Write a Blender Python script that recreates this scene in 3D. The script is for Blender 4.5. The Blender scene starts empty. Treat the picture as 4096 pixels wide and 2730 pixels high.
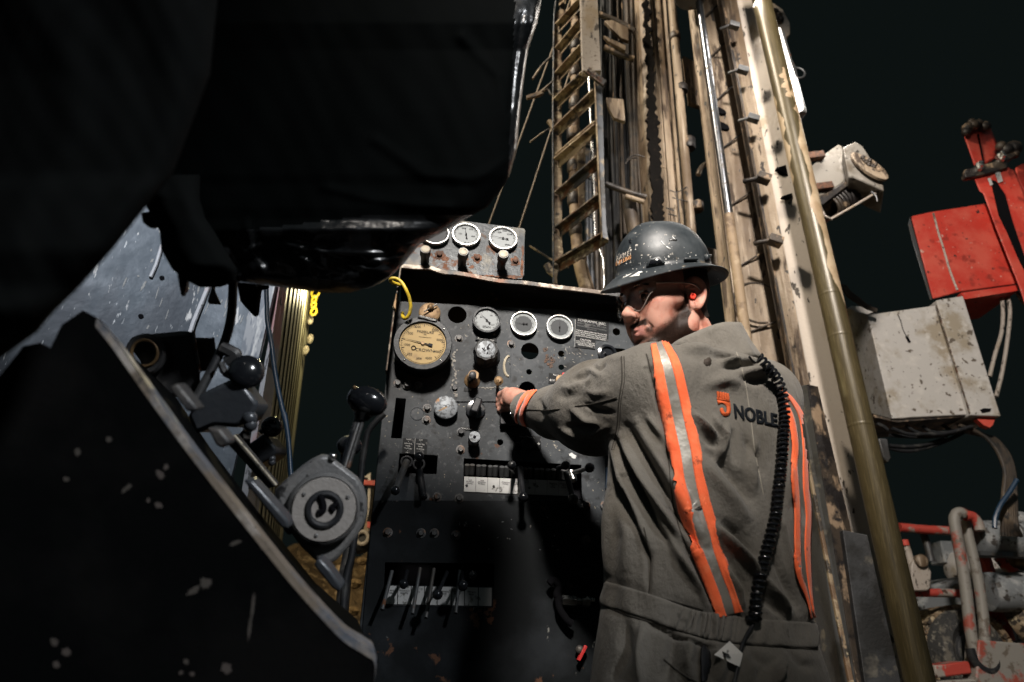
import bpy, bmesh, math, random
import numpy as np
from mathutils import Vector, Matrix
from mathutils.bvhtree import BVHTree
R_ = math.radians
random.seed(7); np.random.seed(7)
SC = bpy.context.scene
# ---------------- camera ----------------
FPX = 2730.0; PITCH = R_(25.0); ROLL = R_(2.3)
C0 = Vector((0, 0, 1.0))
F_ = Vector((0, math.cos(PITCH), math.sin(PITCH)))
_U = Vector((0, -math.sin(PITCH), math.cos(PITCH))); _R = Vector((1, 0, 0))
RT = _R*math.cos(ROLL) + _U*math.sin(ROLL)
UP = _U*math.cos(ROLL) - _R*math.sin(ROLL)
cam = bpy.data.cameras.new('camera'); camo = bpy.data.objects.new('camera', cam)
SC.collection.objects.link(camo); SC.camera = camo
cam.lens = 24.0; cam.sensor_width = 36.0*4096/(4096*1.0); cam.clip_start = .02; cam.clip_end = 3000
M = Matrix((RT, UP, -F_)).transposed().to_4x4(); M.translation = C0; camo.matrix_world = M
cam.dof.use_dof = True; cam.dof.focus_distance = 1.6; cam.dof.aperture_fstop = 4.5
# ---------------- world: night sky, dim fill glow added behind the camera ----------------
W = bpy.data.worlds.new('World'); SC.world = W; W.use_nodes = True
nt = W.node_tree; bg = nt.nodes['Background']
tc = nt.nodes.new('ShaderNodeTexCoord'); sx = nt.nodes.new('ShaderNodeSeparateXYZ')
nt.links.new(tc.outputs['Generated'], sx.inputs[0])
mr = nt.nodes.new('ShaderNodeMapRange'); mr.interpolation_type = 'SMOOTHSTEP'
nt.links.new(sx.outputs['Y'], mr.inputs['Value'])
mr.inputs['From Min'].default_value = -.2; mr.inputs['From Max'].default_value = .12
mr.inputs['To Min'].default_value = 1; mr.inputs['To Max'].default_value = 0
mx = nt.nodes.new('ShaderNodeMix'); mx.data_type = 'RGBA'
nt.links.new(mr.outputs[0], mx.inputs['Factor'])
mx.inputs['A'].default_value = (.0037, .0056, .0054, 1); mx.inputs['B'].default_value = (.043, .054, .056, 1)
nt.links.new(mx.outputs['Result'], bg.inputs['Color']); bg.inputs['Strength'].default_value = 1.0
SC.view_settings.view_transform = 'Standard'; SC.view_settings.look = 'None'
SC.view_settings.gamma = 1; SC.view_settings.exposure = 0.0
SC.cycles.max_bounces = 6; SC.cycles.diffuse_bounces = 3; SC.cycles.glossy_bounces = 3
SC.cycles.sample_clamp_indirect = 3.0
# ---------------- pixel helpers (pixels of the 4096 px photograph) ----------------
def ray(px, py): return F_ + RT*((px-2048)/FPX) + UP*((1365-py)/FPX)
def P(px, py, d): return C0 + ray(px, py)*d
def V(px, py, Y): r = ray(px, py); return C0 + r*(Y/r.y)
def proj(p):
    q = Vector(p)-C0; d = q.dot(F_)
    return 2048+FPX*q.dot(RT)/d, 1365-FPX*q.dot(UP)/d, d
def proj_np(A):
    q = A-np.array(C0); d = q@np.array(F_)
    return 2048+FPX*(q@np.array(RT))/d, 1365-FPX*(q@np.array(UP))/d, d
def zf(x0, y0, s): return lambda x, y: (x0+s*x, y0+s*y)
Z1 = zf(1480, 850, .4337); Z2 = zf(1400, 1500, .4675); Z3 = zf(1400, 2150, .4675); Z4 = zf(2300, 850, .425)
Z5 = zf(2300, 1300, .5102); Z6 = zf(2300, 2000, .4656); M1 = zf(2050, 0, .3827); M2 = zf(2050, 500, .4146)
M3 = zf(2600, 0, .3827); M4 = zf(2650, 500, .4464); M5 = zf(3300, 400, .5422); M6 = zf(3200, 1150, .5102)
M7 = zf(3200, 1930, .5102); M8 = zf(2900, 1200, .7018); L1 = zf(0, 600, .5102); L2 = zf(800, 950, .4783)
L3 = zf(400, 1250, .5422); L4 = zf(1000, 1500, .5102); L5 = zf(0, 1300, .574); L7 = zf(700, 2000, .4656)
F1 = zf(2380, 1080, .255); D2 = zf(1940, 1480, .2041); N3 = zf(2820, 1500, .1594)
class Plane:
    def __init__(s, p, n, up=Vector((0, 0, 1))):
        s.p = Vector(p); s.n = Vector(n).normalized()
        s.u = Vector(up).cross(s.n).normalized(); s.v = s.n.cross(s.u).normalized()
        if s.n.dot(F_) > 0: raise ValueError('normal faces away')
    def hit(s, px, py, off=0):
        r = ray(px, py); t = (s.p+s.n*off-C0).dot(s.n)/r.dot(s.n); return C0+r*t
    def uv(s, px, py, off=0):
        q = s.hit(px, py, off)-s.p; return (q.dot(s.u), q.dot(s.v))
    def xyz(s, u, v, off=0): return s.p+s.u*u+s.v*v+s.n*off
    def mat(s, off=0):
        m = Matrix((s.u, s.v, s.n)).transposed().to_4x4(); m.translation = s.p+s.n*off; return m
# ---------------- object helpers ----------------
ORG = {}
def link(o): SC.collection.objects.link(o)
def thing(name, label, cat, loc, group=None, kind=None):
    o = bpy.data.objects.new(name, None); link(o); o.location = loc; o.empty_display_size = .1
    o['label'] = label; o['category'] = cat
    if group: o['group'] = group
    if kind: o['kind'] = kind
    ORG[o.name] = Vector(loc); return o
def tag(o, label, cat, group=None, kind=None):
    o['label'] = label; o['category'] = cat
    if group: o['group'] = group
    if kind: o['kind'] = kind
    return o
def mk(name, geo, mat, parent=None, smooth=True, bevel=0, sub=0, label=None, auto=40, mats=None):
    verts, faces = geo[0], geo[1]
    if parent is not None: org = ORG[parent.name]
    else:
        A = np.array([tuple(v) for v in verts]); org = Vector(((A[:, 0].min()+A[:, 0].max())/2, (A[:, 1].min()+A[:, 1].max())/2, A[:, 2].min()))
    me = bpy.data.meshes.new(name)
    me.from_pydata([tuple(Vector(v)-org) for v in verts], [], [tuple(f) for f in faces])
    me.validate(); me.update()
    o = bpy.data.objects.new(name, me); link(o)
    if parent is not None: o.parent = parent
    else: o.location = org
    ORG[o.name] = org
    me.materials.append(mat)
    if mats:
        for m in mats: me.materials.append(m)
    if len(geo) > 2 and geo[2] is not None:
        for p, i in zip(me.polygons, geo[2]): p.material_index = i
    if smooth:
        for p in me.polygons: p.use_smooth = True
        if auto: me.set_sharp_from_angle(angle=R_(auto))
    if bevel:
        b = o.modifiers.new('bevel', 'BEVEL'); b.width = bevel; b.segments = 2; b.limit_method = 'ANGLE'; b.angle_limit = R_(35)
    if sub:
        s = o.modifiers.new('sub', 'SUBSURF'); s.levels = sub; s.render_levels = sub
    if label: o['label'] = label
    return o
def join(*gs):
    vs, fs = [], []
    for g in gs:
        k = len(vs); vs += list(g[0]); fs += [tuple(i+k for i in f) for f in g[1]]
    return vs, fs
def obox(c, ax, ay, az):
    """box from centre and three half-axis vectors"""
    c, ax, ay, az = map(Vector, (c, ax, ay, az))
    v = [c+ax*i+ay*j+az*k for i in (-1, 1) for j in (-1, 1) for k in (-1, 1)]
    return v, [(0, 1, 3, 2), (4, 6, 7, 5), (0, 4, 5, 1), (2, 3, 7, 6), (0, 2, 6, 4), (1, 5, 7, 3)]
def beam(p0, p1, w, h, side=None):
    p0, p1 = Vector(p0), Vector(p1); d = (p1-p0)
    s = Vector(side) if side is not None else Vector((0, 0, 1)).cross(d)
    if s.length < 1e-6: s = Vector((1, 0, 0))
    s = (s-d*(s.dot(d)/d.length_squared)).normalized(); t = d.normalized().cross(s)
    return obox((p0+p1)/2, d/2, s*w/2, t*h/2)
def prism(poly, vec):
    n = len(poly); vec = Vector(vec); a = [Vector(p) for p in poly]; b = [p+vec for p in a]
    return a+b, [tuple(range(n)), tuple(range(2*n-1, n-1, -1))]+[(i, i+n, (i+1) % n+n, (i+1) % n) for i in range(n)]
def smooth_path(pts, k=6):
    pts = [Vector(p) for p in pts]
    if len(pts) < 3: return pts
    out = []
    for i in range(len(pts)-1):
        p0 = pts[max(i-1, 0)]; p1 = pts[i]; p2 = pts[i+1]; p3 = pts[min(i+2, len(pts)-1)]
        for j in range(k):
            t = j/k
            out.append(.5*((2*p1)+(p2-p0)*t+(2*p0-5*p1+4*p2-p3)*t*t+(3*p1-p0-3*p2+p3)*t**3))
    out.append(pts[-1]); return out
def tube(pts, r, n=12, k=6, closed=False):
    m = len(pts); rs = list(r) if hasattr(r, '__len__') else [r]*m
    if k > 1 and m > 2:
        rr = []
        for i in range(m-1): rr += [rs[i]+(rs[i+1]-rs[i])*j/k for j in range(k)]
        rr.append(rs[-1]); rs = rr; pts = smooth_path(pts, k)
    pts = [Vector(p) for p in pts]; m = len(pts)
    vs, fs = [], []
    t = (pts[1]-pts[0]).normalized(); a = t.orthogonal().normalized()
    for i in range(m):
        t = (pts[min(i+1, m-1)]-pts[max(i-1, 0)]).normalized()
        a = (a-t*a.dot(t)).normalized(); b = t.cross(a)
        for j in range(n):
            th = 2*math.pi*j/n; vs.append(pts[i]+(a*math.cos(th)+b*math.sin(th))*rs[i])
    for i in range(m-1):
        for j in range(n):
            fs.append((i*n+j, i*n+(j+1) % n, (i+1)*n+(j+1) % n, (i+1)*n+j))
    fs.append(tuple(range(n-1, -1, -1))); fs.append(tuple(range((m-1)*n, m*n)))
    return vs, fs
def lathe(o, axis, prof, n=32, sx=1, sy=1, xdir=None, lobes=0, lamp=0):
    o = Vector(o); ax = Vector(axis).normalized()
    a = (Vector(xdir)-ax*Vector(xdir).dot(ax)).normalized() if xdir is not None else ax.orthogonal().normalized()
    b = ax.cross(a); vs, fs = [], []
    for r, h in prof:
        for j in range(n):
            th = 2*math.pi*j/n; rr = r*(1+(lamp*math.cos(lobes*th) if lobes else 0))
            vs.append(o+ax*h+a*(math.cos(th)*rr*sx)+b*(math.sin(th)*rr*sy))
    for i in range(len(prof)-1):
        for j in range(n): fs.append((i*n+j, i*n+(j+1) % n, (i+1)*n+(j+1) % n, (i+1)*n+j))
    fs.append(tuple(range(n-1, -1, -1))); k = (len(prof)-1)*n; fs.append(tuple(range(k, k+n)))
    return vs, fs
def sphere(c, r, n=20, sc=(1, 1, 1), rot=None):
    c = Vector(c); vs, fs = [], []; m = n//2
    for i in range(1, m):
        ph = math.pi*i/m
        for j in range(n):
            th = 2*math.pi*j/n; v = Vector((math.sin(ph)*math.cos(th)*sc[0], math.sin(ph)*math.sin(th)*sc[1], math.cos(ph)*sc[2]))*r
            vs.append(c+(rot@v if rot is not None else v))
    for i in range(m-2):
        for j in range(n): fs.append((i*n+j, (i+1)*n+j, (i+1)*n+(j+1) % n, i*n+(j+1) % n))
    t = Vector((0, 0, r*sc[2])); 
    if rot is not None: t = rot@t
    k = len(vs); vs += [c+t, c-t]
    for j in range(n): fs.append((k, j, (j+1) % n)); fs.append((k+1, (m-2)*n+(j+1) % n, (m-2)*n+j))
    return vs, fs
def torus(c, axis, R, r, n=32, m=8, xdir=None, sx=1, sy=1, a0=0, a1=360):
    ax = Vector(axis).normalized(); a = (Vector(xdir)-ax*Vector(xdir).dot(ax)).normalized() if xdir is not None else ax.orthogonal().normalized(); b = ax.cross(a)
    pts = [Vector(c)+a*math.cos(R_(a0+(a1-a0)*i/n))*R*sx+b*math.sin(R_(a0+(a1-a0)*i/n))*R*sy for i in range(n+1)]
    return tube(pts, r, m, 1)
def curve_mesh(cu, mtx):
    o = bpy.data.objects.new('tmp', cu); link(o); dg = bpy.context.evaluated_depsgraph_get(); dg.update()
    me = bpy.data.meshes.new_from_object(o.evaluated_get(dg)); 
    vs = [mtx@v.co for v in me.vertices]; fs = [tuple(p.vertices) for p in me.polygons]
    bpy.data.objects.remove(o); bpy.data.curves.remove(cu); bpy.data.meshes.remove(me); return vs, fs
def circ(c, r, n=28, ry=None, ph=0): return [(c[0]+r*math.cos(2*math.pi*i/n+ph), c[1]+(ry or r)*math.sin(2*math.pi*i/n+ph)) for i in range(n)]
def cut_plate(pl, outer_uv, holes_uv, thick, off=0, bev=0):
    """2-D curve with holes, extruded: front at off, back at off-thick"""
    cu = bpy.data.curves.new('c', 'CURVE'); cu.dimensions = '2D'; cu.fill_mode = 'BOTH'; cu.extrude = thick/2-bev; cu.bevel_depth = bev; cu.bevel_resolution = 1; cu.offset = -bev
    for poly in [outer_uv]+list(holes_uv):
        s = cu.splines.new('POLY'); s.points.add(len(poly)-1)
        for p, q in zip(s.points, poly): p.co = (q[0], q[1], 0, 1)
        s.use_cyclic_u = True
    return curve_mesh(cu, pl.mat(off-thick/2))
def plate(pl, pxs, thick, off=0, bev=0, holes=()):
    """outline in photo pixels on a plane; holes: (px,py,r_px) or lists of px"""
    ou = [pl.uv(x, y, off) for x, y in pxs]; hs = []
    for h in holes:
        if len(h) == 3 and not hasattr(h[0], '__len__'):
            c = pl.uv(h[0], h[1], off); e = pl.uv(h[0]+h[2], h[1], off); r = math.hypot(e[0]-c[0], e[1]-c[1]); hs.append(circ(c, r))
        else: hs.append([pl.uv(x, y, off) for x, y in h])
    return cut_plate(pl, ou, hs, thick, off, bev)
def text_geo(pl, s, px, py, hpx, off=0, thick=.0004, wpx=None, align='CENTER', ang=0, bold=0, spacing=1.0):
    """text centred on pixel (px,py), capital height hpx pixels, optional width wpx"""
    cu = bpy.data.curves.new('t', 'FONT'); cu.body = s; cu.align_x = align; cu.align_y = 'CENTER'; cu.extrude = .02; cu.resolution_u = 3
    cu.offset = bold; cu.space_line = .85*spacing
    u, v = pl.uv(px, py, off); u2, v2 = pl.uv(px, py-hpx, off); hh = math.hypot(u2-u, v2-v); sc = hh/.70
    g = curve_mesh(cu, Matrix())
    if not g[0]: return g
    A = np.array([tuple(q) for q in g[0]]); w = A[:, 0].max()-A[:, 0].min(); sxx = sc
    if wpx:
        u3, v3 = pl.uv(px+wpx, py, off); sxx = math.hypot(u3-u, v3-v)/w
    n = s.count('\n'); cy = (A[:, 1].max()+A[:, 1].min())/2
    vs = []
    for q in A:
        x = q[0]*sxx; y = (q[1]-cy)*sc; vs.append(pl.xyz(u+x*math.cos(ang)-y*math.sin(ang), v+x*math.sin(ang)+y*math.cos(ang), off+(thick if q[2] > 0 else 0)))
    return vs, g[1]
# ---------------- materials ----------------
MATS = {}
def material(name, base, rough=.6, metal=0, layers=(), bump=(), spec=.5, coat=0, rvar=0, sheen=0, emit=None, trans=0, alpha=1):
    """layers: (colour, scale, lo, hi, detail, stretch, rough_or_None, metal_or_None)  bump: (scale, strength, stretch)"""
    if name in MATS: return MATS[name]
    m = bpy.data.materials.new(name); m.use_nodes = True; t = m.node_tree; b = t.nodes['Principled BSDF']
    L = t.links.new; N = t.nodes.new
    tcn = N('ShaderNodeTexCoord')
    def noise(scale, detail, stretch, seed=0, rgh=.6):
        mp = N('ShaderNodeMapping'); L(tcn.outputs['Object'], mp.inputs[0]); mp.inputs['Scale'].default_value = stretch or (1, 1, 1); mp.inputs['Location'].default_value = (seed*3.1, seed*1.7, seed*.9)
        n = N('ShaderNodeTexNoise'); L(mp.outputs[0], n.inputs['Vector']); n.inputs['Scale'].default_value = scale; n.inputs['Detail'].default_value = detail; n.inputs['Roughness'].default_value = rgh
        c_ = N('ShaderNodeMath'); c_.operation = 'MULTIPLY_ADD'; L(n.outputs['Fac'], c_.inputs[0]); c_.inputs[1].default_value = 1.45; c_.inputs[2].default_value = -.225; return c_.outputs[0]
    col = N('ShaderNodeRGB'); col.outputs[0].default_value = (*base, 1); cur = col.outputs[0]
    rv = N('ShaderNodeValue'); rv.outputs[0].default_value = rough; rc = rv.outputs[0]
    mv = N('ShaderNodeValue'); mv.outputs[0].default_value = metal; mc = mv.outputs[0]
    for i, ly in enumerate(layers):
        c, sc, lo, hi, det, st, ro, mt = (list(ly)+[None]*8)[:8]
        f = noise(sc, det or 4, st, i+1)
        r = N('ShaderNodeMapRange'); L(f, r.inputs['Value']); r.inputs['From Min'].default_value = lo; r.inputs['From Max'].default_value = hi
        mxx = N('ShaderNodeMix'); mxx.data_type = 'RGBA'; L(r.outputs[0], mxx.inputs['Factor']); L(cur, mxx.inputs['A']); mxx.inputs['B'].default_value = (*c, 1); cur = mxx.outputs['Result']
        for val, which in ((ro, 0), (mt, 1)):
            if val is not None:
                q = N('ShaderNodeMix'); q.data_type = 'FLOAT'; L(r.outputs[0], q.inputs['Factor']); L(rc if which == 0 else mc, q.inputs['A']); q.inputs['B'].default_value = val
                if which == 0: rc = q.outputs['Result']
                else: mc = q.outputs['Result']
    if rvar:
        f = noise(14, 5, None, 9); a = N('ShaderNodeMath'); a.operation = 'MULTIPLY_ADD'; L(f, a.inputs[0]); a.inputs[1].default_value = rvar; 
        s2 = N('ShaderNodeMath'); s2.operation = 'SUBTRACT'; L(rc, s2.inputs[0]); s2.inputs[1].default_value = rvar/2; L(s2.outputs[0], a.inputs[2]); rc = a.outputs[0]
    L(cur, b.inputs['Base Color']); L(rc, b.inputs['Roughness']); L(mc, b.inputs['Metallic'])
    b.inputs['Specular IOR Level'].default_value = spec; b.inputs['Coat Weight'].default_value = coat
    b.inputs['Coat Roughness'].default_value = .15
    b.inputs['Sheen Weight'].default_value = sheen
    if trans: b.inputs['Transmission Weight'].default_value = trans
    if alpha < 1: b.inputs['Alpha'].default_value = alpha
    if emit: b.inputs['Emission Color'].default_value = (*emit[0], 1); b.inputs['Emission Strength'].default_value = emit[1]
    prev = None
    for i, (sc, st, stretch) in enumerate(bump):
        f = noise(sc, 4, stretch, 20+i); bn = N('ShaderNodeBump'); L(f, bn.inputs['Height']); bn.inputs['Strength'].default_value = 1; bn.inputs['Distance'].default_value = st
        if prev is not None: L(prev, bn.inputs['Normal'])
        prev = bn.outputs[0]
    if prev is not None: L(prev, b.inputs['Normal'])
    MATS[name] = m; return m
RUST = (.09, .035, .015); DKRUST = (.045, .022, .012)
m_panel = material('panel_paint', (.019, .022, .025), .5, 0, [((.040, .045, .050), 5, .35, .75, 8), ((.062, .066, .07), 70, .58, .78, 8), ((.010, .011, .012), 30, .60, .75, 8), (RUST, 9, .74, .79, 6, None, .85), ((.20, .185, .16), 34, .765, .785, 8, None, .7), ((.2, .18, .14), 110, .76, .78, 5), ((.007, .008, .009), 3.5, .5, .7, 5)], [(160, .0002, None), (12, .0006, None)], rvar=.25, spec=0.13)
m_panelshade = material('panel_paint_dark_shade', (.0075, .009, .010), .55, 0, [((.018, .021, .024), 6, .5, .75, 6), ((.16, .16, .15), 40, .76, .79, 8, (1, 1, .5), .7), ((.10, .05, .03), 12, .68, .72, 6)], [(120, .0002, None)], rvar=.25, spec=0.08)  # dark panel paint, also puts shade into the lower sheet
m_hood = material('hood_rim_steel', (.085, .065, .05), .55, .3, [((.3, .26, .21), 30, .5, .6, 6), (RUST, 14, .5, .62, 5), ((.03, .03, .03), 8, .55, .65)], [(90, .0008, None)])
m_rustplate = material('rusted_gauge_plate', (.034, .038, .041), .42, .2, [((.14, .125, .095), 9, .56, .76, 6, None, .5), ((.11, .05, .028), 13, .60, .66, 8, None, .85), ((.03, .018, .012), 30, .68, .72, 6)], [(100, .0005, None), (20, .0008, None)], rvar=.3, spec=0.2)
m_bolt = material('dirty_bolt_steel', (.05, .05, .05), .55, .5, [((.09, .05, .03), 40, .5, .7, 6), ((.12, .12, .12), 80, .6, .75, 6)], [(120, .0006, None)])
m_rust = material('rust', (.12, .05, .025), .85, 0, [((.05, .025, .015), 60, .4, .6)], [(150, .0008, None)])
m_black = material('black_plastic', (.012, .013, .015), .38, 0, [((.04, .04, .042), 20, .55, .75)], [(80, .0003, None)], rvar=.2, spec=0.25)
m_rubber = material('black_rubber', (.014, .015, .017), .55, 0, [((.05, .05, .048), 14, .55, .75)], [(60, .0005, None)], spec=0.22)
m_gloss = material('gloss_black', (.008, .009, .011), .16, 0, [((.03, .03, .03), 18, .6, .7, 4, None, .4)], [])
m_chrome = material('worn_chrome', (.62, .62, .6), .25, 1, [((.35, .33, .3), 25, .5, .7, 5, None, .5)], [(60, .0004, None)])
m_steel = material('grey_steel', (.11, .115, .12), .5, .7, [((.1, .09, .08), 12, .5, .7, 6, None, .6), (RUST, 20, .66, .7, 6, None, .9, 0)], [(80, .0006, None)])
m_zinc = material('galvanised_disc', (.15, .165, .18), .55, .3, [((.05, .055, .06), 110, .48, .6, 8), ((.16, .08, .03), 30, .70, .75, 6, (1, 1, .4))], [(90, .0006, None)])
m_capcream = material('cream_knob_cap', (.27, .235, .17), .55, 0, [((.08, .07, .05), 60, .55, .62, 6), ((.36, .33, .26), 20, .5, .7)], [])
m_white = material('gauge_white', (.19, .205, .21), .5, spec=0.15)
m_whiteD = material('label_white', (.40, .405, .40), .6, 0, [((.09, .09, .08), 40, .62, .72, 6)], [])
m_cream = material('gauge_cream', (.27, .185, .065), .5, 0, [((.2, .13, .05), 25, .6, .8)], [], spec=0.2)
m_dial = material('gauge_grey', (.04, .043, .046), .5, spec=0.1)
m_ink = material('ink', (.012, .012, .014), .6, spec=0.1)
m_inkw = material('white_print', (.36, .36, .35), .6)
m_inkf = material('faded_print', (.05, .05, .05), .6)
m_lblk = material('label_black', (.012, .013, .014), .45, 0, [((.06, .06, .06), 50, .62, .7)], [], spec=0.06)
m_void = material('cavity_black', (.006, .006, .007), .8, spec=0.0)
m_brass = material('old_brass', (.15, .095, .045), .55, .5, [((.1, .06, .03), 60, .5, .6)], [(90, .0006, None)])
m_red = material('red_paint_lever', (.45, .02, .02), .45)
m_yel = material('yellow_hose', (.55, .40, .03), .45, 0, [((.3, .22, .05), 40, .55, .7)], [])
m_blue = material('blue_hose', (.012, .035, .07), .4)
m_glass = None
# ---------------- lamps of the drill site ----------------
def spot(name, loc, tgt, power, size, blend, radius, col):
    l = bpy.data.lights.new(name, 'SPOT'); l.energy = power; l.spot_size = R_(size); l.spot_blend = blend; l.shadow_soft_size = radius; l.color = col
    o = bpy.data.objects.new(name, l); link(o); o.location = loc
    o.rotation_euler = (Vector(tgt)-Vector(loc)).to_track_quat('-Z', 'Y').to_euler(); return o
KEY = spot('floodlight_key', (-.05, -2.2, 4.25), (.30, 1.5, 1.93), 3100, 24, 1.0, .28, (1.0, .92, .84))
_a, _b, _c = V(2947, 0, 3.218), V(3012, 0, 3.14), V(2947+.19*600, 600, 3.218)
_n = (_b-_a).cross(_c-_a).normalized(); _n = -_n if _n.dot(ray(2990, 300)) > 0 else _n
_p = V(3020, 290, 3.17); _v = (_p-C0).normalized(); _r = _v-2*_v.dot(_n)*_n
spot('floodlight_mast', tuple(_p+_r*5.0), (1.35, 3.4, 4.6), 1500, 60, .6, .28, (1.0, .86, .68))
spot('floodlight_right', (.9, -.3, 5.0), (2.9, 5.0, 2.7), 1300, 60, .5, .2, (1.0, .90, .80))
# ---------------- ground ----------------
m_mud = material('mud', (.09, .065, .04), .8, 0, [((.04, .03, .02), 1.2, .45, .6, 6), ((.16, .12, .07), 6, .55, .7, 6, None, .5)], [(8, .03, None), (60, .005, None)])
def grid(nx, ny, f):
    vs = [f(i/nx, j/ny) for j in range(ny+1) for i in range(nx+1)]
    fs = [(j*(nx+1)+i, j*(nx+1)+i+1, (j+1)*(nx+1)+i+1, (j+1)*(nx+1)+i) for j in range(ny) for i in range(nx)]
    return vs, fs
g = mk('ground', grid(60, 60, lambda a, b: Vector(((a-.5)*1600*abs(a-.5)*2, (b-.5)*1600*abs(b-.5)*2, .02*math.sin(a*97)*math.cos(b*83)-.02))), m_mud)
g['kind'] = 'structure'
# ---------------- control console ----------------
th = R_(7)
PL = Plane(V(2000, 1500, 1.62), (math.sin(th), -math.cos(th), 0))
CON = thing('control_console', 'tall dark steel control console covered in gauges, knobs and levers beside the man', 'control console', tuple(PL.xyz(0, -PL.p.z, 0)))
def pxr(px, py, rpx, off=0):
    a = PL.uv(px, py, off); b = PL.uv(px+rpx, py, off); return math.hypot(b[0]-a[0], b[1]-a[1])
def zz(z, *pts): return [z(*p) for p in pts]
openL = zz(Z2, (425, 672), (752, 690), (740, 850), (410, 840))
openR = zz(Z2, (975, 715), (1980, 772), (1986, 1062), (970, 1012))
slot = zz(Z2, (395, 198), (480, 204), (440, 545), (350, 540))
openB = zz(Z3, (300, 215), (1235, 225), (1225, 600), (285, 580))
holes = [(*Z1(805, 945), 37), (*Z1(1475, 1280), 35), (*Z1(1765, 1305), 13), (*Z1(1765, 1430), 11), (*Z1(1467, 1472), 11), (*Z2(1517, 125), 33),
         (*Z2(1285, 577), 12), openL, openR, slot, openB, (*Z4(390, 1125), 15), zz(Z1, (2140, 1240), (2350, 1262), (2350, 1385), (2140, 1365))]
outer = [(1578, 1205), (1548, 1480), (1500, 1960), (1462, 2300), (1415, 2730), (1330, 3500), (2760, 3500), (2700, 1330), (2640, 1260)]
mk('faceplate', plate(PL, outer, .006, 0, .0008, holes), m_panel, CON, auto=30)
# lower sheet, darkened to carry the shade low on the console, standing 3 mm proud
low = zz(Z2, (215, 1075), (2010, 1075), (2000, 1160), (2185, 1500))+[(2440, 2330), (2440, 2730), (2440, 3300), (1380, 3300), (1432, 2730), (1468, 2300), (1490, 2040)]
mk('lower_shade_sheet', plate(PL, low, .003, .0035, .0006, [openB]), m_panelshade, CON, auto=30)
mk('access_plate', plate(PL, zz(Z1, (765, 1188), (960, 1208), (1180, 1235), (1290, 1246), (1302, 1260), (1290, 1700), (1290, 1745), (745, 1745)), .003, .0035, .0006,
    [(*Z1(1290, 1400), 2)]), m_panel, CON, auto=30)
# inside of the console behind the openings
x0, y0 = PL.uv(1600, 1250); x1, _ = PL.uv(2640, 1400)
mk('inner_box', join(obox(PL.xyz((x0+x1)/2, -.80, -.30), PL.u*(x1-x0)/2, PL.v*.95, PL.n*.002)), m_void, CON, smooth=False)
mk('side_panel', join(prism([PL.xyz(*PL.uv(1580, 1215), -.006), PL.xyz(*PL.uv(1548, 1480), -.006), PL.xyz(*PL.uv(1330, 3500), -.006), PL.xyz(*PL.uv(1330, 3500), -.32), PL.xyz(*PL.uv(1548, 1480), -.32), PL.xyz(*PL.uv(1580, 1215), -.32)], PL.u*.004),
   obox(PL.xyz(PL.uv(2690, 1400)[0], -.85, -.16), PL.u*.003, PL.v*.9, PL.n*.16)), m_panelshade, CON, smooth=False)
# hood: roof sheet with a bent front rim and side cheek
HO = .07
rim = [(1604, 1062)]+zz(Z1, (420, 500), (560, 505), (640, 535), (700, 548), (790, 552), (900, 570), (1050, 600), (1200, 628), (1400, 640), (1700, 680), (2000, 715), (2200, 742))+[(2560, 1192), (2690, 1215)]
rimp = [PL.hit(x, y, HO) for x, y in rim]
top_back = [p-PL.n*(HO+.3) for p in rimp]
zb = PL.hit(1900, 1222).z
roofv = rimp+[q-PL.n*HO-Vector((0, 0, .004)) for q in rimp]+[q-Vector((0, 0, .03)) for q in top_back]
n = len(rimp); roof = (roofv, [(i, i+1, n+i+1, n+i) for i in range(n-1)]+[(n+i, n+i+1, 2*n+i+1, 2*n+i) for i in range(n-1)])
o = mk('hood', roof, m_panelshade, CON); s = o.modifiers.new('t', 'SOLIDIFY'); s.thickness = .004; s.offset = 1
lip = []
for i, p in enumerate(rimp): lip.append(p)
vs = []; w = .0125
for p in lip: vs += [p+PL.v*0.003+PL.n*.003, p+PL.v*.003-PL.n*.006, p-PL.v*w*.75-PL.n*.004, p-PL.v*w*.75+PL.n*.003]
fs = []
for i in range(n-1):
    for j in range(4): fs.append((4*i+j, 4*i+(j+1) % 4, 4*i+4+(j+1) % 4, 4*i+4+j))
fs += [(3, 2, 1, 0), (4*n-4, 4*n-3, 4*n-2, 4*n-1)]
mk('hood_rim', (vs, fs), m_hood, CON, bevel=.001)
ck = [PL.hit(1604, 1066, HO), PL.hit(1577, 1240, HO), PL.hit(1546, 1483, HO)]
u_ = PL.uv(1604, 1066, HO)
mk('hood_cheek', prism([ck[0], ck[1], ck[2], PL.xyz(*PL.uv(1548, 1500), 0), PL.xyz(*PL.uv(1578, 1235), 0), ck[0]-PL.n*HO], PL.u*-.003), m_panelshade, CON, smooth=False, bevel=.0008)
mk('cheek_edge', tube([ck[0]+PL.v*.004, ck[1], ck[2]], .0022, 8, 1), m_hood, CON)
mk('latch', join(prism([PL.hit(*p, HO+.01) for p in zz(L2, (1640, 460), (1650, 470), (1640, 600), (1625, 600), (1612, 570))], PL.n*-.02)), m_brass, CON, bevel=.002)
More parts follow.
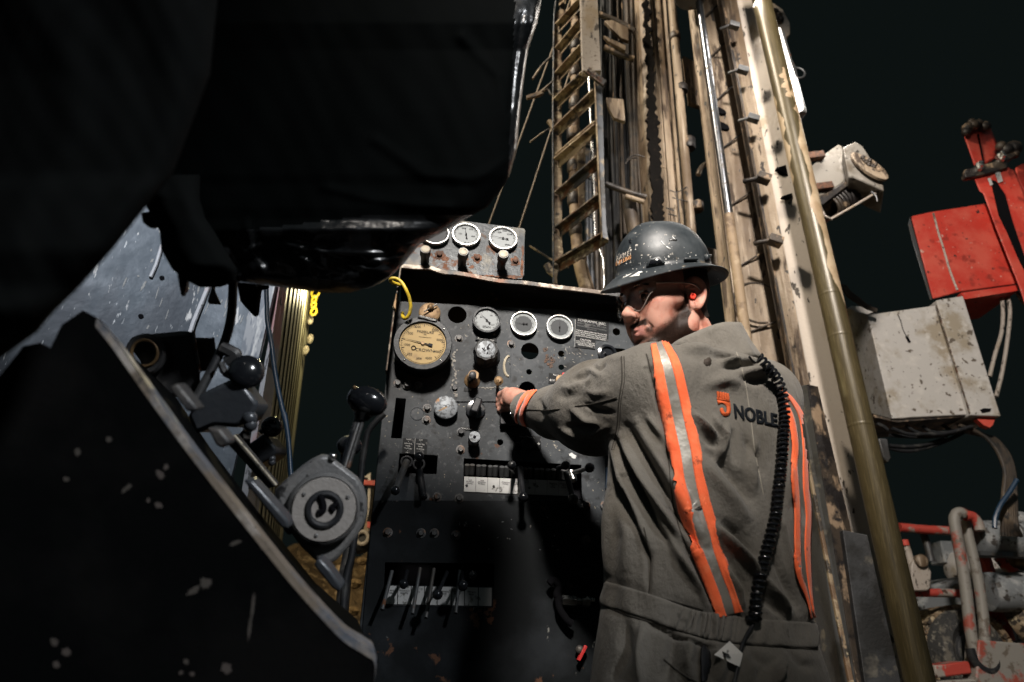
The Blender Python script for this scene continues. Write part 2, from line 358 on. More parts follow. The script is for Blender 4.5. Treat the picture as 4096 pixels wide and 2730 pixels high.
# ---- gauges ----
def gauge(pl, px, py, rpx, depth, style, ang, parent=CON, label=None, base=0, rimw=.12, needle_m=None, txt=None, rim_mat=None):
    u, v = pl.uv(px, py, base+depth); e = pl.uv(px+rpx, py, base+depth); r = math.hypot(e[0]-u, e[1]-v); c = pl.xyz(u, v, base)
    k = 1-rimw
    prof = [(r*.96, -.0), (r*.96, depth*.6), (r, depth*.7), (r, depth), (r*.98, depth+.0022), (r*(k+.02), depth+.0022), (r*k, depth), (r*k, depth-.004)]
    g = mk('gauge', lathe(c, pl.n, prof, 48), rim_mat or m_chrome, parent, label=label)
    dm = {'white': m_white, 'cream': m_cream, 'ring': m_white, 'dim': m_dial}[style]
    off = base+depth-.0035
    mk('dial', lathe(pl.xyz(u, v, off-.001), pl.n, [(r*k*1.01, 0), (r*k*1.01, .001)], 40), dm, g, auto=30)
    if style == 'ring': mk('inner_dial', lathe(pl.xyz(u, v, off), pl.n, [(r*k*.72, -.0005), (r*k*.72, .0006)], 40), m_dial, g, auto=30)
    # ticks
    tk = []
    for i in range(51):
        a = R_(225-270*i/50); big = i % 5 == 0; ra, rb = (.86, .94) if style != 'ring' else (.76, .84)
        if big: ra -= .06
        q0 = pl.xyz(u+math.cos(a)*r*k*ra, v+math.sin(a)*r*k*ra, off+.0009); q1 = pl.xyz(u+math.cos(a)*r*k*rb, v+math.sin(a)*r*k*rb, off+.0009)
        tk.append(beam(q0, q1, r*.018 if big else r*.008, .0003, pl.n.cross(q1-q0)))
    if style in ('cream', 'white'): tk.append(torus(pl.xyz(u, v, off+.0007), pl.n, r*k*.94, r*.004, 48, 4))
    mk('scale_marks', join(*tk), m_ink, g, smooth=False)
    a = R_(ang); d = pl.u*math.cos(a)+pl.v*math.sin(a); s_ = pl.n.cross(d); cc = pl.xyz(u, v, off+.003)
    L = r*k*(.82 if style != 'ring' else .66)
    nd = prism([cc-s_*r*.018, cc+d*L, cc+s_*r*.018, cc+s_*r*.02-d*L*.3, cc+s_*r*.05-d*L*.32, cc+s_*r*.05-d*L*.52, cc-s_*r*.05-d*L*.52, cc-s_*r*.05-d*L*.32, cc-s_*r*.02-d*L*.3], pl.n*.0008)
    mk('needle', nd, m_ink, g, smooth=False)
    mk('needle_hub', lathe(cc, pl.n, [(r*.06, -.002), (r*.06, .002)], 16), m_brass if style == 'cream' else m_ink, g)
    for (s, dx, dy, h) in (txt or []):
        t = text_geo(pl, s, px+dx*rpx, py+dy*rpx, h*rpx, off+.0006, .0004)
        if t[0]: mk('dial_print', t, m_ink, g, smooth=False)
    return g, u, v, r
m_rimdark = material('gauge_rim_dark', (.008, .011, .014), .4, 0, [((.04, .045, .05), 30, .66, .74, 6)], [(90, .0004, None)], spec=.15)
num = [('500', -.45, .38, .075), ('1000', -.55, .06, .075), ('1500', -.45, -.33, .075), ('2000', -.18, -.56, .075), ('3000', .42, -.43, .075), ('3500', .58, -.10, .075), ('4000', .49, .30, .075), ('4500', .20, .52, .075), ('5000', -.13, .53, .06),
       ('PRESSURE', .09, -.37, .085), ('(PSI)', .08, -.28, .035), ('MUD PRESSURE ONLY', .08, -.19, .028), ('CROWN', .07, .25, .105)]
bigx, bigy = Z1(487, 1205)
G, u, v, r = gauge(PL, bigx, bigy, 117, .06, 'cream', 170, label='large round mud pressure gauge with yellowed dial and thick black rim', rimw=.205, txt=num, rim_mat=m_rimdark)
for a in (40, 128, 232, 318): mk('rim_screw', sphere(PL.xyz(u+math.cos(R_(a))*r*.89, v+math.sin(R_(a))*r*.89, .062), .0028, 10), m_chrome, G)
cp = PL.xyz(u, v, 0.03)
mk('logo_ring', torus(PL.xyz(*PL.uv(*Z1(402, 1250), .058), .058), PL.n, .0052, .0009, 20, 5), m_ink, G)
mk('name_tape', plate(PL, zz(Z1, (445, 945), (621, 985), (615, 1006), (440, 968)), .0015, .066, .0003), m_lblk, G)
mk('tape_print', text_geo(PL, 'MUD PRESSURE', *Z1(532, 976), 7.5, .067, .0003, ang=-.22, wpx=66), m_inkw, G, smooth=False)
gauge(PL, *Z1(1078, 992), 57, .022, 'white', 135, label='small span gauge with white dial and black rim under the hood', rimw=.16, txt=[('SPAN', -.02, .50, .15), ('100', .3, -.3, .09), ('50', -.4, -.2, .09), ('300', .42, .35, .09)], rim_mat=m_rimdark)
gauge(PL, *Z1(1418, 1025), 53, .012, 'ring', 180, label='middle round gauge with white ring and dark centre', rimw=.10)
gauge(PL, *Z1(1750, 1058), 53, .012, 'ring', 88, label='rightmost round gauge with white ring and dark centre', rimw=.10)
# wing nut / brass cleat above the large gauge
q = PL.xyz(*PL.uv(*Z1(550, 930), .02), .02)
mk('brass_plate', lathe(q, PL.n, [(.028, -.02), (.028, .004), (.024, .006)], 24), m_brass, CON)
mk('wing_nut', sphere(PL.xyz(*PL.uv(*Z1(558, 877), .03), .03), .009, 12), m_brass, CON)
mk('split_pin', tube([PL.hit(*Z1(497, 917), .035), PL.hit(*Z1(620, 846), .035)], .0018, 8, 1), m_chrome, CON)
# ---- knobs on the face ----
def knob(pl, name, px, py, rpx, h, mat, parent=CON, cap=None, lobes=0, base=0, label=None, body=.9, tilt=None):
    u, v = pl.uv(px, py, base+h); e = pl.uv(px+rpx, py, base+h); r = math.hypot(e[0]-u, e[1]-v); c = pl.xyz(u, v, base)
    o = mk(name, lathe(c, pl.n, [(r*body, 0), (r*body, h*.55), (r, h*.6), (r, h*.94), (r*.93, h)], 32 if not lobes else 64, lobes=lobes, lamp=.05), mat, parent, label=label)
    if cap: mk('cap', lathe(pl.xyz(u, v, base+h), pl.n, [(r*.80, -.002), (r*.78, .0012), (r*.70, .0018)], 28), cap, o)
    return o, u, v, r
knob(PL, 'regulator_knob', *Z1(1072, 1265), 47, .062, m_rubber, cap=m_zinc, lobes=8, label='black lobed regulator knob with scratched silver cap', body=.86)
mk('regulator_neck', lathe(PL.xyz(*PL.uv(*Z1(1075, 1330)), 0), PL.n, [(.034, 0), (.034, .012), (.026, .02), (.024, .05)], 28), m_rubber, CON)
knob(PL, 'silver_disc', *Z2(820, 275), 48, .022, m_zinc, label='flat round galvanised cover with rust streak')
o, u, v, r = knob(PL, 'selector_base', *Z2(1075, 295), 39, .008, m_gloss)
mk('selector_grip', prism([PL.xyz(u-.2*r, v+.75*r, .008), PL.xyz(u+.55*r, v+.55*r, .008), PL.xyz(u+.1*r, v-1.0*r, .008), PL.xyz(u-.75*r, v-.8*r, .008)], PL.n*.045), m_black, CON, bevel=.004)
knob(PL, 'small_silver_knob', *Z2(1066, 530), 24, .04, m_zinc, label='small turned silver knob')
mk('knob_bore', lathe(PL.xyz(*PL.uv(*Z2(1066, 530), .042), .0405), PL.n, [(.0035, 0), (.0035, .0015)], 16), m_void, CON)
knob(PL, 'push_valve', *Z1(948, 1498), 15.5, .055, m_gloss, cap=m_black, label='upright black push valve beside the regulator')
mk('valve_collar', lathe(PL.xyz(*PL.uv(*Z1(940, 1560)), 0), PL.n, [(.02, 0), (.02, .006), (.013, .012), (.013, .045)], 24), m_brass, CON)
mk('toggle_switch', join(lathe(PL.xyz(*PL.uv(*Z2(1270, 55)), 0), PL.n, [(.012, 0), (.012, .005), (.006, .008), (.006, .012)], 16), tube([PL.hit(*Z2(1265, 50), .012), PL.hit(*Z2(1262, 78), .034)], [.0035, .005], 10, 1)), m_brass, CON)
mk('ring_mark', torus(PL.xyz(*PL.uv(*Z2(575, 333)), 0), PL.n, .0163, .0012, 40, 6), m_panel, CON)
mk('bolt_ring', torus(PL.xyz(*PL.uv(*Z1(1283, 1420), .004), .004), PL.n, .0255, .0035, 32, 6, a0=90, a1=270, sx=.5, sy=1.1, xdir=PL.u), m_capcream, CON)
# red lever
mk('switch_label', plate(PL, zz(Z1, (1650, 1483), (1900, 1506), (1896, 1600), (1646, 1575)), .001, .0015), m_lblk, CON)
mk('label_print', join(text_geo(PL, 'PULLBACK', *Z1(1733, 1506), 6.5, .0018, .0003, ang=-.1, wpx=38), text_geo(PL, 'TER', *Z1(1828, 1514), 6.5, .0018, .0003, ang=-.1), text_geo(PL, 'OFF', *Z1(1690, 1549), 6.5, .0018, .0003, ang=-.1),
   prism([PL.hit(*Z1(1656, 1547), .0018), PL.hit(*Z1(1668, 1536), .0018), PL.hit(*Z1(1668, 1560), .0018)], PL.n*.0004)), m_inkw, CON, smooth=False)
mk('lever_hub', lathe(PL.xyz(*PL.uv(*Z1(1755, 1560)), 0), PL.n, [(.014, 0), (.014, .012), (.008, .014), (.008, .02)], 20), m_brass, CON)
mk('red_lever', prism([PL.hit(*p, .034) for p in zz(Z1, (1780, 1475), (1825, 1486), (1775, 1575), (1750, 1590), (1738, 1570))], PL.n*-.012), m_red, CON, bevel=.001)
mk('lower_red_lever', prism([PL.hit(*p, .03) for p in zz(Z3, (2012, 920), (2034, 935), (1970, 1062), (1945, 1048))], PL.n*-.012), m_red, CON, bevel=.001)
mk('lower_lever_bolt', sphere(PL.hit(*Z3(1965, 962), .02), .0095, 12), m_steel, CON)
# rotation speed plate
mk('speed_label', plate(PL, zz(Z2, (1400, 518), (1635, 527), (1635, 652), (1398, 642)), .001, .0015), m_lblk, CON)
mk('speed_print', join(text_geo(PL, 'ROTATION SPEED', *Z2(1515, 535), 5.5, .0018, .0003, ang=-.05, wpx=58), text_geo(PL, 'LOW', *Z2(1437, 579), 5, .0018, .0003), 
   prism([PL.hit(*Z2(x, y), .0018) for x, y in ((1600, 586), (1612, 586), (1612, 577), (1628, 591), (1612, 604), (1612, 595), (1600, 595))], PL.n*.0004)), m_inkw, CON, smooth=False)
mk('hex_nut', lathe(PL.xyz(*PL.uv(*Z2(1517, 592)), 0), PL.n, [(.0175, 0), (.0175, .012), (.014, .015)], 6), m_black, CON, bevel=.001)
mk('dark_cover', plate(PL, zz(Z2, (1290, 320), (1500, 330), (1500, 425), (1288, 418)), .02, .022, .001), m_black, CON)
# bolts
bolts = [Z2(660, 287), Z2(652, 388), Z2(950, 492), Z2(945, 642), Z2(410, 75), Z2(895, 118), Z1(820, 1167), Z1(1300, 1217), Z2(640, 1045), Z2(745, 1050), Z2(932, 1060), Z2(325, 1352), Z2(608, 1357), Z2(720, 1358), Z2(905, 1373), Z2(2015, 1120), Z2(2178, 1120), Z2(2018, 1415), Z2(487, 92), Z2(586, 97), (2436, 2033)]
for i, (x, y) in enumerate(bolts):
    c = PL.xyz(*PL.uv(x, y), .0035 if i >= 9 else 0)
    mk('bolt', join(lathe(c, PL.n, [(.011, 0), (.011, .0015), (.0075, .002)], 20), lathe(c, PL.n, [(.0075, .0015), (.0075, .008), (.006, .0095)], 6)), m_black if i in (2, 5) else m_bolt, CON)
# printed plates
mk('maker_plate', plate(PL, zz(Z1, (1893, 965), (2205, 990), (2198, 1186), (1890, 1160)), .001, .0015), m_lblk, CON)
mk('plate_edge', beam(PL.hit(*Z1(1893, 985), .002), PL.hit(*Z1(1889, 1244), .002), .0008, .0006), m_inkw, CON, smooth=False)
mk('maker_print', text_geo(PL, 'SCHRAMM, INC.', *Z1(2048, 1013), 9.5, .0018, .0003, ang=-.09, wpx=112), m_inkw, CON, smooth=False)
mk('faded_print', join(text_geo(PL, 'WEST CHESTER, PA. USA', *Z1(2045, 1043), 6, .0018, .0003, ang=-.09, wpx=116), text_geo(PL, 'MODEL T685WS ROTADRILL', *Z1(2045, 1066), 5, .0018, .0003, ang=-.09, wpx=116), text_geo(PL, 'S/N J107 616', *Z1(2045, 1085), 4.5, .0018, .0003, ang=-.09)), m_inkf, CON, smooth=False)
mk('warning_print', join(*[text_geo(PL, s, *Z1(2043-i*1.5, 1109+i*16.5), 4.6, .0018, .0003, ang=-.085, wpx=122-(i == 0)*2) for i, s in enumerate(['WARNING: BEFORE OPERATING THIS MACHINE', 'READ THE OPERATORS MANUAL AND DRILLING', 'SAFETY GUIDE. ADDITIONAL DRILLING SAFETY', 'GUIDES ARE AVAILABLE FREE UPON REQUEST.'])]), m_inkw, CON, smooth=False)
mk('caution_plate', plate(PL, zz(Z1, (1896, 1163), (2080, 1180), (2076, 1262), (1892, 1245)), .0012, .0024), m_lblk, CON)
mk('caution_print', join(text_geo(PL, 'CAUTION', *Z1(1988, 1180), 7.5, .0027, .0003, ang=-.085, wpx=42), *[text_geo(PL, s, *Z1(1986, 1200+i*15), 4.8, .0027, .0003, ang=-.085, wpx=w) for i, (s, w) in enumerate([('WAIT FOR CABLES TO', 73), ('TENSION FULLY BEFORE', 75), ('FEEDING TOPHEAD', 58)])]), m_inkw, CON, smooth=False)
mk('socket', join(lathe(PL.xyz(*PL.uv(*Z1(2185, 1308)), -.01), PL.n, [(.026, 0), (.026, .016), (.019, .018), (.016, .012), (.008, .012), (.008, .022)], 28)), m_gloss, CON)
for (a, b, ww, words, cx, hs) in ((zz(Z2, (455, 540), (556, 546), (548, 678), (445, 672)), 0, 0, ['RIGHT', 'o', 'CONTROL', 'PANEL', 'POSITION', 'o', 'LEFT'], 502, 0), (zz(Z2, (562, 546), (664, 552), (656, 684), (552, 678)), 0, 0, ['LEFT', 'o', 'CONTROL', 'PANEL', 'POSITION', 'o', 'RIGHT'], 608, 0)):
    mk('position_label', plate(PL, a, .001, .0015), m_lblk, CON)
    ys = [553, 570, 589, 609, 630, 648, 665]
    mk('position_print', join(*[text_geo(PL, s, *Z2(cx-(y-553)*.08, y+(6 if cx > 550 else 0)), 4.6 if s != 'o' else 3.5, .0018, .0003, ang=-.05) for s, y in zip(words, ys)]), m_inkw, CON, smooth=False)
mk('label_divider', beam(PL.hit(*Z2(558, 545), .002), PL.hit(*Z2(550, 680), .002), .0007, .0006), m_inkw, CON, smooth=False)
for pts, s, c in ((zz(Z2, (1207, 127), (1301, 134), (1298, 172), (1204, 164)), 'EMERGENCY\nSTOP', (1252, 149)), (zz(Z2, (975, 108), (1082, 114), (1080, 146), (973, 140)), 'REV\nAIR', (1028, 127)), (zz(Z2, (945, 445), (1052, 450), (1050, 476), (943, 470)), 'PULLBACK LIMIT', (998, 461)), (zz(Z1, (975, 1146), (1172, 1166), (1168, 1196), (972, 1176)), 'DECREASE    INCREASE', (1070, 1172))):
    mk('small_label', plate(PL, pts, .001, .005 if 'CREASE' in s or 'REV' in s else .0018), m_lblk, CON)
    mk('small_print', text_geo(PL, s, *((Z1 if 'CREASE' in s else Z2)(*c)), 4.2, .0053 if 'CREASE' in s or 'REV' in s else .0021, .0003, ang=-.07, spacing=.9), m_inkw, CON, smooth=False)
# upper lever bank
mk('valve_recess', obox(PL.xyz(*PL.uv(*Z2(1478, 890)), -.07), PL.u*.22, PL.v*.075, PL.n*.002), m_void, CON, smooth=False)
words = ['AUX\nJIB BOOM\nSWING', 'AUX\nJIB BOOM\nEXTEND', '', 'JIB BOOM\nSWING', 'JIB BOOM\nEXTEND', '', '', 'GEARBOX\nTILT\nLOCK', 'GEARBOX\nTILT\nSLOW']
for i in range(9):
    xa = 978+i*(101.5); xb = xa+(98 if i < 8 else 80); dy = i*4.4
    mk('name_plate', plate(PL, zz(Z2, (xa, 870+dy), (xb, 875+dy), (xb-2, 1003+dy), (xa-4, 998+dy)), .0012, .001, .0003), m_whiteD, CON)
    if words[i]: mk('plate_print', text_geo(PL, words[i], *Z2((xa+xb)/2, 915+dy), 5.2, .0014, .0003, ang=-.06, spacing=1.15), m_ink, CON, smooth=False)
    for k in (0, 1):
        q0 = PL.hit(*Z2(1003+i*99+k*44, 770+dy*1.3), .004); q1 = PL.hit(*Z2(1000+i*99+k*42, 850+dy*1.1), -.012)
        mk('valve_spool', tube([q0, q1], [.0062, .0062], 12, 1), m_steel, CON)
    if i in (0, 2, 5): mk('plate_rivet', sphere(PL.hit(*Z2((xa+xb)/2+(-28 if i == 0 else 0), 945+dy), .002), .0032, 8), m_steel, CON)
mk('plate_rail', plate(PL, zz(Z2, (970, 1000), (1890, 1040), (1888, 1052), (968, 1012)), .01, .0005), m_black, CON)
def lever(p0, p1, r0, ballpx, o0, o1, mat=m_steel, z=Z2, ballmat=m_gloss, name='control_lever'):
    a, b = PL.hit(*z(*p0), o0), PL.hit(*z(*p1), o1)
    l = mk(name, tube([a, b], [r0, r0*.85], 12, 1), mat, CON)
    if ballpx:
        rr = ballpx*.4675/FPX*proj(b)[2]; mk('ball_grip', sphere(b, rr, 24), ballmat, l)
    return l
lever((1455, 795), (1482, 1048), .0075, 44, .02, .07, m_black); lever((1400, 840), (1385, 775), .006, 40, 0, .08, m_black)
lever((1850, 840), (1908, 1065), .0075, 46, .02, .07, m_black); lever((1880, 850), (2050, 795), .006, 43, 0, .10, m_steel)
lever((1780, 800), (1845, 775), .006, 40, 0, .06, m_black); lever((1890, 830), (1915, 905), .010, 0, .01, .02, m_chrome)
lever((485, 745), (388, 990), .0085, 40, .02, .10, m_steel); lever((590, 800), (592, 700), .006, 41, 0, .05, m_black); lever((592, 800), (632, 1040), .0085, 28, 0, .03, m_black)
for c in ((485, 745), (590, 765)): mk('lever_boot', torus(PL.hit(*Z2(*c), .006), PL.n, .0125, .003, 24, 8), m_rubber, CON)
# lower lever bank
w2 = ['BREAKOUT\nTABLE', 'BREAKOUT\nELEVATE', 'JACK', 'JACK', 'WINCH\nROD', 'CLAMP\nJAW', 'PIPE BOX\nREAR', '']
edges = [(305, 405), (412, 520), (527, 635), (642, 745), (752, 868), (876, 978), (985, 1095), (1103, 1213)]
for i, (a, b) in enumerate(edges):
    dy = (a-305)*.02
    mk('name_plate', plate(PL, zz(Z3, (a, 413+dy), (b, 416+dy), (b-3, 573+dy), (a-3, 569+dy)), .0012, .0065, .0003), m_whiteD, CON)
    if w2[i]: mk('plate_print', text_geo(PL, w2[i], *Z3((a+b)/2, 465+dy), 6, .0069, .0003, ang=-.03, spacing=1.3), m_ink, CON, smooth=False)
mk('plate_backing', plate(PL, zz(Z3, (295, 405), (1225, 425), (1220, 600), (290, 585)), .003, .005, .0003), m_black, CON)
for p0, p1, bl, o1 in (((360, 290), (275, 620), 0, .06), ((600, 265), (535, 655), 0, .06), ((718, 270), (650, 690), 0, .065), ((940, 285), (905, 650), 0, .055), ((490, 290), (460, 400), 46, .07), ((830, 300), (750, 488), 50, .10), ((960, 300), (965, 412), 52, .09), ((1050, 380), (1052, 320), 42, .05)):
    lever(p0, p1, .0045, bl*.9, 0, o1*.9, m_steel if not bl else m_black, Z3)
# hydraulic hoses at the bottom right of the face
for c in ([(1705, 400), (1740, 370), (1790, 420), (1770, 500), (1850, 545), (1920, 550)], [(1900, 380), (1960, 370), (2000, 440), (2000, 530), (2080, 560), (2170, 520)], [(2060, 380), (2130, 360), (2180, 430), (2165, 520)], [(1780, 470), (1790, 600), (1850, 700), (1900, 740)]):
    mk('hose', tube([PL.hit(*Z3(*p), .03) for p in c], .0085, 12), m_void, CON)
for c in ((1915, 550), (2030, 550), (1860, 545)): mk('hose_fitting', lathe(PL.hit(*Z3(*c), .03), PL.u, [(.008, -.014), (.012, -.012), (.012, .004), (.009, .006), (.009, .016)], 6), m_chrome, CON)
mk('blue_switch', plate(PL, zz(Z2, (2195, 790), (2240, 790), (2235, 965), (2190, 965)), .01, .01), m_blue, CON)
# paint chips with a shape of their own
def blob(pl, px, py, rx, ry, off, mat, parent, seed=0, ang=0, name='paint_chip'):
    rnd = random.Random(seed); pts = []
    for i in range(22):
        a = 2*math.pi*i/22; k = .65+.55*rnd.random(); x = math.cos(a)*rx*k; y = math.sin(a)*ry*k
        pts.append((px+x*math.cos(ang)-y*math.sin(ang), py+x*math.sin(ang)+y*math.cos(ang)))
    return mk(name, plate(pl, pts, .0004, off), mat, parent, smooth=False)
m_chip = material('paint_chip', (.17, .16, .14), .7, 0, [((.1, .09, .08), 60, .5, .6)]); m_rchip = material('rust_chip', (.07, .04, .026), .9, 0, [((.05, .04, .035), 60, .5, .6)])
rd = random.Random(3)
for i in range(16): blob(PL, *Z1(1640+rd.gauss(0, 1)*30, 1350+rd.gauss(0, 1)*40), 3+rd.random()*6, 3+rd.random()*5, .0012, m_rchip, CON, i, rd.random()*3)
for i in range(26): blob(PL, *Z1(1880+rd.gauss(0, 1)*90, 1320+rd.gauss(0, 1)*55), 2+rd.random()*6, .8+rd.random()*1.2, .0012, m_chip, CON, i+50, .9+rd.gauss(0, .5))
for i in range(22): blob(PL, *Z1(780+rd.gauss(0, 1)*14, 1270+i*20), 2+rd.random()*7, 2+rd.random()*5, .0045, m_chip, CON, i+100, rd.random()*3)
for i in range(18): blob(PL, *Z2(1100+i*14, 110+rd.gauss(0, 4)), 3+rd.random()*4, 1+rd.random()*2, .0045, m_chip, CON, i+150, 0)
for i in range(9): blob(PL, *Z1(1072+rd.gauss(0, 1)*26, 1265+rd.gauss(0, 1)*26), 4+rd.random()*4, 2+rd.random()*3, .0645, m_ink, CON, i+300, rd.random()*3, 'cap_scratch')
blob(PL, *Z2(795, 292), 24, 3.5, .0225, m_brass, CON, 7, -.45, 'rust_streak'); blob(PL, *Z2(822, 268), 4, 4, .0227, m_ink, CON, 8, 0, 'centre_hole')
blob(PL, *Z2(1905, 690), 16, 9, .0012, m_whiteD, CON, 5, .6)
for i in range(16): blob(PL, *Z2(1100+rd.random()*900, 1180+rd.random()*330), 2+rd.random()*5, 1.5+rd.random()*2, .0045, m_chip if i % 3 else m_steel, CON, i+200, rd.random()*3)
# ---------------- gauge bracket on top of the hood ----------------
PG = Plane(PL.hit(1950, 1000, .05), (math.sin(th)*.95, -math.cos(th)*.95, .10))
GB = thing('gauge_bracket', 'rusty steel plate with chrome gauges and cream-capped knobs on top of the console', 'gauge panel', tuple(PG.hit(1900, 1110)))
mk('back_plate', plate(PG, zz(Z1, (285, 505), (285, 60), (300, 40), (860, 78), (1420, 148), (1432, 165), (1412, 600), (1400, 618)), .005, 0, .001), m_rustplate, GB, auto=30)
mk('side_return', join(obox(PG.xyz(*PG.uv(*Z1(1420, 380)), -.045), PG.u*.002, PG.v*.07, PG.n*.04), obox(PG.xyz(*PG.uv(*Z1(860, 90)), -.045), PG.u*.08, PG.v*.002, PG.n*.04)), m_rustplate, GB, smooth=False)
gt = [('100', -.42, -.05, .10), ('200', -.15, -.42, .10), ('300', .35, -.35, .10), ('400', .5, .15, .10), ('LIQUID', .0, .6, .08)]
gauge(PG, *Z1(600, 190), 57, .014, 'dim', 60, GB, 'partly hidden chrome gauge behind the black tarp', rimw=.09)
gauge(PG, *Z1(887, 203), 57, .014, 'white', 100, GB, 'foggy chrome gauge with its needle up', rimw=.13, txt=gt)
gauge(PG, *Z1(1228, 237), 57, .014, 'white', 174, GB, 'clear chrome gauge at the right corner of the bracket', rimw=.13, txt=[('1000', -.3, -.4, .10), ('1500', .1, -.5, .10), ('2000', .45, -.25, .10), ('3000', .3, .48, .10), ('CEMCRAFT', .0, .68, .08)])
for c in ((512, 340), (862, 362), (1232, 385)):
    knob(PG, 'push_knob', *Z1(*c), 21.5, .055, m_steel, GB, cap=m_capcream, body=.82)
for i, c in enumerate(((640, 395), (987, 425), (1338, 455))):
    cc = PG.xyz(*PG.uv(*Z1(*c)), 0)
    mk('bolt', lathe(cc, PG.n, [(.0135, 0), (.0135, .0015), (.008, .002), (.008, .008), (.006, .0095)], 6), m_rust, GB)
    blob(PG, *Z1(*c), 20, 20, .0006, m_rust, GB, i+9, 0, 'rust_stain')
for i, (c, a, b) in enumerate((((940, 505), 11, 7), ((1100, 585), 26, 4), ((1230, 590), 32, 5), ((1330, 595), 30, 7), ((1408, 350), 5, 24), ((1404, 470), 5, 30), ((1400, 540), 6, 26), ((690, 420), 9, 12), ((560, 390), 9, 7), ((905, 480), 6, 4))): blob(PG, *Z1(*c), a, b, .0006, m_rust, GB, i+30, 0, 'rust_stain')
# yellow hose loop and thin cable
yh = zz(Z1, (275, 670), (215, 650), (188, 630), (200, 612), (240, 612), (290, 645), (335, 720), (365, 800), (375, 880), (360, 945), (330, 978), (305, 968), (300, 930))
off = [.08, .09, .1, .11, .11, .11, .11, .10, .09, .08, .07, .05, .03]
tag(mk('air_hose', tube([PL.hit(x, y, o) for (x, y), o in zip(yh, off)], .0045, 12, 6), m_yel), 'thin yellow hose looped over the upper left edge of the console', 'hose')
# =============== the man ===============
def nets(Fv, o, h):
    """surface nets: continuous quad mesh of the zero level of a sampled distance field"""
    S = Fv < 0; nx, ny, nz = Fv.shape
    cnt = sum(S[i:nx-1+i, j:ny-1+j, k:nz-1+k].astype(np.int8) for i in (0, 1) for j in (0, 1) for k in (0, 1))
    mix = (cnt > 0) & (cnt < 8); idx = -np.ones(mix.shape, int); I = np.argwhere(mix); idx[mix] = np.arange(len(I))
    pos = np.zeros((len(I), 3)); num = np.zeros(len(I))
    for ax in range(3):
        for a in (0, 1):
            for b in (0, 1):
                o0 = [0, 0, 0]; oth = [q for q in range(3) if q != ax]; o0[oth[0]] = a; o0[oth[1]] = b; o1 = list(o0); o1[ax] = 1
                f0 = Fv[I[:, 0]+o0[0], I[:, 1]+o0[1], I[:, 2]+o0[2]]; f1 = Fv[I[:, 0]+o1[0], I[:, 1]+o1[1], I[:, 2]+o1[2]]
                cr = (f0 < 0) != (f1 < 0); t = np.where(cr, f0/np.where(cr, f0-f1, 1), 0)
                q = I+np.array(o0); q = q.astype(float); q[:, ax] += t; pos += q*cr[:, None]; num += cr
    V_ = pos/num[:, None]*h+np.array(o); quads = []
    for ax in range(3):
        sl0 = [slice(None)]*3; sl1 = [slice(None)]*3; sl0[ax] = slice(0, -1); sl1[ax] = slice(1, None)
        d = S[tuple(sl0)] != S[tuple(sl1)]; E = np.argwhere(d); b_, c_ = [(1, 2), (2, 0), (0, 1)][ax]
        E = E[(E[:, b_] > 0) & (E[:, c_] > 0) & (E[:, b_] < Fv.shape[b_]-1) & (E[:, c_] < Fv.shape[c_]-1)]
        def g(db, dc): q = E.copy(); q[:, b_] -= db; q[:, c_] -= dc; return idx[q[:, 0], q[:, 1], q[:, 2]]
        Q = np.stack([g(1, 1), g(0, 1), g(0, 0), g(1, 0)], 1); inside = S[E[:, 0], E[:, 1], E[:, 2]]
        Q[~inside] = Q[~inside][:, ::-1]; quads.append(Q)
    return V_, np.concatenate(quads)
def gridpts(lo, hi, h):
    lo = np.array(lo, float); n = np.ceil((np.array(hi)-lo)/h).astype(int)+1
    X = np.meshgrid(*[lo[i]+h*np.arange(n[i], dtype=np.float32) for i in range(3)], indexing='ij'); return np.stack(X, -1).astype(np.float32), lo
def smin(a, b, k): hh = np.clip(.5+.5*(b-a)/k, 0, 1); return b*(1-hh)+a*hh-k*hh*(1-hh)
def smax(a, b, k): return -smin(-a, -b, k)
def cone(X, a, b, ra, rb):
    a = np.array(a, np.float32); b = np.array(b, np.float32); ba = b-a; t = np.clip(((X-a)@ba)/(ba@ba), 0, 1)
    return np.linalg.norm(X-a-t[..., None]*ba, axis=-1)-(ra+(rb-ra)*t)
def ell(X, c, r, R=None):
    q = X-np.array(c, np.float32)
    if R is not None: q = q@np.array(R, np.float32)
    r = np.array(r, np.float32); k = np.linalg.norm(q/r, axis=-1); return (k-1)*r.min()
MAN = thing('person', 'man in grey coverall and hard hat, looking left and reaching for the console', 'person', (.42, 1.22, 0))
# ---- coverall: lofted torso + sleeves + legs as one surface ----
ALPHA = R_(24)
rows = [(1446, 2735, 2955, .045), (1462, 2650, 3000, .075), (1480, 2580, 3050, .098), (1500, 2510, 3095, .115), (1580, 2480, 3150, .122), (1690, 2462, 3190, .13), (1800, 2445, 3213, .132), (1950, 2432, 3230, .13), (2120, 2424, 3236, .128), (2300, 2420, 3244, .125), (2400, 2412, 3252, .120), (2500, 2400, 3264, .122), (2600, 2384, 3285, .130), (2730, 2368, 3325, .138), (2900, 2360, 3365, .142)]
RG = []
for (y, xl, xr, b) in rows:
    yy = y+.02*0; Yc = 1.235-.02*(y < 1600); l = V(xl, yy-10, Yc); r = V(xr, yy+16, Yc); c = (l+r)/2; hw = (r-l).length/2
    a = math.sqrt(max(hw*hw-(b*math.sin(ALPHA))**2, .0004))/math.cos(ALPHA)
    RG.append((c.z, c.x, c.y, a, b))
RG.sort(); RG = np.array(RG); zlow = RG[0, 0]
RG = np.vstack([[zlow-.08, RG[0, 1], RG[0, 2], RG[0, 3]*.97, .14], RG]); RG = RG[RG[:, 0].argsort()]
HIPZ = zlow-.06
h = .0068
X, lo = gridpts((-.12, .85, .0), (.86, 1.78, 1.66), h)
z = X[..., 2]; ip = lambda k: np.interp(z[0, 0], RG[:, 0], RG[:, k])[None, None, :]
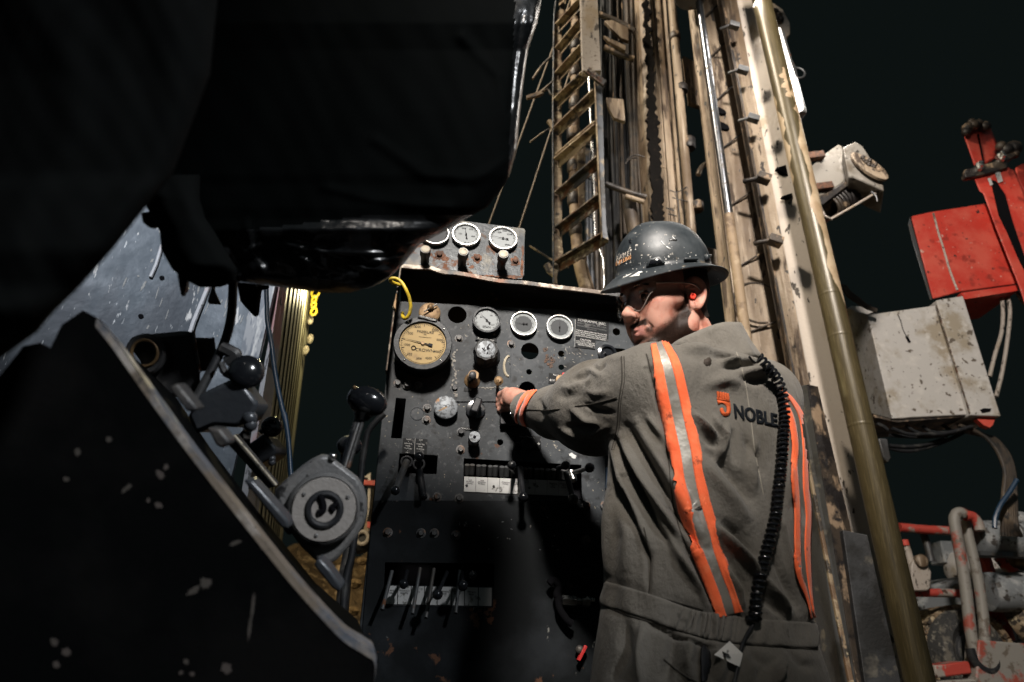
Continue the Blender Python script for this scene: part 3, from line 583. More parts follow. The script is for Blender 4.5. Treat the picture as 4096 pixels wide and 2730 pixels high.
cx, cy, A_, B_ = ip(1), ip(2), ip(3), ip(4)
dx, dy = X[..., 0]-cx, X[..., 1]-cy; ca, sa = math.cos(ALPHA), math.sin(ALPHA)
u_ = dx*ca+dy*sa; v_ = -dx*sa+dy*ca
n_ = 2.35; f = ((np.abs(u_/A_)**n_+np.abs(v_/B_)**n_)**(1/n_)-1)*np.minimum(A_, B_)
f = np.maximum(f, z-RG[-1, 0]); f = np.maximum(f, (RG[0, 0]-.02)-z)
body = f
SL = V(2612, 1560, 1.165); EL = V(2375, 1636, 1.31); WR = V(2225, 1650, 1.42); CU = V(2078, 1632, 1.545)
arm = smin(cone(X, SL, EL, .088, .088), cone(X, EL, WR, .088, .056), .03); arm = smin(arm, cone(X, WR, CU, .056, .035), .02)
d_ = (Vector(CU)-Vector(WR)).normalized(); cutp = ((X-np.array(CU-d_*.012, np.float32))@np.array(d_, np.float32)); arm = np.maximum(arm, cutp)
body = smin(body, arm, .035)
SR = V(3040, 1600, 1.27); ER = V(3000, 1900, 1.45); HR = V(2760, 1940, 1.56)
armr = smin(cone(X, SR, ER, .08, .065), cone(X, ER, HR, .065, .042), .02); body = smin(body, armr, .03)
hc = Vector((RG[0, 1], RG[0, 2], 0)); side = Vector((ca, sa, 0))
for s in (-1, 1):
    H = hc+side*.105*s; H.z = HIPZ-.02; K = hc+side*.125*s+Vector((.02, .02, .52)); An = hc+side*.13*s+Vector((.0, -.01, .10))
    leg = smin(cone(X, H, K, .115, .085), cone(X, K, An, .085, .068), .04); body = smin(body, leg, .06)
body = np.maximum(body, .07-z)
cv, cq = nets(body, lo, h)
# smooth once
def laplace(v, q, it=2, lam=.5):
    n = len(v)
    for _ in range(it):
        s = np.zeros_like(v); c = np.zeros(n)
        for i in range(4):
            a, b = q[:, i], q[:, (i+1) % 4]
            np.add.at(s, a, v[b]); np.add.at(s, b, v[a]); np.add.at(c, a, 1); np.add.at(c, b, 1)
        v = v+(s/np.maximum(c, 1)[:, None]-v)*lam
    return v
cv = laplace(cv, cq, 3)
def subdiv(v, q):
    """plain linear quad split followed by smoothing"""
    E = np.concatenate([q[:, [i, (i+1) % 4]] for i in range(4)]); E = np.sort(E, 1); ue, inv = np.unique(E[:, 0]*len(v)+E[:, 1], return_inverse=True)
    em = (v[ue//len(v)]+v[ue % len(v)])/2; fc = v[q].mean(1); nv = len(v); ne = len(em); m = len(q)
    e = [nv+inv[i*m:(i+1)*m] for i in range(4)]; c = nv+ne+np.arange(m)
    Q = np.concatenate([np.stack([q[:, i], e[i], c, e[(i+3) % 4]], 1) for i in range(4)])
    return np.concatenate([v, em, fc]), Q
def normals(v, q):
    nrm = np.cross(v[q[:, 2]]-v[q[:, 0]], v[q[:, 3]]-v[q[:, 1]]); N = np.zeros_like(v)
    for i in range(4): np.add.at(N, q[:, i], nrm)
    return N/np.maximum(np.linalg.norm(N, axis=1), 1e-9)[:, None]
cv, cq = subdiv(cv, cq); cv = laplace(cv, cq, 2)
def seg_dist(px, py, pts):
    best = np.full(px.shape, 1e9); tt = np.zeros(px.shape); L = 0; pts = [np.array(p, float) for p in pts]; tot = sum(np.linalg.norm(b-a) for a, b in zip(pts, pts[1:]))
    for a, b in zip(pts, pts[1:]):
        ab = b-a; l = np.linalg.norm(ab); t = np.clip(((px-a[0])*ab[0]+(py-a[1])*ab[1])/(l*l), 0, 1)
        d = np.hypot(px-a[0]-t*ab[0], py-a[1]-t*ab[1]); m = d < best; best = np.where(m, d, best); tt = np.where(m, (L+t*l)/tot, tt); L += l
    return best, tt
# folds: (points, amplitude mm, width px)
zz_ = lambda z, *p: [z(*q) for q in p]
FOLDS = [
 (zz_(Z6, (300, -120), (320, 300), (300, 680)), 6, 30), (zz_(Z6, (430, -100), (500, 100), (560, 260)), -9, 16), (zz_(Z6, (420, 60), (480, 330), (430, 650)), 5, 30), (zz_(Z6, (560, 260), (630, 500), (630, 800)), -4, 9),
 (zz_(Z5, (320, 900), (480, 1250), (640, 1568), (800, 1780)), -11, 15), (zz_(Z5, (360, 880), (560, 1250), (760, 1568), (930, 1790)), 8, 18), (zz_(Z5, (400, 800), (620, 1150), (800, 1450), (960, 1750)), -9, 16), (zz_(Z5, (480, 760), (680, 1100), (850, 1400), (1010, 1700)), 6, 20), (zz_(Z5, (300, 950), (400, 1250), (500, 1500), (600, 1750)), 7, 18),
 (zz_(Z5, (300, 1060), (360, 1300), (440, 1560)), -8, 14), (zz_(Z5, (560, 700), (680, 860), (760, 960)), 4, 14),
 (zz_(Z5, (560, 260), (600, 400), (700, 800), (745, 1200), (790, 1500)), -4.5, 7),
 (zz_(Z6, (860, 80), (900, 300), (1040, 540), (1150, 820), (1220, 960)), -8, 13), (zz_(Z6, (700, 150), (860, 420), (1040, 700), (1150, 900)), 6, 14),
 (zz_(Z5, (1090, 250), (1180, 240), (1290, 235)), -8, 16), (zz_(Z5, (1150, 340), (1250, 330), (1330, 320)), -5, 13), (zz_(Z5, (1290, 375), (1400, 370), (1520, 330)), 7, 20), (zz_(Z5, (1310, 300), (1380, 300), (1460, 320)), -8, 12), (zz_(Z5, (1150, 280), (1250, 285), (1300, 270)), 6, 14), (zz_(Z5, (1300, 420), (1420, 440), (1560, 400)), -5, 18), (zz_(Z5, (1040, 470), (1180, 430), (1300, 460)), 4, 25), (zz_(Z5, (820, 180), (950, 200), (1080, 190)), 4, 20),
 (zz_(Z5, (930, 700), (1020, 800), (1100, 880)), 6, 11), (zz_(Z5, (960, 830), (1060, 930), (1150, 960)), -5, 13), (zz_(Z5, (1090, 720), (1110, 790), (1170, 880)), 5, 10), (zz_(Z5, (1190, 800), (1160, 940), (1120, 1080)), 5, 12), (zz_(Z5, (1230, 850), (1240, 1000), (1260, 1100)), -4, 13),
 (zz_(Z5, (1010, 960), (1150, 1080), (1300, 1260), (1390, 1420)), -10, 26), (zz_(Z5, (1000, 1070), (1120, 1230), (1250, 1400), (1360, 1568)), 5, 28), (zz_(Z6, (1220, 230), (1360, 400), (1500, 560), (1580, 680)), 9, 16), (zz_(Z6, (1250, 180), (1400, 300), (1560, 520)), -10, 22), (zz_(Z6, (1200, 330), (1320, 520), (1440, 720), (1480, 900)), -6, 18), (zz_(Z6, (1300, 560), (1400, 780), (1440, 950)), 5, 18),
 (zz_(Z5, (1400, 900), (1380, 1100), (1400, 1300)), 4, 16), (zz_(Z5, (1330, 900), (1420, 1050), (1480, 1200)), -5, 16),
 (zz_(Z5, (1600, 900), (1640, 1150), (1680, 1400)), 4, 12), (zz_(Z6, (1720, 100), (1830, 420), (1960, 800), (2030, 1010)), 7, 13), (zz_(Z6, (1660, 330), (1780, 640), (1920, 960)), -8, 14), (zz_(Z6, (1590, 640), (1700, 800), (1830, 980)), 7, 14), (zz_(Z6, (1560, 760), (1660, 880), (1780, 1000)), -7, 14), (zz_(Z6, (1780, 250), (1900, 600), (1990, 900)), -6, 11), (zz_(Z5, (1620, 640), (1650, 900), (1690, 1100)), -5, 12),
 (zz_(Z2, (1900, 290), (2020, 380), (2180, 440)), 8, 14), (zz_(Z2, (1880, 440), (2000, 450), (2120, 430)), -8, 12), (zz_(Z2, (1960, 480), (2080, 500), (2200, 450)), 6, 10), (zz_(Z2, (1700, 520), (1900, 560), (2100, 600), (2230, 590)), -11, 18), (zz_(Z2, (1800, 470), (1960, 540), (2150, 545)), 7, 12),
 (zz_(Z2, (1760, 170), (1850, 200), (1960, 170)), -5, 14), (zz_(Z2, (1800, 100), (1900, 120), (2000, 60)), 5, 14), (zz_(Z2, (1600, 200), (1650, 300), (1640, 380)), -4, 12), (zz_(Z2, (1920, 60), (2000, 20), (2050, -30)), -6, 10), (zz_(Z2, (2000, 120), (2100, 160), (2220, 150)), 4, 16), (zz_(Z2, (2000, 250), (2100, 300), (2250, 330)), -5, 12),
 (zz_(Z5, (130, 330), (180, 345), (230, 300)), -9, 9), (zz_(Z5, (20, 400), (120, 350), (200, 400)), 5, 11), (zz_(Z5, (220, 240), (300, 260), (400, 230)), 4, 14),
 (zz_(Z6, (420, 1010), (440, 1300), (330, 1568)), -7, 24), (zz_(Z6, (600, 1060), (560, 1300), (560, 1568)), 5, 20), (zz_(Z6, (850, 1140), (830, 1350), (760, 1568)), -9, 26), (zz_(Z6, (1000, 1180), (960, 1400), (1000, 1568)), 6, 24), (zz_(Z6, (1200, 1220), (1260, 1400), (1230, 1568)), 5, 18), (zz_(Z6, (1150, 1210), (1170, 1400), (1120, 1568)), -7, 14), (zz_(Z6, (1500, 1300), (1640, 1420), (1560, 1568)), -5, 26), (zz_(Z6, (1780, 1380), (1720, 1480), (1700, 1600)), 8, 12), (zz_(Z6, (1850, 1300), (1960, 1420), (2080, 1440)), -5, 20),
 (zz_(Z6, (600, 1050), (900, 1180), (1300, 1300)), -5, 9),
]
Nn = normals(cv, cq); pxx, pyy, dd = proj_np(cv)
vd = cv-np.array(C0); vd /= np.linalg.norm(vd, axis=1)[:, None]; facing = np.clip(-(Nn*vd).sum(1)*2.5, 0, 1)
disp = np.zeros(len(cv)); act = facing > 0
for pts, amp, w in FOLDS:
    P_ = np.array(pts); m = act & (pxx > P_[:, 0].min()-4*w) & (pxx < P_[:, 0].max()+4*w) & (pyy > P_[:, 1].min()-4*w) & (pyy < P_[:, 1].max()+4*w)
    if not m.any(): continue
    if amp < 0 and w > 12: amp *= .6
    if pts[0][0] < 2440 and pts[0][1] < 1800: amp *= .42
    d, t = seg_dist(pxx[m], pyy[m], pts); env = np.sin(np.pi*np.clip(t, .02, .98))**.5
    disp[m] += amp*.001*2.9*np.exp(-(d/w)**2)*env*facing[m]
# gentle irregular wrinkling everywhere (sum of warped sines)
q = cv*np.array([1, 1, .55]); nz_ = np.zeros(len(cv))
for k in range(9):
    a = np.random.randn(3); a /= np.linalg.norm(a); fr = 18+9*k; nz_ += np.sin(q@a*fr+2.2*np.sin(q@np.roll(a, 1)*fr*.6+k))/(1+k*.8)
disp += nz_*.0011
# waist gathers
wb, wt = seg_dist(pxx, pyy, zz_(Z6, (250, 800), (640, 930), (1150, 1080), (1500, 1130), (2060, 1170)))
gather = np.exp(-((wt-.47)/.08)**2)
disp += np.where(wb < 75, -.003*gather*np.exp(-(wb/60)**4), 0)*facing
disp += np.where(wb < 110, .0018*(1-gather)*np.sin(pxx*.055+np.sin(pxx*.013)*2)*np.exp(-(wb/70)**4), 0)*facing
disp += facing*(-.006*np.exp(-((wb)/70)**4))
cv = cv+Nn*disp[:, None]
m_cloth = material('coverall_cloth', (.125, .115, .098), .85, 0, [((.15, .14, .122), 7, .5, .75, 5), ((.068, .058, .042), 5, .54, .76, 8), ((.05, .045, .036), 22, .68, .78, 6)], [(900, .0006, None), (150, .0010, None), (34, .0028, (1, 1, .45)), (14, .004, (1.2, 1.2, .5))], sheen=.12, rvar=.1)
cover = mk('coverall', (cv, cq), m_cloth, MAN, auto=0)
co = ORG['person']
bv = BVHTree.FromPolygons([Vector(v) for v in cv], [tuple(int(i) for i in f_) for f_ in cq])
def onto(px, py, off, bvh=None):
    r = ray(px, py).normalized(); h_ = (bvh or bv).ray_cast(C0, r)
    if h_[0] is None: return None
    nn = h_[1]
    if nn.dot(r) > 0: nn = -nn
    return h_[0]+nn*off
def strip(center, width, nw=8, step=8, off=.0025, thick=.0015, bvh=None, offf=None, clip=None):
    """strip sewn onto a surface: centre line and widths in photo pixels"""
    pts = [Vector((x, y, w)) for (x, y), w in zip(center, width)]; sp = smooth_path(pts, 8); vs = []; ok = []
    L = [0]
    for a, b in zip(sp, sp[1:]): L.append(L[-1]+(Vector(b[:2])-Vector(a[:2])).length)
    n = max(2, int(L[-1]/step)); rowsn = []
    for i in range(n+1):
        s = L[-1]*i/n; k = max(j for j in range(len(L)) if L[j] <= s+1e-6); k = min(k, len(sp)-2); t = (s-L[k])/max(L[k+1]-L[k], 1e-6)
        p = sp[k].lerp(sp[k+1], t); a = sp[min(k+1, len(sp)-1)]-sp[max(k-1, 0)]; d = Vector((a.x, a.y)).normalized(); nn = Vector((d.y, -d.x))
        rowp = []
        for j in range(nw+1):
            w = (j/nw-.5)*p.z; q = onto(p.x+nn.x*w, p.y+nn.y*w, off+(offf(i/n, j/nw) if offf else 0), bvh)
            rowp.append(q)
        rowsn.append(rowp)
    vmap = {}; vs = []; fs = []
    for i, r_ in enumerate(rowsn):
        for j, q in enumerate(r_):
            if q is not None: vmap[(i, j)] = len(vs); vs.append(q)
    for i in range(n):
        for j in range(nw):
            ks = [(i, j), (i, j+1), (i+1, j+1), (i+1, j)]
            if all(k in vmap for k in ks):
                f4 = [vmap[k] for k in ks]; pp = [vs[k] for k in f4]
                if max((pp[0]-pp[2]).length, (pp[1]-pp[3]).length) < .04: fs.append(f4)
    return vs, fs
def sewn(name, geo, mat, parent, thick=.0012, label=None):
    o = mk(name, geo, mat, parent, auto=0, label=label); s = o.modifiers.new('t', 'SOLIDIFY'); s.thickness = thick; s.offset = 0; return o
m_orange = material('orange_tape', (1.0, .15, .04), .75, 0, [((1.0, .22, .08), 30, .5, .8), ((.35, .06, .02), 26, .66, .74, 6)], [(500, .0004, None), (35, .0015, None)], sheen=.2)
m_refl = material('reflective_tape', (.23, .215, .185), .42, .25, [((.40, .39, .36), 18, .5, .7, 4)], [(30, .0012, None)])
backL = zz_(Z5, (655, 150), (720, 330), (770, 560), (818, 780), (865, 1000), (898, 1220), (945, 1450))+zz_(Z6, (1030, 50), (1085, 250), (1130, 420), (1195, 600), (1270, 800), (1325, 985))
wL = [50, 70, 92, 106, 110, 112, 112, 112, 112, 104, 100, 100, 98]
wL = [w*1.02 for w in wL]
wL = [62, 100, 110, 112, 114, 116, 116, 116, 114, 108, 100, 104, 102]
sewn('reflective_tape', strip(backL, [w*.50 for w in wL], 6, 8, .0035), m_refl, MAN)
def offpath(c, w, s):
    out = []
    for i, (x, y) in enumerate(c):
        a = c[max(i-1, 0)]; b = c[min(i+1, len(c)-1)]; dx, dy = b[0]-a[0], b[1]-a[1]; l = math.hypot(dx, dy); out.append((x+dy/l*w[i]*s, y-dx/l*w[i]*s))
    return out
for s in (-.345, .345): sewn('orange_tape', strip(offpath(backL, wL, s), [w*.34 for w in wL], 5, 6, .0042), m_orange, MAN)
backR = [(3117, 1562), (3150, 1610), (3178, 1680), (3196, 1780), (3192, 1870), (3196, 1960), (3205, 2060), (3202, 2180), (3208, 2290), (3232, 2400), (3246, 2470)]
wR = [12, 40, 54, 58, 56, 60, 58, 60, 46, 22, 14]
sewn('reflective_tape', strip(backR, [w*.6 for w in wR], 5, 7, .003), m_refl, MAN)
for s, ph in ((-.36, 0), (.36, 1.2)):
    c_ = offpath(backR, wR, s); c_ = [(x+3*math.sin(y*.03+ph), y) for x, y in c_]
    sewn('orange_tape', strip(c_, [w*.42 for w in wR], 4, 6, .0038), m_orange, MAN)
# cuff bands
cb1 = zz_(D2, (1095, 335), (960, 430), (860, 560), (800, 690), (745, 830), (740, 960), (800, 1110)); cb2 = zz_(D2, (960, 400), (830, 480), (735, 590), (675, 720), (635, 850), (620, 950), (650, 1040))
sewn('orange_tape', strip(cb1, [12, 17, 18, 17, 16, 16, 12], 3, 4, .003), m_orange, MAN); sewn('orange_tape', strip(cb2, [8, 13, 15, 12, 10, 9, 7], 3, 4, .003), m_orange, MAN)
sewn('reflective_tape', strip([((a[0]+b[0])/2, (a[1]+b[1])/2) for a, b in zip(cb1, cb2)], [12]*7, 3, 4, .002), m_refl, MAN)
# belt of the coverall and collar
belt = zz_(Z6, (248, 800), (640, 920), (1000, 1050), (1250, 1095), (1500, 1130), (1800, 1150), (2070, 1165))
def ruche(s, t): g_ = math.exp(-((s-.50)/.11)**2); e = 1-abs(2*t-1)**6; return (.0042*g_*math.sin(s*215+1.5*math.sin(s*90)+(t-.5)*1.5)+.0012*(1-g_)*math.sin(s*60+2*math.sin(s*17)))*e+.0015*e
sewn('waistband', strip(belt, [100, 100, 100, 110, 105, 105, 105], 10, 2.5, .002, offf=ruche), m_cloth, MAN, .002)
col = zz_(F1, (1330, 1160), (1430, 1080), (1620, 970), (1820, 900), (1990, 930), (2120, 1060))
m_seam = material('seam_thread', (.035, .031, .025), .95)
def seam(pts, r=.0011, off=.0004, m=m_seam):
    sp = smooth_path([Vector((x, y, 0)) for x, y in pts], 10); q = [onto(p.x, p.y, off) for p in sp]; q = [a for a in q if a is not None]
    if len(q) > 2: mk('seam', tube(q, r, 6, 1), m, MAN)
seam(zz_(Z5, (0, 640), (180, 610), (330, 570))); seam(zz_(Z5, (365, 250), (370, 420), (345, 600), (330, 800), (290, 980)), .0014)
seam(zz_(Z5, (385, 250), (390, 420), (362, 600), (348, 800), (305, 980)), .0008)
seam(zz_(Z5, (560, 230), (605, 400), (650, 620), (705, 850), (735, 1100), (770, 1400))+zz_(Z6, (860, 100), (900, 260), (1010, 480), (1130, 780), (1200, 960)), .0011)
m_lseam = material('light_seam', (.26, .24, .2), .9)
seam(zz_(Z5, (1195, 105), (1270, 230), (1305, 330), (1345, 520), (1380, 760), (1410, 1000), (1450, 1200), (1475, 1330)), .0009, .0002, m_lseam)
seam(zz_(Z6, (590, 240), (635, 440), (650, 650), (632, 815)), .0012); seam(zz_(Z6, (265, 690), (560, 790), (960, 905), (1100, 945))); seam(zz_(Z6, (240, 905), (480, 1000), (900, 1120), (1150, 1195), (1500, 1245), (2080, 1285)), .0016)
seam(zz_(Z6, (760, 1370), (900, 1480), (1050, 1568))); seam(D2pts := zz_(D2, (790, 775), (1180, 795), (1470, 765)), .0008)
# embroidery
m_emb = material('orange_embroidery', (.62, .10, .02), .8, 0, [], [(300, .0006, (1, 1, 4))]); m_embk = material('black_embroidery', (.010, .012, .015), .7, 0, [], [(300, .0004, None)], spec=.05)
def sew_poly(name, px, mat, thick=.0018, parent=MAN, bvh=None, off=.0006):
    cu = bpy.data.curves.new('c', 'CURVE'); cu.dimensions = '2D'; cu.fill_mode = 'BOTH'; cu.extrude = 0
    for poly in (px if hasattr(px[0][0], '__len__') else [px]):
        s = cu.splines.new('POLY'); s.points.add(len(poly)-1)
        for p, q in zip(s.points, poly): p.co = (q[0], -q[1], 0, 1)
        s.use_cyclic_u = True
    g = curve_mesh(cu, Matrix()); return map_flat(name, g, lambda x, y: (x, -y), mat, thick, parent, bvh, off)
def map_flat(name, g, fn, mat, thick, parent, bvh=None, off=.0006):
    vs = []; bad = set()
    for i, q in enumerate(g[0]):
        r = onto(*fn(q[0], q[1]), off+thick/2, bvh)
        if r is None: bad.add(i); r = Vector((0, 0, 0))
        vs.append(r)
    fs = [f_ for f_ in g[1] if not any(i in bad for i in f_)]
    used = sorted({i for f_ in fs for i in f_}); mp = {a: b for b, a in enumerate(used)}
    if not fs: return None
    o = mk(name, ([vs[i] for i in used], [[mp[i] for i in f_] for f_ in fs]), mat, parent, auto=0); s = o.modifiers.new('t', 'SOLIDIFY'); s.thickness = thick; s.offset = 0; return o
def bar(a, b, w, n=5):
    d = math.atan2(b[1]-a[1], b[0]-a[0]); return [(a[0]+w*math.cos(d+math.pi/2+math.pi*i/n), a[1]+w*math.sin(d+math.pi/2+math.pi*i/n)) for i in range(n+1)]+[(b[0]+w*math.cos(d-math.pi/2+math.pi*i/n), b[1]+w*math.sin(d-math.pi/2+math.pi*i/n)) for i in range(n+1)]
for a, b in (((310, 435), (325, 575)), ((378, 448), (392, 588)), ((440, 462), (455, 604)), ((502, 478), (518, 618)), ((556, 492), (572, 628))):
    sew_poly('embroidered_emblem', bar(N3(*a), N3(*b), 4.1), m_emb)
sew_poly('embroidered_emblem', zz_(N3, (282, 585), (612, 665), (612, 688), (282, 610)), m_emb)
hook = zz_(N3, (300, 640), (350, 648), (480, 680), (612, 710), (628, 800), (632, 900), (615, 980), (570, 1030), (510, 1050), (450, 1030), (400, 980), (370, 920), (362, 870), (375, 840), (410, 835), (440, 855), (452, 900), (470, 950), (500, 965), (530, 930), (535, 870), (520, 790), (480, 740), (420, 712), (370, 718), (325, 755), (308, 700))
sew_poly('embroidered_emblem', hook, m_emb)
def letters(s, corners, mat, name, thick=.0016, parent=MAN, bvh=None, bold=.02, gap=0):
    """text stretched into a pixel quad: tl,tr,br,bl"""
    cu = bpy.data.curves.new('t', 'FONT'); cu.body = s; cu.resolution_u = 4; cu.offset = bold; g = curve_mesh(cu, Matrix()); A = np.array([tuple(q) for q in g[0]])
    x0, x1, y0, y1 = A[:, 0].min(), A[:, 0].max(), A[:, 1].min(), A[:, 1].max(); tl, tr, br, bl = [np.array(c, float) for c in corners]
    def fn(x, y):
        a, b = (x-x0)/(x1-x0), (y1-y)/(y1-y0); p = (tl*(1-a)+tr*a)*(1-b)+(bl*(1-a)+br*a)*b; return p[0], p[1]
    # subdivide long triangles so that they follow the surface
    bm = bmesh.new(); vv = [bm.verts.new(q) for q in g[0]]
    for f_ in g[1]:
        try: bm.faces.new([vv[i] for i in f_])
        except ValueError: pass
    bmesh.ops.triangulate(bm, faces=bm.faces[:]); bmesh.ops.subdivide_edges(bm, edges=[e for e in bm.edges if e.calc_length() > .15], cuts=3, use_grid_fill=True)
    bm.verts.index_update(); g2 = ([v.co.copy() for v in bm.verts], [tuple(v.index for v in f_.verts) for f_ in bm.faces]); bm.free()
    return map_flat(name, g2, fn, mat, thick, parent, bvh)
nb = [N3(x, y) for x, y in ((700, 730), (1790, 990), (1810, 1320), (740, 1095))]
letters('NOBLE', nb, m_embk, 'embroidered_lettering', bold=.028)
# dark stain on the shoulder blade, pass pocket, hanging tag
m_stain = material('oil_stain', (.035, .025, .018), .8)
for i, (c, rx, ry) in enumerate(((Z5(1040, 292), 17, 17), (Z5(1042, 290), 8, 8))):
    rr = random.Random(i+3); sew_poly('oil_stain', [(c[0]+rx*(.75+.4*rr.random())*math.cos(a), c[1]+ry*(.75+.4*rr.random())*math.sin(a)) for a in [2*math.pi*k/18 for k in range(18)]], m_stain, .0004, off=.0003)
sewn('tool_loop', strip(zz_(Z6, (1090, 1275), (1100, 1568)), [26, 34], 4, 8, .006), m_rubber, MAN, .003)
mk('snap_button', sphere(onto(*D2(520, 852), .002), .0028, 10), m_chrome, MAN)
# ---- body: head, neck, hands (one mesh) ----
AH = R_(28); PH = R_(13); SCL = .965
fw = Vector((-math.cos(AH)*math.cos(PH), -math.sin(AH)*math.cos(PH), -math.sin(PH)))
lf = Vector((math.sin(AH), -math.cos(AH), 0)); lf = (lf-fw*lf.dot(fw)).normalized(); upv = fw.cross(lf).normalized()
if upv.z < 0: upv = -upv
roll = R_(-3); lf, upv = lf*math.cos(roll)+upv*math.sin(roll), upv*math.cos(roll)-lf*math.sin(roll)
OH = V(2770, 1180, 1.235)-lf*.078*SCL
HM = np.array([tuple(fw), tuple(lf), tuple(upv)])            # rows: local axes in world
def hp(x, y, z_): return OH+fw*x*SCL+lf*y*SCL+upv*z_*SCL
Xh, loh = gridpts((-.125, -.10, -.20), (.155, .10, .165), .0021)
def head_sdf(X):
    f = ell(X, (-.012, 0, .055), (.100, .077, .088))
    f = smin(f, ell(X, (.050, 0, .035), (.052, .062, .062)), .03)
    f = smin(f, ell(X, (.048, 0, -.030), (.050, .052, .062)), .025)
    for s in (-1, 1):
        f = smin(f, cone(X, (-.004, .055*s, -.035), (.012, .052*s, -.065), .020, .020), .02)
        f = smin(f, cone(X, (.012, .050*s, -.066), (.078, .018*s, -.098), .021, .019), .025)
        f = smin(f, cone(X, (.070, .046*s, -.012), (.030, .062*s, -.005), .017, .012), .022)
        f = smin(f, ell(X, (.068, .036*s, -.045), (.026, .020, .030)), .02)
    f = smin(f, ell(X, (.091, 0, -.098), (.019, .021, .016)), .016)
    f = smin(f, ell(X, (.080, 0, -.062), (.029, .031, .026)), .012)
    f = smin(f, cone(X, (.093, -.030, .030), (.093, .030, .030), .010, .010), .014)
    for s in (-1, 1): f = smax(f, -ell(X, (.103, .031*s, .008), (.016, .017, .012)), .012)
    f = smin(f, cone(X, (.097, 0, .018), (.118, 0, -.018), .0085, .0105), .008)
    f = smin(f, ell(X, (.123, 0, -.024), (.0125, .0125, .011)), .008)
    for s in (-1, 1):
        f = smin(f, ell(X, (.112, .0125*s, -.029), (.011, .0075, .0085)), .005)
        f = smax(f, -ell(X, (.116, .0075*s, -.0375), (.0075, .0035, .005)), .003)
    # lips
    f = smin(f, cone(X, (.1055, 0, -.0580), (.096, .021, -.0600), .0040, .0020), .004); f = smin(f, cone(X, (.1055, 0, -.0580), (.096, -.021, -.0600), .0040, .0020), .004)
    f = smin(f, cone(X, (.1040, 0, -.0690), (.095, .019, -.0650), .0048, .0020), .004); f = smin(f, cone(X, (.1040, 0, -.0690), (.095, -.019, -.0650), .0048, .0020), .004)
    f = smax(f, -cone(X, (.1095, -.020, -.0632), (.1095, .020, -.0632), .0022, .0022), .0015)
    f = smax(f, -ell(X, (.111, 0, -.083), (.010, .018, .006)), .008)
    # nasolabial fold
    for s in (-1, 1): f = smax(f, -cone(X, (.108, .019*s, -.030), (.094, .034*s, -.062), .0022, .0025), .005)
    # neck with tendons
    f = smin(f, cone(X, (-.022, 0, -.03), (-.062, .012, -.20), .060, .068), .02)
    for k in range(3): f = smin(f, cone(X, (-.018-.012*k, .066, -.075), (-.02-.02*k, .060, -.20), .004, .006), .006)
    for k in range(4): f = smax(f, -cone(X, (-.014-.013*k, .072, -.058-.006*k), (.016-.017*k, .064, -.140), .0012, .0018), .008)
    # ears
    for s in (-1, 1):
        q = X-np.array((-.008, .0745*s, .004), np.float32); a = R_(10); xx = q[..., 0]*math.cos(a)+q[..., 2]*math.sin(a); zz2 = -q[..., 0]*math.sin(a)+q[..., 2]*math.cos(a); yy = q[..., 1]*s-.30*(-xx)
        w_ = .0185*(1+.18*np.clip(zz2/.03, -1, 1)); hgt = .0315
        rho = np.sqrt((xx/w_)**2+(zz2/hgt)**2); rimd = np.sqrt(((rho-1)*.0165)**2+(yy-.008)**2)-.0042
        rimd = np.where((xx > .006) & (zz2 < .012), np.maximum(rimd, .002+.3*(xx-.006)), rimd)
        plated = np.maximum(np.abs(yy-.0005)-.0035, (rho-1.0)*.0165); rho2 = np.sqrt(((xx-.004)/.0085)**2+((zz2+.004)/.012)**2)
        plated = smax(plated, -(np.maximum((rho2-1)*.009, -(yy+.006))), .003)
        anti = np.sqrt(((np.sqrt(((xx+.001)/.0115)**2+((zz2+.001)/.019)**2)-1)*.012)**2+(yy-.004)**2)-.003
        anti = np.where(xx > .003, anti+.01, anti)
        e = smin(smin(rimd, plated, .003), anti, .003); e = smin(e, ell(np.stack([xx, yy, zz2], -1), (.004, .003, -.029), (.0095, .0045, .0095)), .004)
        e = smin(e, ell(np.stack([xx, yy, zz2], -1), (.0135, .002, -.004), (.005, .005, .007)), .004)
        f = smin(f, e, .004)
    return f
hv, hq = nets(head_sdf(Xh), loh, .0021); hv = laplace(hv, hq, 1, .4)
hloc = hv.copy(); hw_ = np.array(OH)+(hv*SCL)@HM
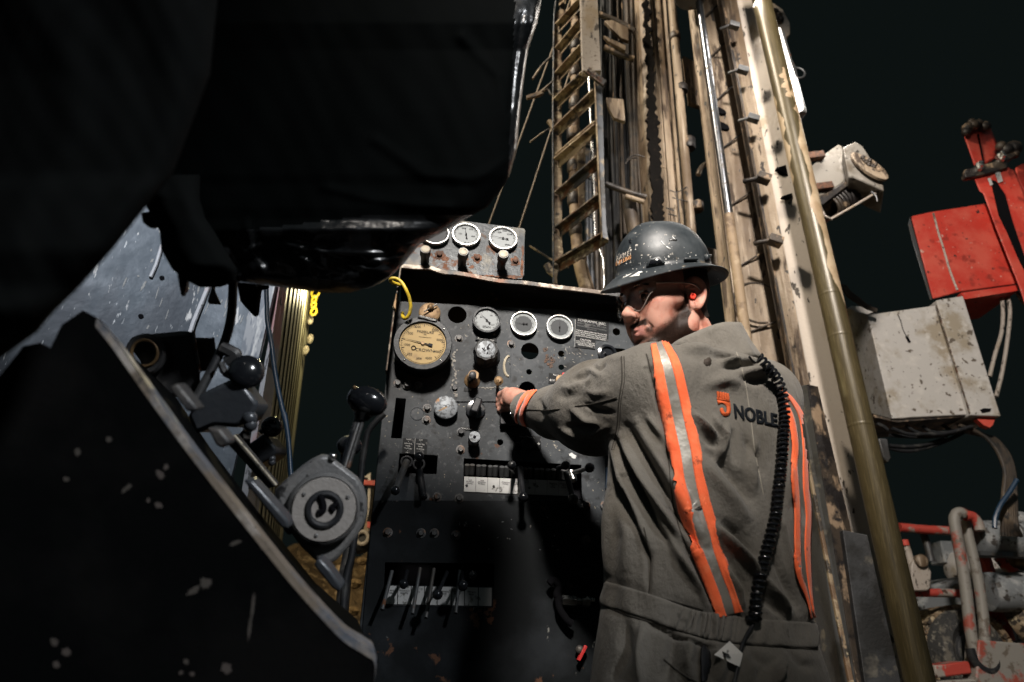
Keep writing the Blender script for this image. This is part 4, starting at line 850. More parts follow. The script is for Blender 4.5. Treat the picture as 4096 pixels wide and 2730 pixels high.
# left hand: built in the world, closed around a knob
K0 = V(*D2(470, 560), 1.585)
wv = V(*D2(760, 640), 1.545); hd = (K0-wv).normalized()
def hand(X):
    W0 = np.array(V(*D2(760, 640), 1.54)); Kc = [V(*D2(430, 440), 1.575), V(*D2(400, 540), 1.592), V(*D2(392, 640), 1.600), V(*D2(400, 740), 1.602)]
    f = cone(X, W0, V(*D2(560, 560), 1.56), .028, .027)
    for k in Kc: f = smin(f, cone(X, V(*D2(610, 600), 1.558), k, .019, .0115), .012)
    PIP = [V(*D2(322, 500), 1.600), V(*D2(295, 590), 1.612), V(*D2(290, 690), 1.618), V(*D2(305, 780), 1.616)]
    DIP = [V(*D2(300, 590), 1.626), V(*D2(285, 665), 1.634), V(*D2(290, 755), 1.636), V(*D2(315, 830), 1.630)]
    TIP = [V(*D2(350, 640), 1.634), V(*D2(340, 710), 1.640), V(*D2(345, 790), 1.640), V(*D2(360, 850), 1.634)]
    rr = [.0105, .0108, .0102, .009]
    for i in range(4):
        g = smin(cone(X, Kc[i], PIP[i], .0118, rr[i]), cone(X, PIP[i], DIP[i], rr[i], rr[i]*.9), .003); g = smin(g, cone(X, DIP[i], TIP[i], rr[i]*.9, rr[i]*.8), .003)
        f = smin(f, g, .0025)
    t1 = V(*D2(430, 400), 1.60); th_ = smin(cone(X, V(*D2(560, 470), 1.57), V(*D2(440, 520), 1.563), .014, .0125), cone(X, V(*D2(440, 520), 1.563), V(*D2(385, 640), 1.572), .0122, .0115), .004)
    th_ = smin(th_, cone(X, V(*D2(385, 640), 1.572), V(*D2(410, 700), 1.585), .0112, .009), .003)
    f = smin(f, th_, .004)
    return f
Xg, log = gridpts((-.10, 1.47, 1.45), (.12, 1.68, 1.72), .0019)
gv, gq = nets(hand(Xg), log, .0019); gv = laplace(gv, gq, 1, .4)
# arm and right hand inside the clothes (kept inside the coverall)
Xr, lor = gridpts((.05, 1.35, 1.15), (.45, 1.78, 1.55), .004)
def rhand(X):
    f = cone(X, HR+(ER-HR)*.3, HR-(ER-HR).normalized()*.05, .030, .026); dv = -(ER-HR).normalized()
    for i in range(4):
        a = HR+dv*.07+Vector((0, 0, .03-.02*i)); b = a+dv*.04+Vector((0, .015, -.01)); f = smin(f, cone(X, HR+dv*.03, a, .016, .010), .008); f = smin(f, cone(X, a, b, .010, .009), .003)
    f = smin(f, cone(X, HR+dv*.02, HR+dv*.06+Vector((0, -.02, .045)), .013, .010), .006); return f
rv_, rq = nets(rhand(Xr), lor, .004)
core = [tube([hp(-.055, .008, -.16), Vector((.42, 1.25, 1.5)), Vector((.42, 1.25, 1.1)), Vector((.40, 1.25, .95))], [.06, .09, .09, .08], 12, 3), tube([Vector((.42, 1.25, 1.47)), SL, EL, WR, V(*D2(760, 640), 1.54)], [.05, .05, .045, .035, .026], 12, 3), tube([Vector((.42, 1.25, 1.45)), SR, ER, HR], [.05, .05, .04, .028], 12, 3)]
for s_ in (-1, 1):
    H_ = hc+side*.105*s_; H_.z = HIPZ-.02; core.append(tube([Vector((.42, 1.25, .95)), H_, hc+side*.125*s_+Vector((.02, .02, .52)), hc+side*.13*s_+Vector((0, -.01, .10))], [.07, .08, .055, .04], 12, 3))
core = join(*core); cvv = np.array([tuple(v) for v in core[0]]); cq4 = []
for f_ in core[1]:
    if len(f_) == 4: cq4.append(f_)
    else: cq4 += [(f_[0], f_[i], f_[i+1], f_[i+2]) for i in range(1, len(f_)-2, 2)]
n1 = len(hw_); n2 = n1+len(gv); n3 = n2+len(rv_)
bvs = np.concatenate([hw_, gv, rv_, cvv]); bqs = np.concatenate([hq, gq+n1, rq+n2, np.array(cq4)+n3])
# skin with a stubble mask stored per point
m_skin = bpy.data.materials.new('skin'); m_skin.use_nodes = True; t = m_skin.node_tree; b = t.nodes['Principled BSDF']
at = t.nodes.new('ShaderNodeAttribute'); at.attribute_name = 'beard'; nz = t.nodes.new('ShaderNodeTexNoise'); nz.inputs['Scale'].default_value = 420; nz.inputs['Detail'].default_value = 3
nz2 = t.nodes.new('ShaderNodeTexNoise'); nz2.inputs['Scale'].default_value = 38; nz2.inputs['Detail'].default_value = 5
tcn = t.nodes.new('ShaderNodeTexCoord'); t.links.new(tcn.outputs['Object'], nz.inputs['Vector']); t.links.new(tcn.outputs['Object'], nz2.inputs['Vector'])
m1 = t.nodes.new('ShaderNodeMix'); m1.data_type = 'RGBA'; m1.inputs['A'].default_value = (.40, .215, .165, 1); m1.inputs['B'].default_value = (.31, .125, .09, 1)
mr_ = t.nodes.new('ShaderNodeMapRange'); mr_.inputs['From Min'].default_value = .45; mr_.inputs['From Max'].default_value = .65; t.links.new(nz2.outputs['Fac'], mr_.inputs['Value']); t.links.new(mr_.outputs[0], m1.inputs['Factor'])
ad = t.nodes.new('ShaderNodeMath'); ad.operation = 'MULTIPLY_ADD'; t.links.new(nz.outputs['Fac'], ad.inputs[0]); ad.inputs[1].default_value = 1.6; ad.inputs[2].default_value = -.55
a2 = t.nodes.new('ShaderNodeMath'); a2.operation = 'ADD'; t.links.new(ad.outputs[0], a2.inputs[0]); t.links.new(at.outputs['Fac'], a2.inputs[1]); a2.use_clamp = True
a3 = t.nodes.new('ShaderNodeMath'); a3.operation = 'MULTIPLY'; t.links.new(a2.outputs[0], a3.inputs[0]); t.links.new(at.outputs['Fac'], a3.inputs[1]); a3.use_clamp = True
m2 = t.nodes.new('ShaderNodeMix'); m2.data_type = 'RGBA'; t.links.new(a3.outputs[0], m2.inputs['Factor']); t.links.new(m1.outputs['Result'], m2.inputs['A']); m2.inputs['B'].default_value = (.020, .012, .009, 1)
a4 = t.nodes.new('ShaderNodeAttribute'); a4.attribute_name = 'lips'; m3 = t.nodes.new('ShaderNodeMix'); m3.data_type = 'RGBA'; t.links.new(a4.outputs['Fac'], m3.inputs['Factor']); t.links.new(m2.outputs['Result'], m3.inputs['A']); m3.inputs['B'].default_value = (.33, .15, .125, 1)
t.links.new(m3.outputs['Result'], b.inputs['Base Color']); b.inputs['Roughness'].default_value = .48; b.inputs['Specular IOR Level'].default_value = .12; b.inputs['Subsurface Weight'].default_value = .12; b.inputs['Subsurface Radius'].default_value = (.008, .003, .002); b.inputs['Subsurface Scale'].default_value = 1
bp = t.nodes.new('ShaderNodeBump'); bp.inputs['Distance'].default_value = .0009; t.links.new(nz2.outputs['Fac'], bp.inputs['Height']); bp2 = t.nodes.new('ShaderNodeBump'); bp2.inputs['Distance'].default_value = .0006; t.links.new(nz.outputs['Fac'], bp2.inputs['Height']); t.links.new(bp.outputs[0], bp2.inputs['Normal']); t.links.new(bp2.outputs[0], b.inputs['Normal'])
bodyo = mk('body', (bvs, bqs), m_skin, MAN, auto=0)
x_, y_, z_ = hloc[:, 0], np.abs(hloc[:, 1]), hloc[:, 2]
ss = lambda a, lo_, hi_: np.clip((a-lo_)/(hi_-lo_), 0, 1)
jaw = ss(-.012-.74*(x_-.02)-z_, -.004, .020)*ss(x_, .000, .012)*(1-ss(x_, .085, .10)*ss(.045-y_, 0, .02)*ss(z_, -.075, -.07))
side = ss(x_, .004, .012)*(1-ss(x_, .022, .034))*ss(-z_, -.02, .0)
must = ss(x_, .080, .092)*(1-ss(np.abs(z_+.047), .006, .011))*(1-ss(y_, .024, .032)); gote = ss(x_, .075, .085)*ss(-z_, .074, .080)*(1-ss(y_, .03, .04))
corner = (1-ss(np.hypot(y_-.029, z_+.066), .004, .012))*ss(x_, .07, .08)
beard = np.clip(np.maximum.reduce([jaw, side*.95, must, gote*.8, corner*.85]), 0, 1)*ss(z_+.135, 0, .02)*(y_ < .073)
lips = (1-ss(np.abs(z_+.0635), .009, .012))*(1-ss(y_, .018, .022))*ss(x_, .098, .101)
for nm, arr in (('beard', beard*(1-lips)), ('lips', lips)):
    atr = bodyo.data.attributes.new(nm, 'FLOAT', 'POINT'); buf = np.zeros(len(bvs), np.float32); buf[:len(arr)] = arr; atr.data.foreach_set('value', buf)
# stubble hairs
hN = normals(hloc, hq); cand = np.where(beard > .35)[0]; rng = np.random.RandomState(5); sel = rng.choice(cand, 17000)
vs, fs = [], []
for i in sel:
    p = hloc[i]+rng.randn(3)*.0012; n_v = hN[i]; d = n_v*.6+np.array([-.25, 0, -.75])+rng.randn(3)*.3; d /= np.linalg.norm(d); l_ = .0016+.0022*rng.rand(); s_ = np.cross(d, n_v); s_ /= (np.linalg.norm(s_)+1e-9); s_ *= .0002
    k = len(vs); 
    for q in (p-s_, p+s_, p+d*l_): vs.append(hp(*q))
    fs.append((k, k+1, k+2))
m_hair = material('dark_hair', (.014, .009, .007), .7, 0, [((.05, .035, .025), 200, .6, .8)], [], spec=0)
mk('beard', (vs, fs), m_hair, MAN, smooth=False)
# hair at the back and sides below the hat
Xc, loc_ = gridpts((-.125, -.09, -.075), (.03, .09, .11), .003)
fh = ell(Xc, (-.014, 0, .052), (.1025, .0790, .091)); fh = smin(fh, cone(Xc, (-.03, 0, -.03), (-.066, .0, -.09), .0605, .055), .02)
fh = np.maximum(fh, -(Xc[..., 2]+.045+.35*(Xc[..., 0]+.05))); fh = np.maximum(fh, Xc[..., 0]-.012); ear = np.sqrt(((Xc[..., 0]+.006)/.024)**2+((Xc[..., 2]-.002)/.036)**2)-1; fh = np.maximum(fh, -ear*.02*(np.ones_like(ear)))
hv2, hq2 = nets(fh, loc_, .003); mk('hair', (np.array(OH)+(hv2*SCL)@HM, hq2), material('short_hair', (.020, .014, .011), .6, 0, [], [(500, .002, None)]), MAN, auto=0)
# eyes
m_eye = material('shaded_eye_white', (.20, .15, .13), .25); m_iris = material('iris', (.03, .02, .015), .15)  # whites darkened to carry the shade under the hat brim
for s in (1, -1):
    c = hp(.0885, .031*s, .009); e = mk('eye', sphere(c, .0118*SCL, 20), m_eye, MAN); look = (fw*.92+lf*.25*1+upv*-.05).normalized()
    mk('iris', sphere(c+look*.0078*SCL, .0066, 14), m_iris, e)
    lid = []
    for a in range(9):
        t_ = (a/8-.5)*2; lid.append(hp(.0985-.006*abs(t_)**2-.003*(t_*s > 0)*abs(t_), (.031+.0135*t_)*s, .0145-.0045*t_*t_))
    mk('eyelid', tube(lid, [.0012]+[.0032]*7+[.0012], 8, 3), m_skin, e)
    br = [hp(.1025-.012*((a/6)**2), (.014+.034*a/6)*s, .030+.004*math.sin(a/6*3.1)) for a in range(7)]
    mk('eyebrow', tube(br, [.002, .0045, .005, .005, .004, .003, .0015], 8, 3), m_hair, MAN)
mk('ear_plug', join(lathe(hp(-.001, .070, -.002), (lf*.85+fw*.35-upv*.15), [(.0066, -.004), (.0072, .010), (.0064, .0135), (.0035, .0145), (.002, .0125)], 20)), material('orange_foam', (.85, .06, .03), .7, 0, [], [(200, .001, None)]), MAN)
# safety glasses: one curved clear lens with a thin lower bead and temples
gm = bpy.data.materials.new('clear_lens'); gm.use_nodes = True; t = gm.node_tree; t.nodes.remove(t.nodes['Principled BSDF'])
tr = t.nodes.new('ShaderNodeBsdfTransparent'); tr.inputs[0].default_value = (.95, .95, .94, 1); gl = t.nodes.new('ShaderNodeBsdfGlossy'); gl.inputs['Roughness'].default_value = .06; mxs = t.nodes.new('ShaderNodeMixShader'); fr = t.nodes.new('ShaderNodeValue'); fr.outputs[0].default_value = .085
t.links.new(fr.outputs[0], mxs.inputs[0]); t.links.new(tr.outputs[0], mxs.inputs[1]); t.links.new(gl.outputs[0], mxs.inputs[2]); t.links.new(mxs.outputs[0], t.nodes['Material Output'].inputs[0])
def lensp(a, b):   # a across -1..1, b 0 bottom..1 top
    th_ = a*1.25; x = .085+.037*math.cos(th_)-.010*(abs(a)**3); y = .064*math.sin(th_)/math.sin(1.25)
    bot = -.026*math.exp(-((abs(a)-.40)/.25)**2)+.014*max(0, abs(a)-.62)/.38
    return hp(x-.004*b, y, bot+(.032-bot)*b)
gls = mk('safety_glasses', grid(48, 10, lambda a, b: lensp(a*2-1, b)), gm, MAN, auto=0); s = gls.modifiers.new('t', 'SOLIDIFY'); s.thickness = .0018
m_bead = material('lens_edge', (.20, .17, .15), .2)
mk('lens_rim', tube([lensp(a/24-1, 0) for a in range(49)], .0006, 6, 1), m_bead, gls)
for s in (-1, 1): mk('temple_arm', tube([lensp(s*.98, .75), hp(.05, .072*s, .027), hp(.0, .082*s, .024), hp(-.02, .084*s, .010)], [.0028, .0022, .002, .002], 8), m_bead, gls)
mk('lens_glint', plate(Plane(hp(.117, .034, .021), (-ray(2600, 1160)).normalized()), [(2556, 1166), (2575, 1158), (2575, 1168), (2556, 1176)], .0006), material('glint_paint', (.45, .43, .40), .3), gls)  # pale plate painted as a reflection on the lens
# ---- collar ----
colp = [onto(x, y, .002) for x, y in col]
cb = [];
cc_ = (hp(-.07, .01, -.16))
ax = (hp(-.03, 0, -.05)-hp(-.062, .0, -.20)).normalized()
base_c = V(2842, 1402, 1.225); ax = Vector((-.34, -.10, 1)).normalized(); bxa = ax.cross(Vector((0, 1, 0))).normalized()*-1; bxb = ax.cross(bxa)
def collar(a, b):
    th_ = 2*math.pi*a; r1 = .084-.011*b; r2 = .078-.010*b; bx = bxa*math.cos(th_)*r1+bxb*math.sin(th_)*r2
    fold = .0035*math.sin(th_*5+b*3)*b+.003*math.sin(th_*11)*(1-b)
    hgt = .078*b-.036
    return base_c+bx*(1+fold/.09)+ax*(hgt-.012)
co_ = mk('collar', grid(72, 8, collar), m_cloth, cover, auto=0); s = co_.modifiers.new('t', 'SOLIDIFY'); s.thickness = .004; s.offset = -1
# ---- hard hat ----
HD = OH+upv*.0735-fw*.006
tl_ = R_(5)
hf, hu = (fw*math.cos(tl_)-upv*math.sin(tl_)).normalized(), (upv*math.cos(tl_)+fw*math.sin(tl_)).normalized()
lfh, hu = lf*math.cos(R_(9))-hu*math.sin(R_(9)), hu*math.cos(R_(9))+lf*math.sin(R_(9))
def hat(th_, k):
    """k 0 outer edge of brim .. 1 rim of dome .. 2 top"""
    c, s = math.cos(th_), math.sin(th_); RX, RY = .112, .098
    if k < 1:
        e = (1-k)*(.026+.010*max(c, 0)**2+.006*max(-c, 0)); zz3 = -.004+.010*k-.020*(1-k)**1.6*(abs(c)**2*.8+.2)+.0
        return HD+hf*(c*(RX+e))+lfh*(s*(RY+e))+hu*(zz3)
    t_ = (k-1)*math.pi/2; ct = math.cos(t_)**.80; st = math.sin(t_)
    ridge = .0035*math.exp(-(s*ct/.16)**2)*(.3+st)
    return HD+hf*(c*RX*ct)+lfh*(s*RY*ct)+hu*(.006+st*(.112+ridge)+.004*math.sin(min(t_*6, math.pi)))
ks = [0, .03, .2, .4, .6, .8, .93, 1.0]+[1+i/22 for i in range(1, 23)]
hatg = ([hat(2*math.pi*j/96, k) for k in ks for j in range(96)], [(i*96+j, i*96+(j+1) % 96, (i+1)*96+(j+1) % 96, (i+1)*96+j) for i in range(len(ks)-1) for j in range(96)]+[tuple((len(ks)-1)*96+j for j in range(96))])
m_hat = material('hard_hat_shell', (.013, .017, .020), .42, 0, [((.065, .074, .08), 6, .45, .8, 8, None, .55), ((.10, .075, .045), 16, .66, .76, 8, None, .7), ((.30, .28, .25), 48, .745, .765, 8, None, .7), ((.3, .28, .25), 120, .76, .78, 3, None, .7)], [(90, .00015, None)], rvar=.25)
HROLL = R_(9)
HAT = mk('hard_hat', hatg, m_hat, MAN, auto=0, label='scratched dark grey full brim hard hat with paint flecks'); s = HAT.modifiers.new('t', 'SOLIDIFY'); s.thickness = .0028; s.offset = -1
mk('brim_bead', tube([hat(2*math.pi*j/96, 0) for j in range(97)], .0022, 8, 1), m_hat, HAT)
hb = BVHTree.FromPolygons(hatg[0], hatg[1])
def hat_block(px, name='accessory_lug', mat=None, thick=.006, off=.0015):
    o = sew_poly(name, px, mat or m_hat, thick, HAT, hb, off)
    if o: o.modifiers.new('b', 'BEVEL').width = .001
    return o
hat_block(zz_(Z4, (690, 450), (795, 422), (845, 478), (845, 486), (670, 522))); hat_block(zz_(Z4, (712, 458), (785, 438), (822, 478), (695, 505)), 'lug_slot', m_gloss, .003, .006)
hat_block(zz_(Z4, (1020, 434), (1140, 434), (1140, 458), (1018, 455)), thick=.005); hat_block(zz_(Z4, (1210, 405), (1255, 410), (1290, 455), (1290, 470), (1215, 455)), thick=.008)
hat_block(zz_(Z4, (505, 262), (545, 250), (525, 278), (540, 295), (510, 290)), 'dent', m_gloss, .001, .0004); hat_block(zz_(Z4, (885, 255), (960, 258), (960, 270), (888, 270)), 'vent_slot', m_gloss, .001, .0004)
m_dcl = material('decal_pale', (.42, .38, .33), .6, 0, [((.05, .05, .05), 130, .5, .6)]); m_dco = material('decal_orange', (.62, .30, .13), .6, 0, [((.5, .45, .4), 90, .5, .6)])
letters('HARLEY', zz_(Z4, (395, 415), (538, 350), (538, 398), (392, 462)), m_dcl, 'hat_lettering', .0004, HAT, hb, .02); letters('DRILLING', zz_(Z4, (388, 470), (530, 405), (527, 440), (386, 508)), m_dco, 'hat_lettering', .0004, HAT, hb, .02)
m_drip = material('paint_drip', (.5, .5, .48), .6)
for i, pp in enumerate((zz_(Z4, (510, 612), (560, 585), (600, 560), (625, 556), (640, 565), (612, 572), (575, 598), (540, 608)), zz_(Z4, (555, 605), (600, 590), (615, 575), (605, 600)), zz_(Z4, (440, 625), (500, 590), (540, 575), (500, 600)), zz_(Z4, (810, 270), (850, 310), (846, 316), (806, 278)), zz_(Z4, (915, 225), (950, 262), (945, 266), (912, 232)), zz_(Z4, (862, 318), (900, 345), (890, 350), (858, 330)))):
    hat_block(pp, 'paint_drip', m_drip, .0005, .0004)
rr = random.Random(11)
for i in range(60):
    c = Z4(600+rr.gauss(0, 1)*150+250*(i % 2), 470+rr.gauss(0, 1)*70-60*(i % 2)); r0 = .8+2.4*rr.random()**2
    hat_block([(c[0]+r0*(.6+.6*rr.random())*math.cos(a), c[1]+r0*(.6+.6*rr.random())*math.sin(a)) for a in [k*.9 for k in range(7)]], 'paint_fleck', m_drip, .0003, .0001)
mk('hat_band', torus(HD+hu*.0, hu, .098, .004, 48, 8, xdir=hf, sx=1.06, sy=.93), m_rubber, HAT)
# boots
for s in (-1, 1):
    An = hc+Vector((ca, sa, 0))*.13*s; f_dir = Vector((-sa*.8-.2, ca, 0)).normalized()
    Xb, lob = gridpts((An.x-.25, An.y-.2, .0), (An.x+.2, An.y+.32, .16), .006); A0 = Vector((An.x, An.y, .06))
    fb = smin(cone(Xb, (An.x, An.y-.01, .13), (An.x, An.y, .06), .06, .055), cone(Xb, A0, A0+f_dir*.17+Vector((0, 0, -.012)), .052, .042), .03); fb = np.maximum(fb, .004-Xb[..., 2])
    bvv, bq = nets(fb, lob, .006); mk('boot', (bvv, bq), m_rubber, MAN, auto=0)
# ---- radio cord: coiled cable down the back, with tag ----
cpx = [(3035, 1462), (3058, 1478)]+zz_(Z5, (1500, 350), (1535, 420), (1570, 500), (1600, 600), (1608, 700), (1605, 800), (1590, 900), (1578, 1000), (1570, 1100), (1555, 1200), (1540, 1300), (1528, 1400), (1515, 1500))+zz_(Z6, (1690, 30), (1665, 200), (1610, 360), (1575, 520), (1545, 680), (1515, 830), (1490, 930), (1495, 990))
cp3 = [onto(x, y, .014) for x, y in cpx]; cp3 = [c for c in cp3 if c is not None]
for _ in range(3): cp3 = [cp3[0]]+[(a+b*2+c)/4 for a, b, c in zip(cp3, cp3[1:], cp3[2:])]+[cp3[-1]]
sp = smooth_path(cp3, 14); Ls = [0]
for a, b in zip(sp, sp[1:]): Ls.append(Ls[-1]+(b-a).length)
tot = Ls[-1]; turns = 50; coil = []; prevn = Vector((1, 0, 0))
NS = turns*12
for i in range(NS+1):
    s_ = tot*i/NS; k = min(max(np.searchsorted(Ls, s_)-1, 0), len(sp)-2); t_ = (s_-Ls[k])/max(Ls[k+1]-Ls[k], 1e-9); c = sp[k].lerp(sp[k+1], min(max(t_, 0), 1)); tg = (sp[min(k+2, len(sp)-1)]-sp[max(k-1, 0)]).normalized()
    prevn = (prevn-tg*prevn.dot(tg)).normalized(); b_ = tg.cross(prevn); th_ = 2*math.pi*turns*i/NS; rr_ = .0078
    coil.append(c+prevn*math.cos(th_)*rr_+b_*math.sin(th_)*rr_)
CORD = tag(mk('radio_cord', tube(coil, .0025, 8, 1), m_gloss), 'black coiled radio cord hanging down the back of the man\'s coverall', 'cord')
pl_ = [onto(*Z6(x, y), .008) for x, y in ((1500, 1015), (1490, 1080), (1440, 1180), (1405, 1300), (1380, 1420), (1345, 1568), (1340, 1640))]
mk('plain_cable', tube([p for p in pl_ if p is not None], .0028, 8), m_rubber, CORD)
mk('cord_lead', tube([onto(2990, 1432, .004), onto(3015, 1448, .004), coil[0]], .0022, 8), m_gloss, CORD)
mk('strain_relief', tube([onto(*Z6(1440, 1012), .008), onto(*Z6(1530, 1010), .009)], [.004, .006], 10, 1), m_gloss, CORD)
tagp = [onto(*Z6(x, y), .011) for x, y in ((1290, 1245), (1405, 1340), (1380, 1448), (1232, 1335))]
tg_ = mk('paper_tag', prism(tagp, (C0-tagp[0]).normalized()*.0012), material('paper_tag_white', (.62, .60, .56), .8), CORD, smooth=False)
tpl = Plane(tagp[0]+(C0-tagp[0]).normalized()*.0014, (tagp[1]-tagp[0]).cross(tagp[3]-tagp[0])*(1 if (tagp[1]-tagp[0]).cross(tagp[3]-tagp[0]).dot(F_) < 0 else -1))
for k in range(5): mk('tag_print', beam(tpl.hit(*Z6(1268+k*12, 1300+k*6), .0012), tpl.hit(*Z6(1290+k*12, 1352+k*2), .0012), .0012, .0006), m_ink, tg_, smooth=False)
mk('tag_symbol', text_geo(tpl, 'M3', *Z6(1312, 1302), 7, .0012, ang=.9), m_ink, tg_, smooth=False)
# =============== drill masts, ladder, hoses ===============
m_mast = material('mast_paint', (.31, .245, .175), .62, 0, [((.115, .078, .046), 5, .38, .62, 8, (1.5, 1.5, .16)), ((.46, .385, .30), 14, .58, .78, 6, (2, 2, .15)), ((.055, .038, .026), 12, .58, .68, 8, (1.3, 1.3, .22), .85), ((.022, .018, .015), 22, .66, .70, 8, (1, 1, .45), .6)], [(60, .0015, None), (9, .004, None)], rvar=.3)
m_mastw = material('mast_white_face', (.38, .34, .30), .42, 0, [((.30, .24, .17), 4, .52, .66, 6, (1, 1, .5)), ((.05, .042, .035), 20, .63, .68, 8, (1, 1, .45), .8), ((.10, .08, .06), 60, .66, .7, 5)], [(50, .0015, None)], rvar=.3)
m_mastd = material('mast_greasy', (.05, .038, .028), .5, 0, [((.28, .20, .13), 14, .56, .64, 8, (1, 1, .5), .7), ((.012, .01, .01), 6, .5, .6, 6)], [(70, .002, None)])
m_olive = material('olive_cylinder', (.060, .047, .021), .38, .1, [((.045, .035, .016), 30, .5, .7, 4, (3, 3, .15)), ((.10, .08, .04), 90, .55, .7, 3, (3, 3, .1))], [(200, .0003, (1, 1, .1))])
m_yelsteel = material('ladder_paint', (.27, .205, .13), .6, 0, [((.13, .08, .045), 7, .46, .58, 6), ((.035, .028, .022), 12, .56, .62, 8), ((.5, .42, .28), 25, .6, .75)], [(70, .0012, None)])
m_ladd = material('ladder_dark', (.075, .085, .10), .45, .3, [((.22, .18, .13), 14, .58, .68, 6), ((.02, .02, .02), 8, .5, .65)], [(70, .0012, None)])
m_hosed = material('dirty_hose', (.045, .034, .025), .6, 0, [((.13, .095, .06), 8, .55, .75, 6, (1, 1, .3)), ((.02, .018, .016), 12, .55, .65)], [(40, .002, None)])
m_hoseb = material('dusty_duct', (.26, .19, .12), .7, 0, [((.12, .08, .05), 7, .5, .65, 6), ((.36, .28, .19), 14, .6, .75)], [(50, .0015, None)])
def vl(x0, y0, x1, y1, Ya, Yb=None, ya=-260, yb=2950):
    """line through two photo points, extended to rows ya..yb; returns its two 3-D ends"""
    Yb = Ya if Yb is None else Yb; s = (x1-x0)/(y1-y0)
    return V(x0+s*(ya-y0), ya, Ya), V(x0+s*(yb-y0), yb, Yb)
def slab(Ls, thick, nseg=1):
    """folded sheet through lines (each a pair of 3-D ends), extruded away from the camera"""
    vs = []; fs = []; n = len(Ls)
    for (a, b) in Ls: vs += [a, b]
    for (a, b) in Ls: vs += [a+Vector((0, thick, 0)), b+Vector((0, thick, 0))]
    k = 2*n
    for i in range(n-1): fs += [(2*i, 2*i+2, 2*i+3, 2*i+1), (k+2*i, k+2*i+1, k+2*i+3, k+2*i+2), (2*i, k+2*i, k+2*i+2, 2*i+2), (2*i+1, 2*i+3, k+2*i+3, k+2*i+1)]
    fs += [(0, 1, k+1, k), (2*n-2, k+2*n-2, k+2*n-1, 2*n-1)]
    return vs, fs
def lx(x0, sl, y): return x0+sl*y
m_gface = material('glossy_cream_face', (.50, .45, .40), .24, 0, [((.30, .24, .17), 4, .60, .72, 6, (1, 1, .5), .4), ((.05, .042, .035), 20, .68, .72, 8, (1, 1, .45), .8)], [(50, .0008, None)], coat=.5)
# ---- main mast (right) ----
MB = thing('drill_mast', 'tall worn cream steel mast leaning behind the man with a greasy ribbed channel', 'drill mast', (1.2, 3.3, 0))
# face between rod and ridge: recessed cream plates, with slanted weld seams
LA = (2753, .120); LB = (2800, .130); LC = (2878, .19); LD = (2945, .19); LE = (3012, .2262)
def line(L, Y, ya=-260, yb=2950, dx=0): return V(L[0]+dx+L[1]*ya, ya, Y), V(L[0]+dx+L[1]*yb, yb, Y)
mk('mast_flange', slab([line(LA, 3.25), line((2782, .125), 3.20), line((2786, .125), 3.32)], .03), m_mast, MB, auto=30, bevel=.003)
mk('mast_web', slab([line((2784, .125), 3.38), line((2884, .19), 3.36)], .02), m_mast, MB, auto=30)
mk('mast_ridge', slab([line((2874, .19), 3.30), line((2877, .19), 3.20), line((2885, .19), 3.18), line((2889, .19), 3.26), line((2896, .19), 3.26)], .03), m_mastd, MB, auto=30, bevel=.003)
mk('mast_face', slab([line((2896, .19), 3.262), line((2947, .19), 3.22)], .03), m_mast, MB, auto=30)
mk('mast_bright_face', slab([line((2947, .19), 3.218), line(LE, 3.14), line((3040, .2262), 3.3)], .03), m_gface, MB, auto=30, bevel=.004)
mk('mast_back', slab([line((2760, .12), 3.75), line((3030, .22), 3.75)], .03), m_mastd, MB)
# slanted weld seams and stiffeners in the web
for (a, b) in (((500, 240), (700, 60)), ((580, 650), (790, 440)), ((650, 1090), (870, 890)), ((740, 1568), (955, 1400))):
    p, q = M3(*a), M3(*b); mk('web_stiffener', tube([V(*p, 3.37), V(*q, 3.34)], .006, 8, 1), m_mastd, MB)
for (a, b) in (((595, 735), (805, 590)), ((690, 1270), (900, 1140))):
    p, q = M4(*a), M4(*b); mk('web_stiffener', tube([V(*p, 3.37), V(*q, 3.34)], .006, 8, 1), m_mastd, MB)
for (a, b) in (((1650, 1125), (1890, 1030)),):
    p, q = Z4(*a), Z4(*b); mk('web_stiffener', tube([V(*p, 3.37), V(*q, 3.34)], .006, 8, 1), m_mastd, MB)
for c in ((715, 1160), (748, 1320)):
    x, y = M3(*c); cc = V(x, y, 3.374); mk('web_hole', lathe(cc, (0, -1, .25), [(.052, -.004), (.052, .006), (.044, .007)], 24, sx=.6, sy=1.05), m_void, MB)
x, y = Z4(1720, 850); mk('round_cover', torus(V(x, y, 3.36), (0, -1, .1), .135, .007, 40, 8, a0=120, a1=420), m_mastd, MB)
# clamps on the ridge
for c, dk in (((880, 270), 0), ((970, 735), 0), ((1080, 1240), 0)):
    x, y = M3(*c); a = V(x, y, 3.12)
    mk('rail_clamp', join(obox(a, (.032, 0, -.012), (0, .02, 0), (.006, 0, .020)), tube([a+Vector((-.08, .04, .01)), a+Vector((-.03, 0, 0))], .010, 8, 1)), m_steel, MB, bevel=.004)
for c in ((905, 480), (1010, 1040)):
    x, y = M4(*c); a = V(x, y, 3.13); mk('rail_clamp', join(obox(a, (.035, 0, -.014), (0, .03, 0), (.008, 0, .022)), tube([a+Vector((-.10, .05, .01)), a+Vector((-.03, 0, 0))], .014, 8, 1)), m_mastd, MB, bevel=.004)
for p in (zz(M4, (1020, 385), (1140, 350), (1170, 490)), zz(M4, (1070, 640), (1200, 600), (1225, 660), (1130, 650))):
    mk('bracket_recess', prism([V(x, y, 3.16) for x, y in p], (0, .03, 0)), m_void, MB, smooth=False)
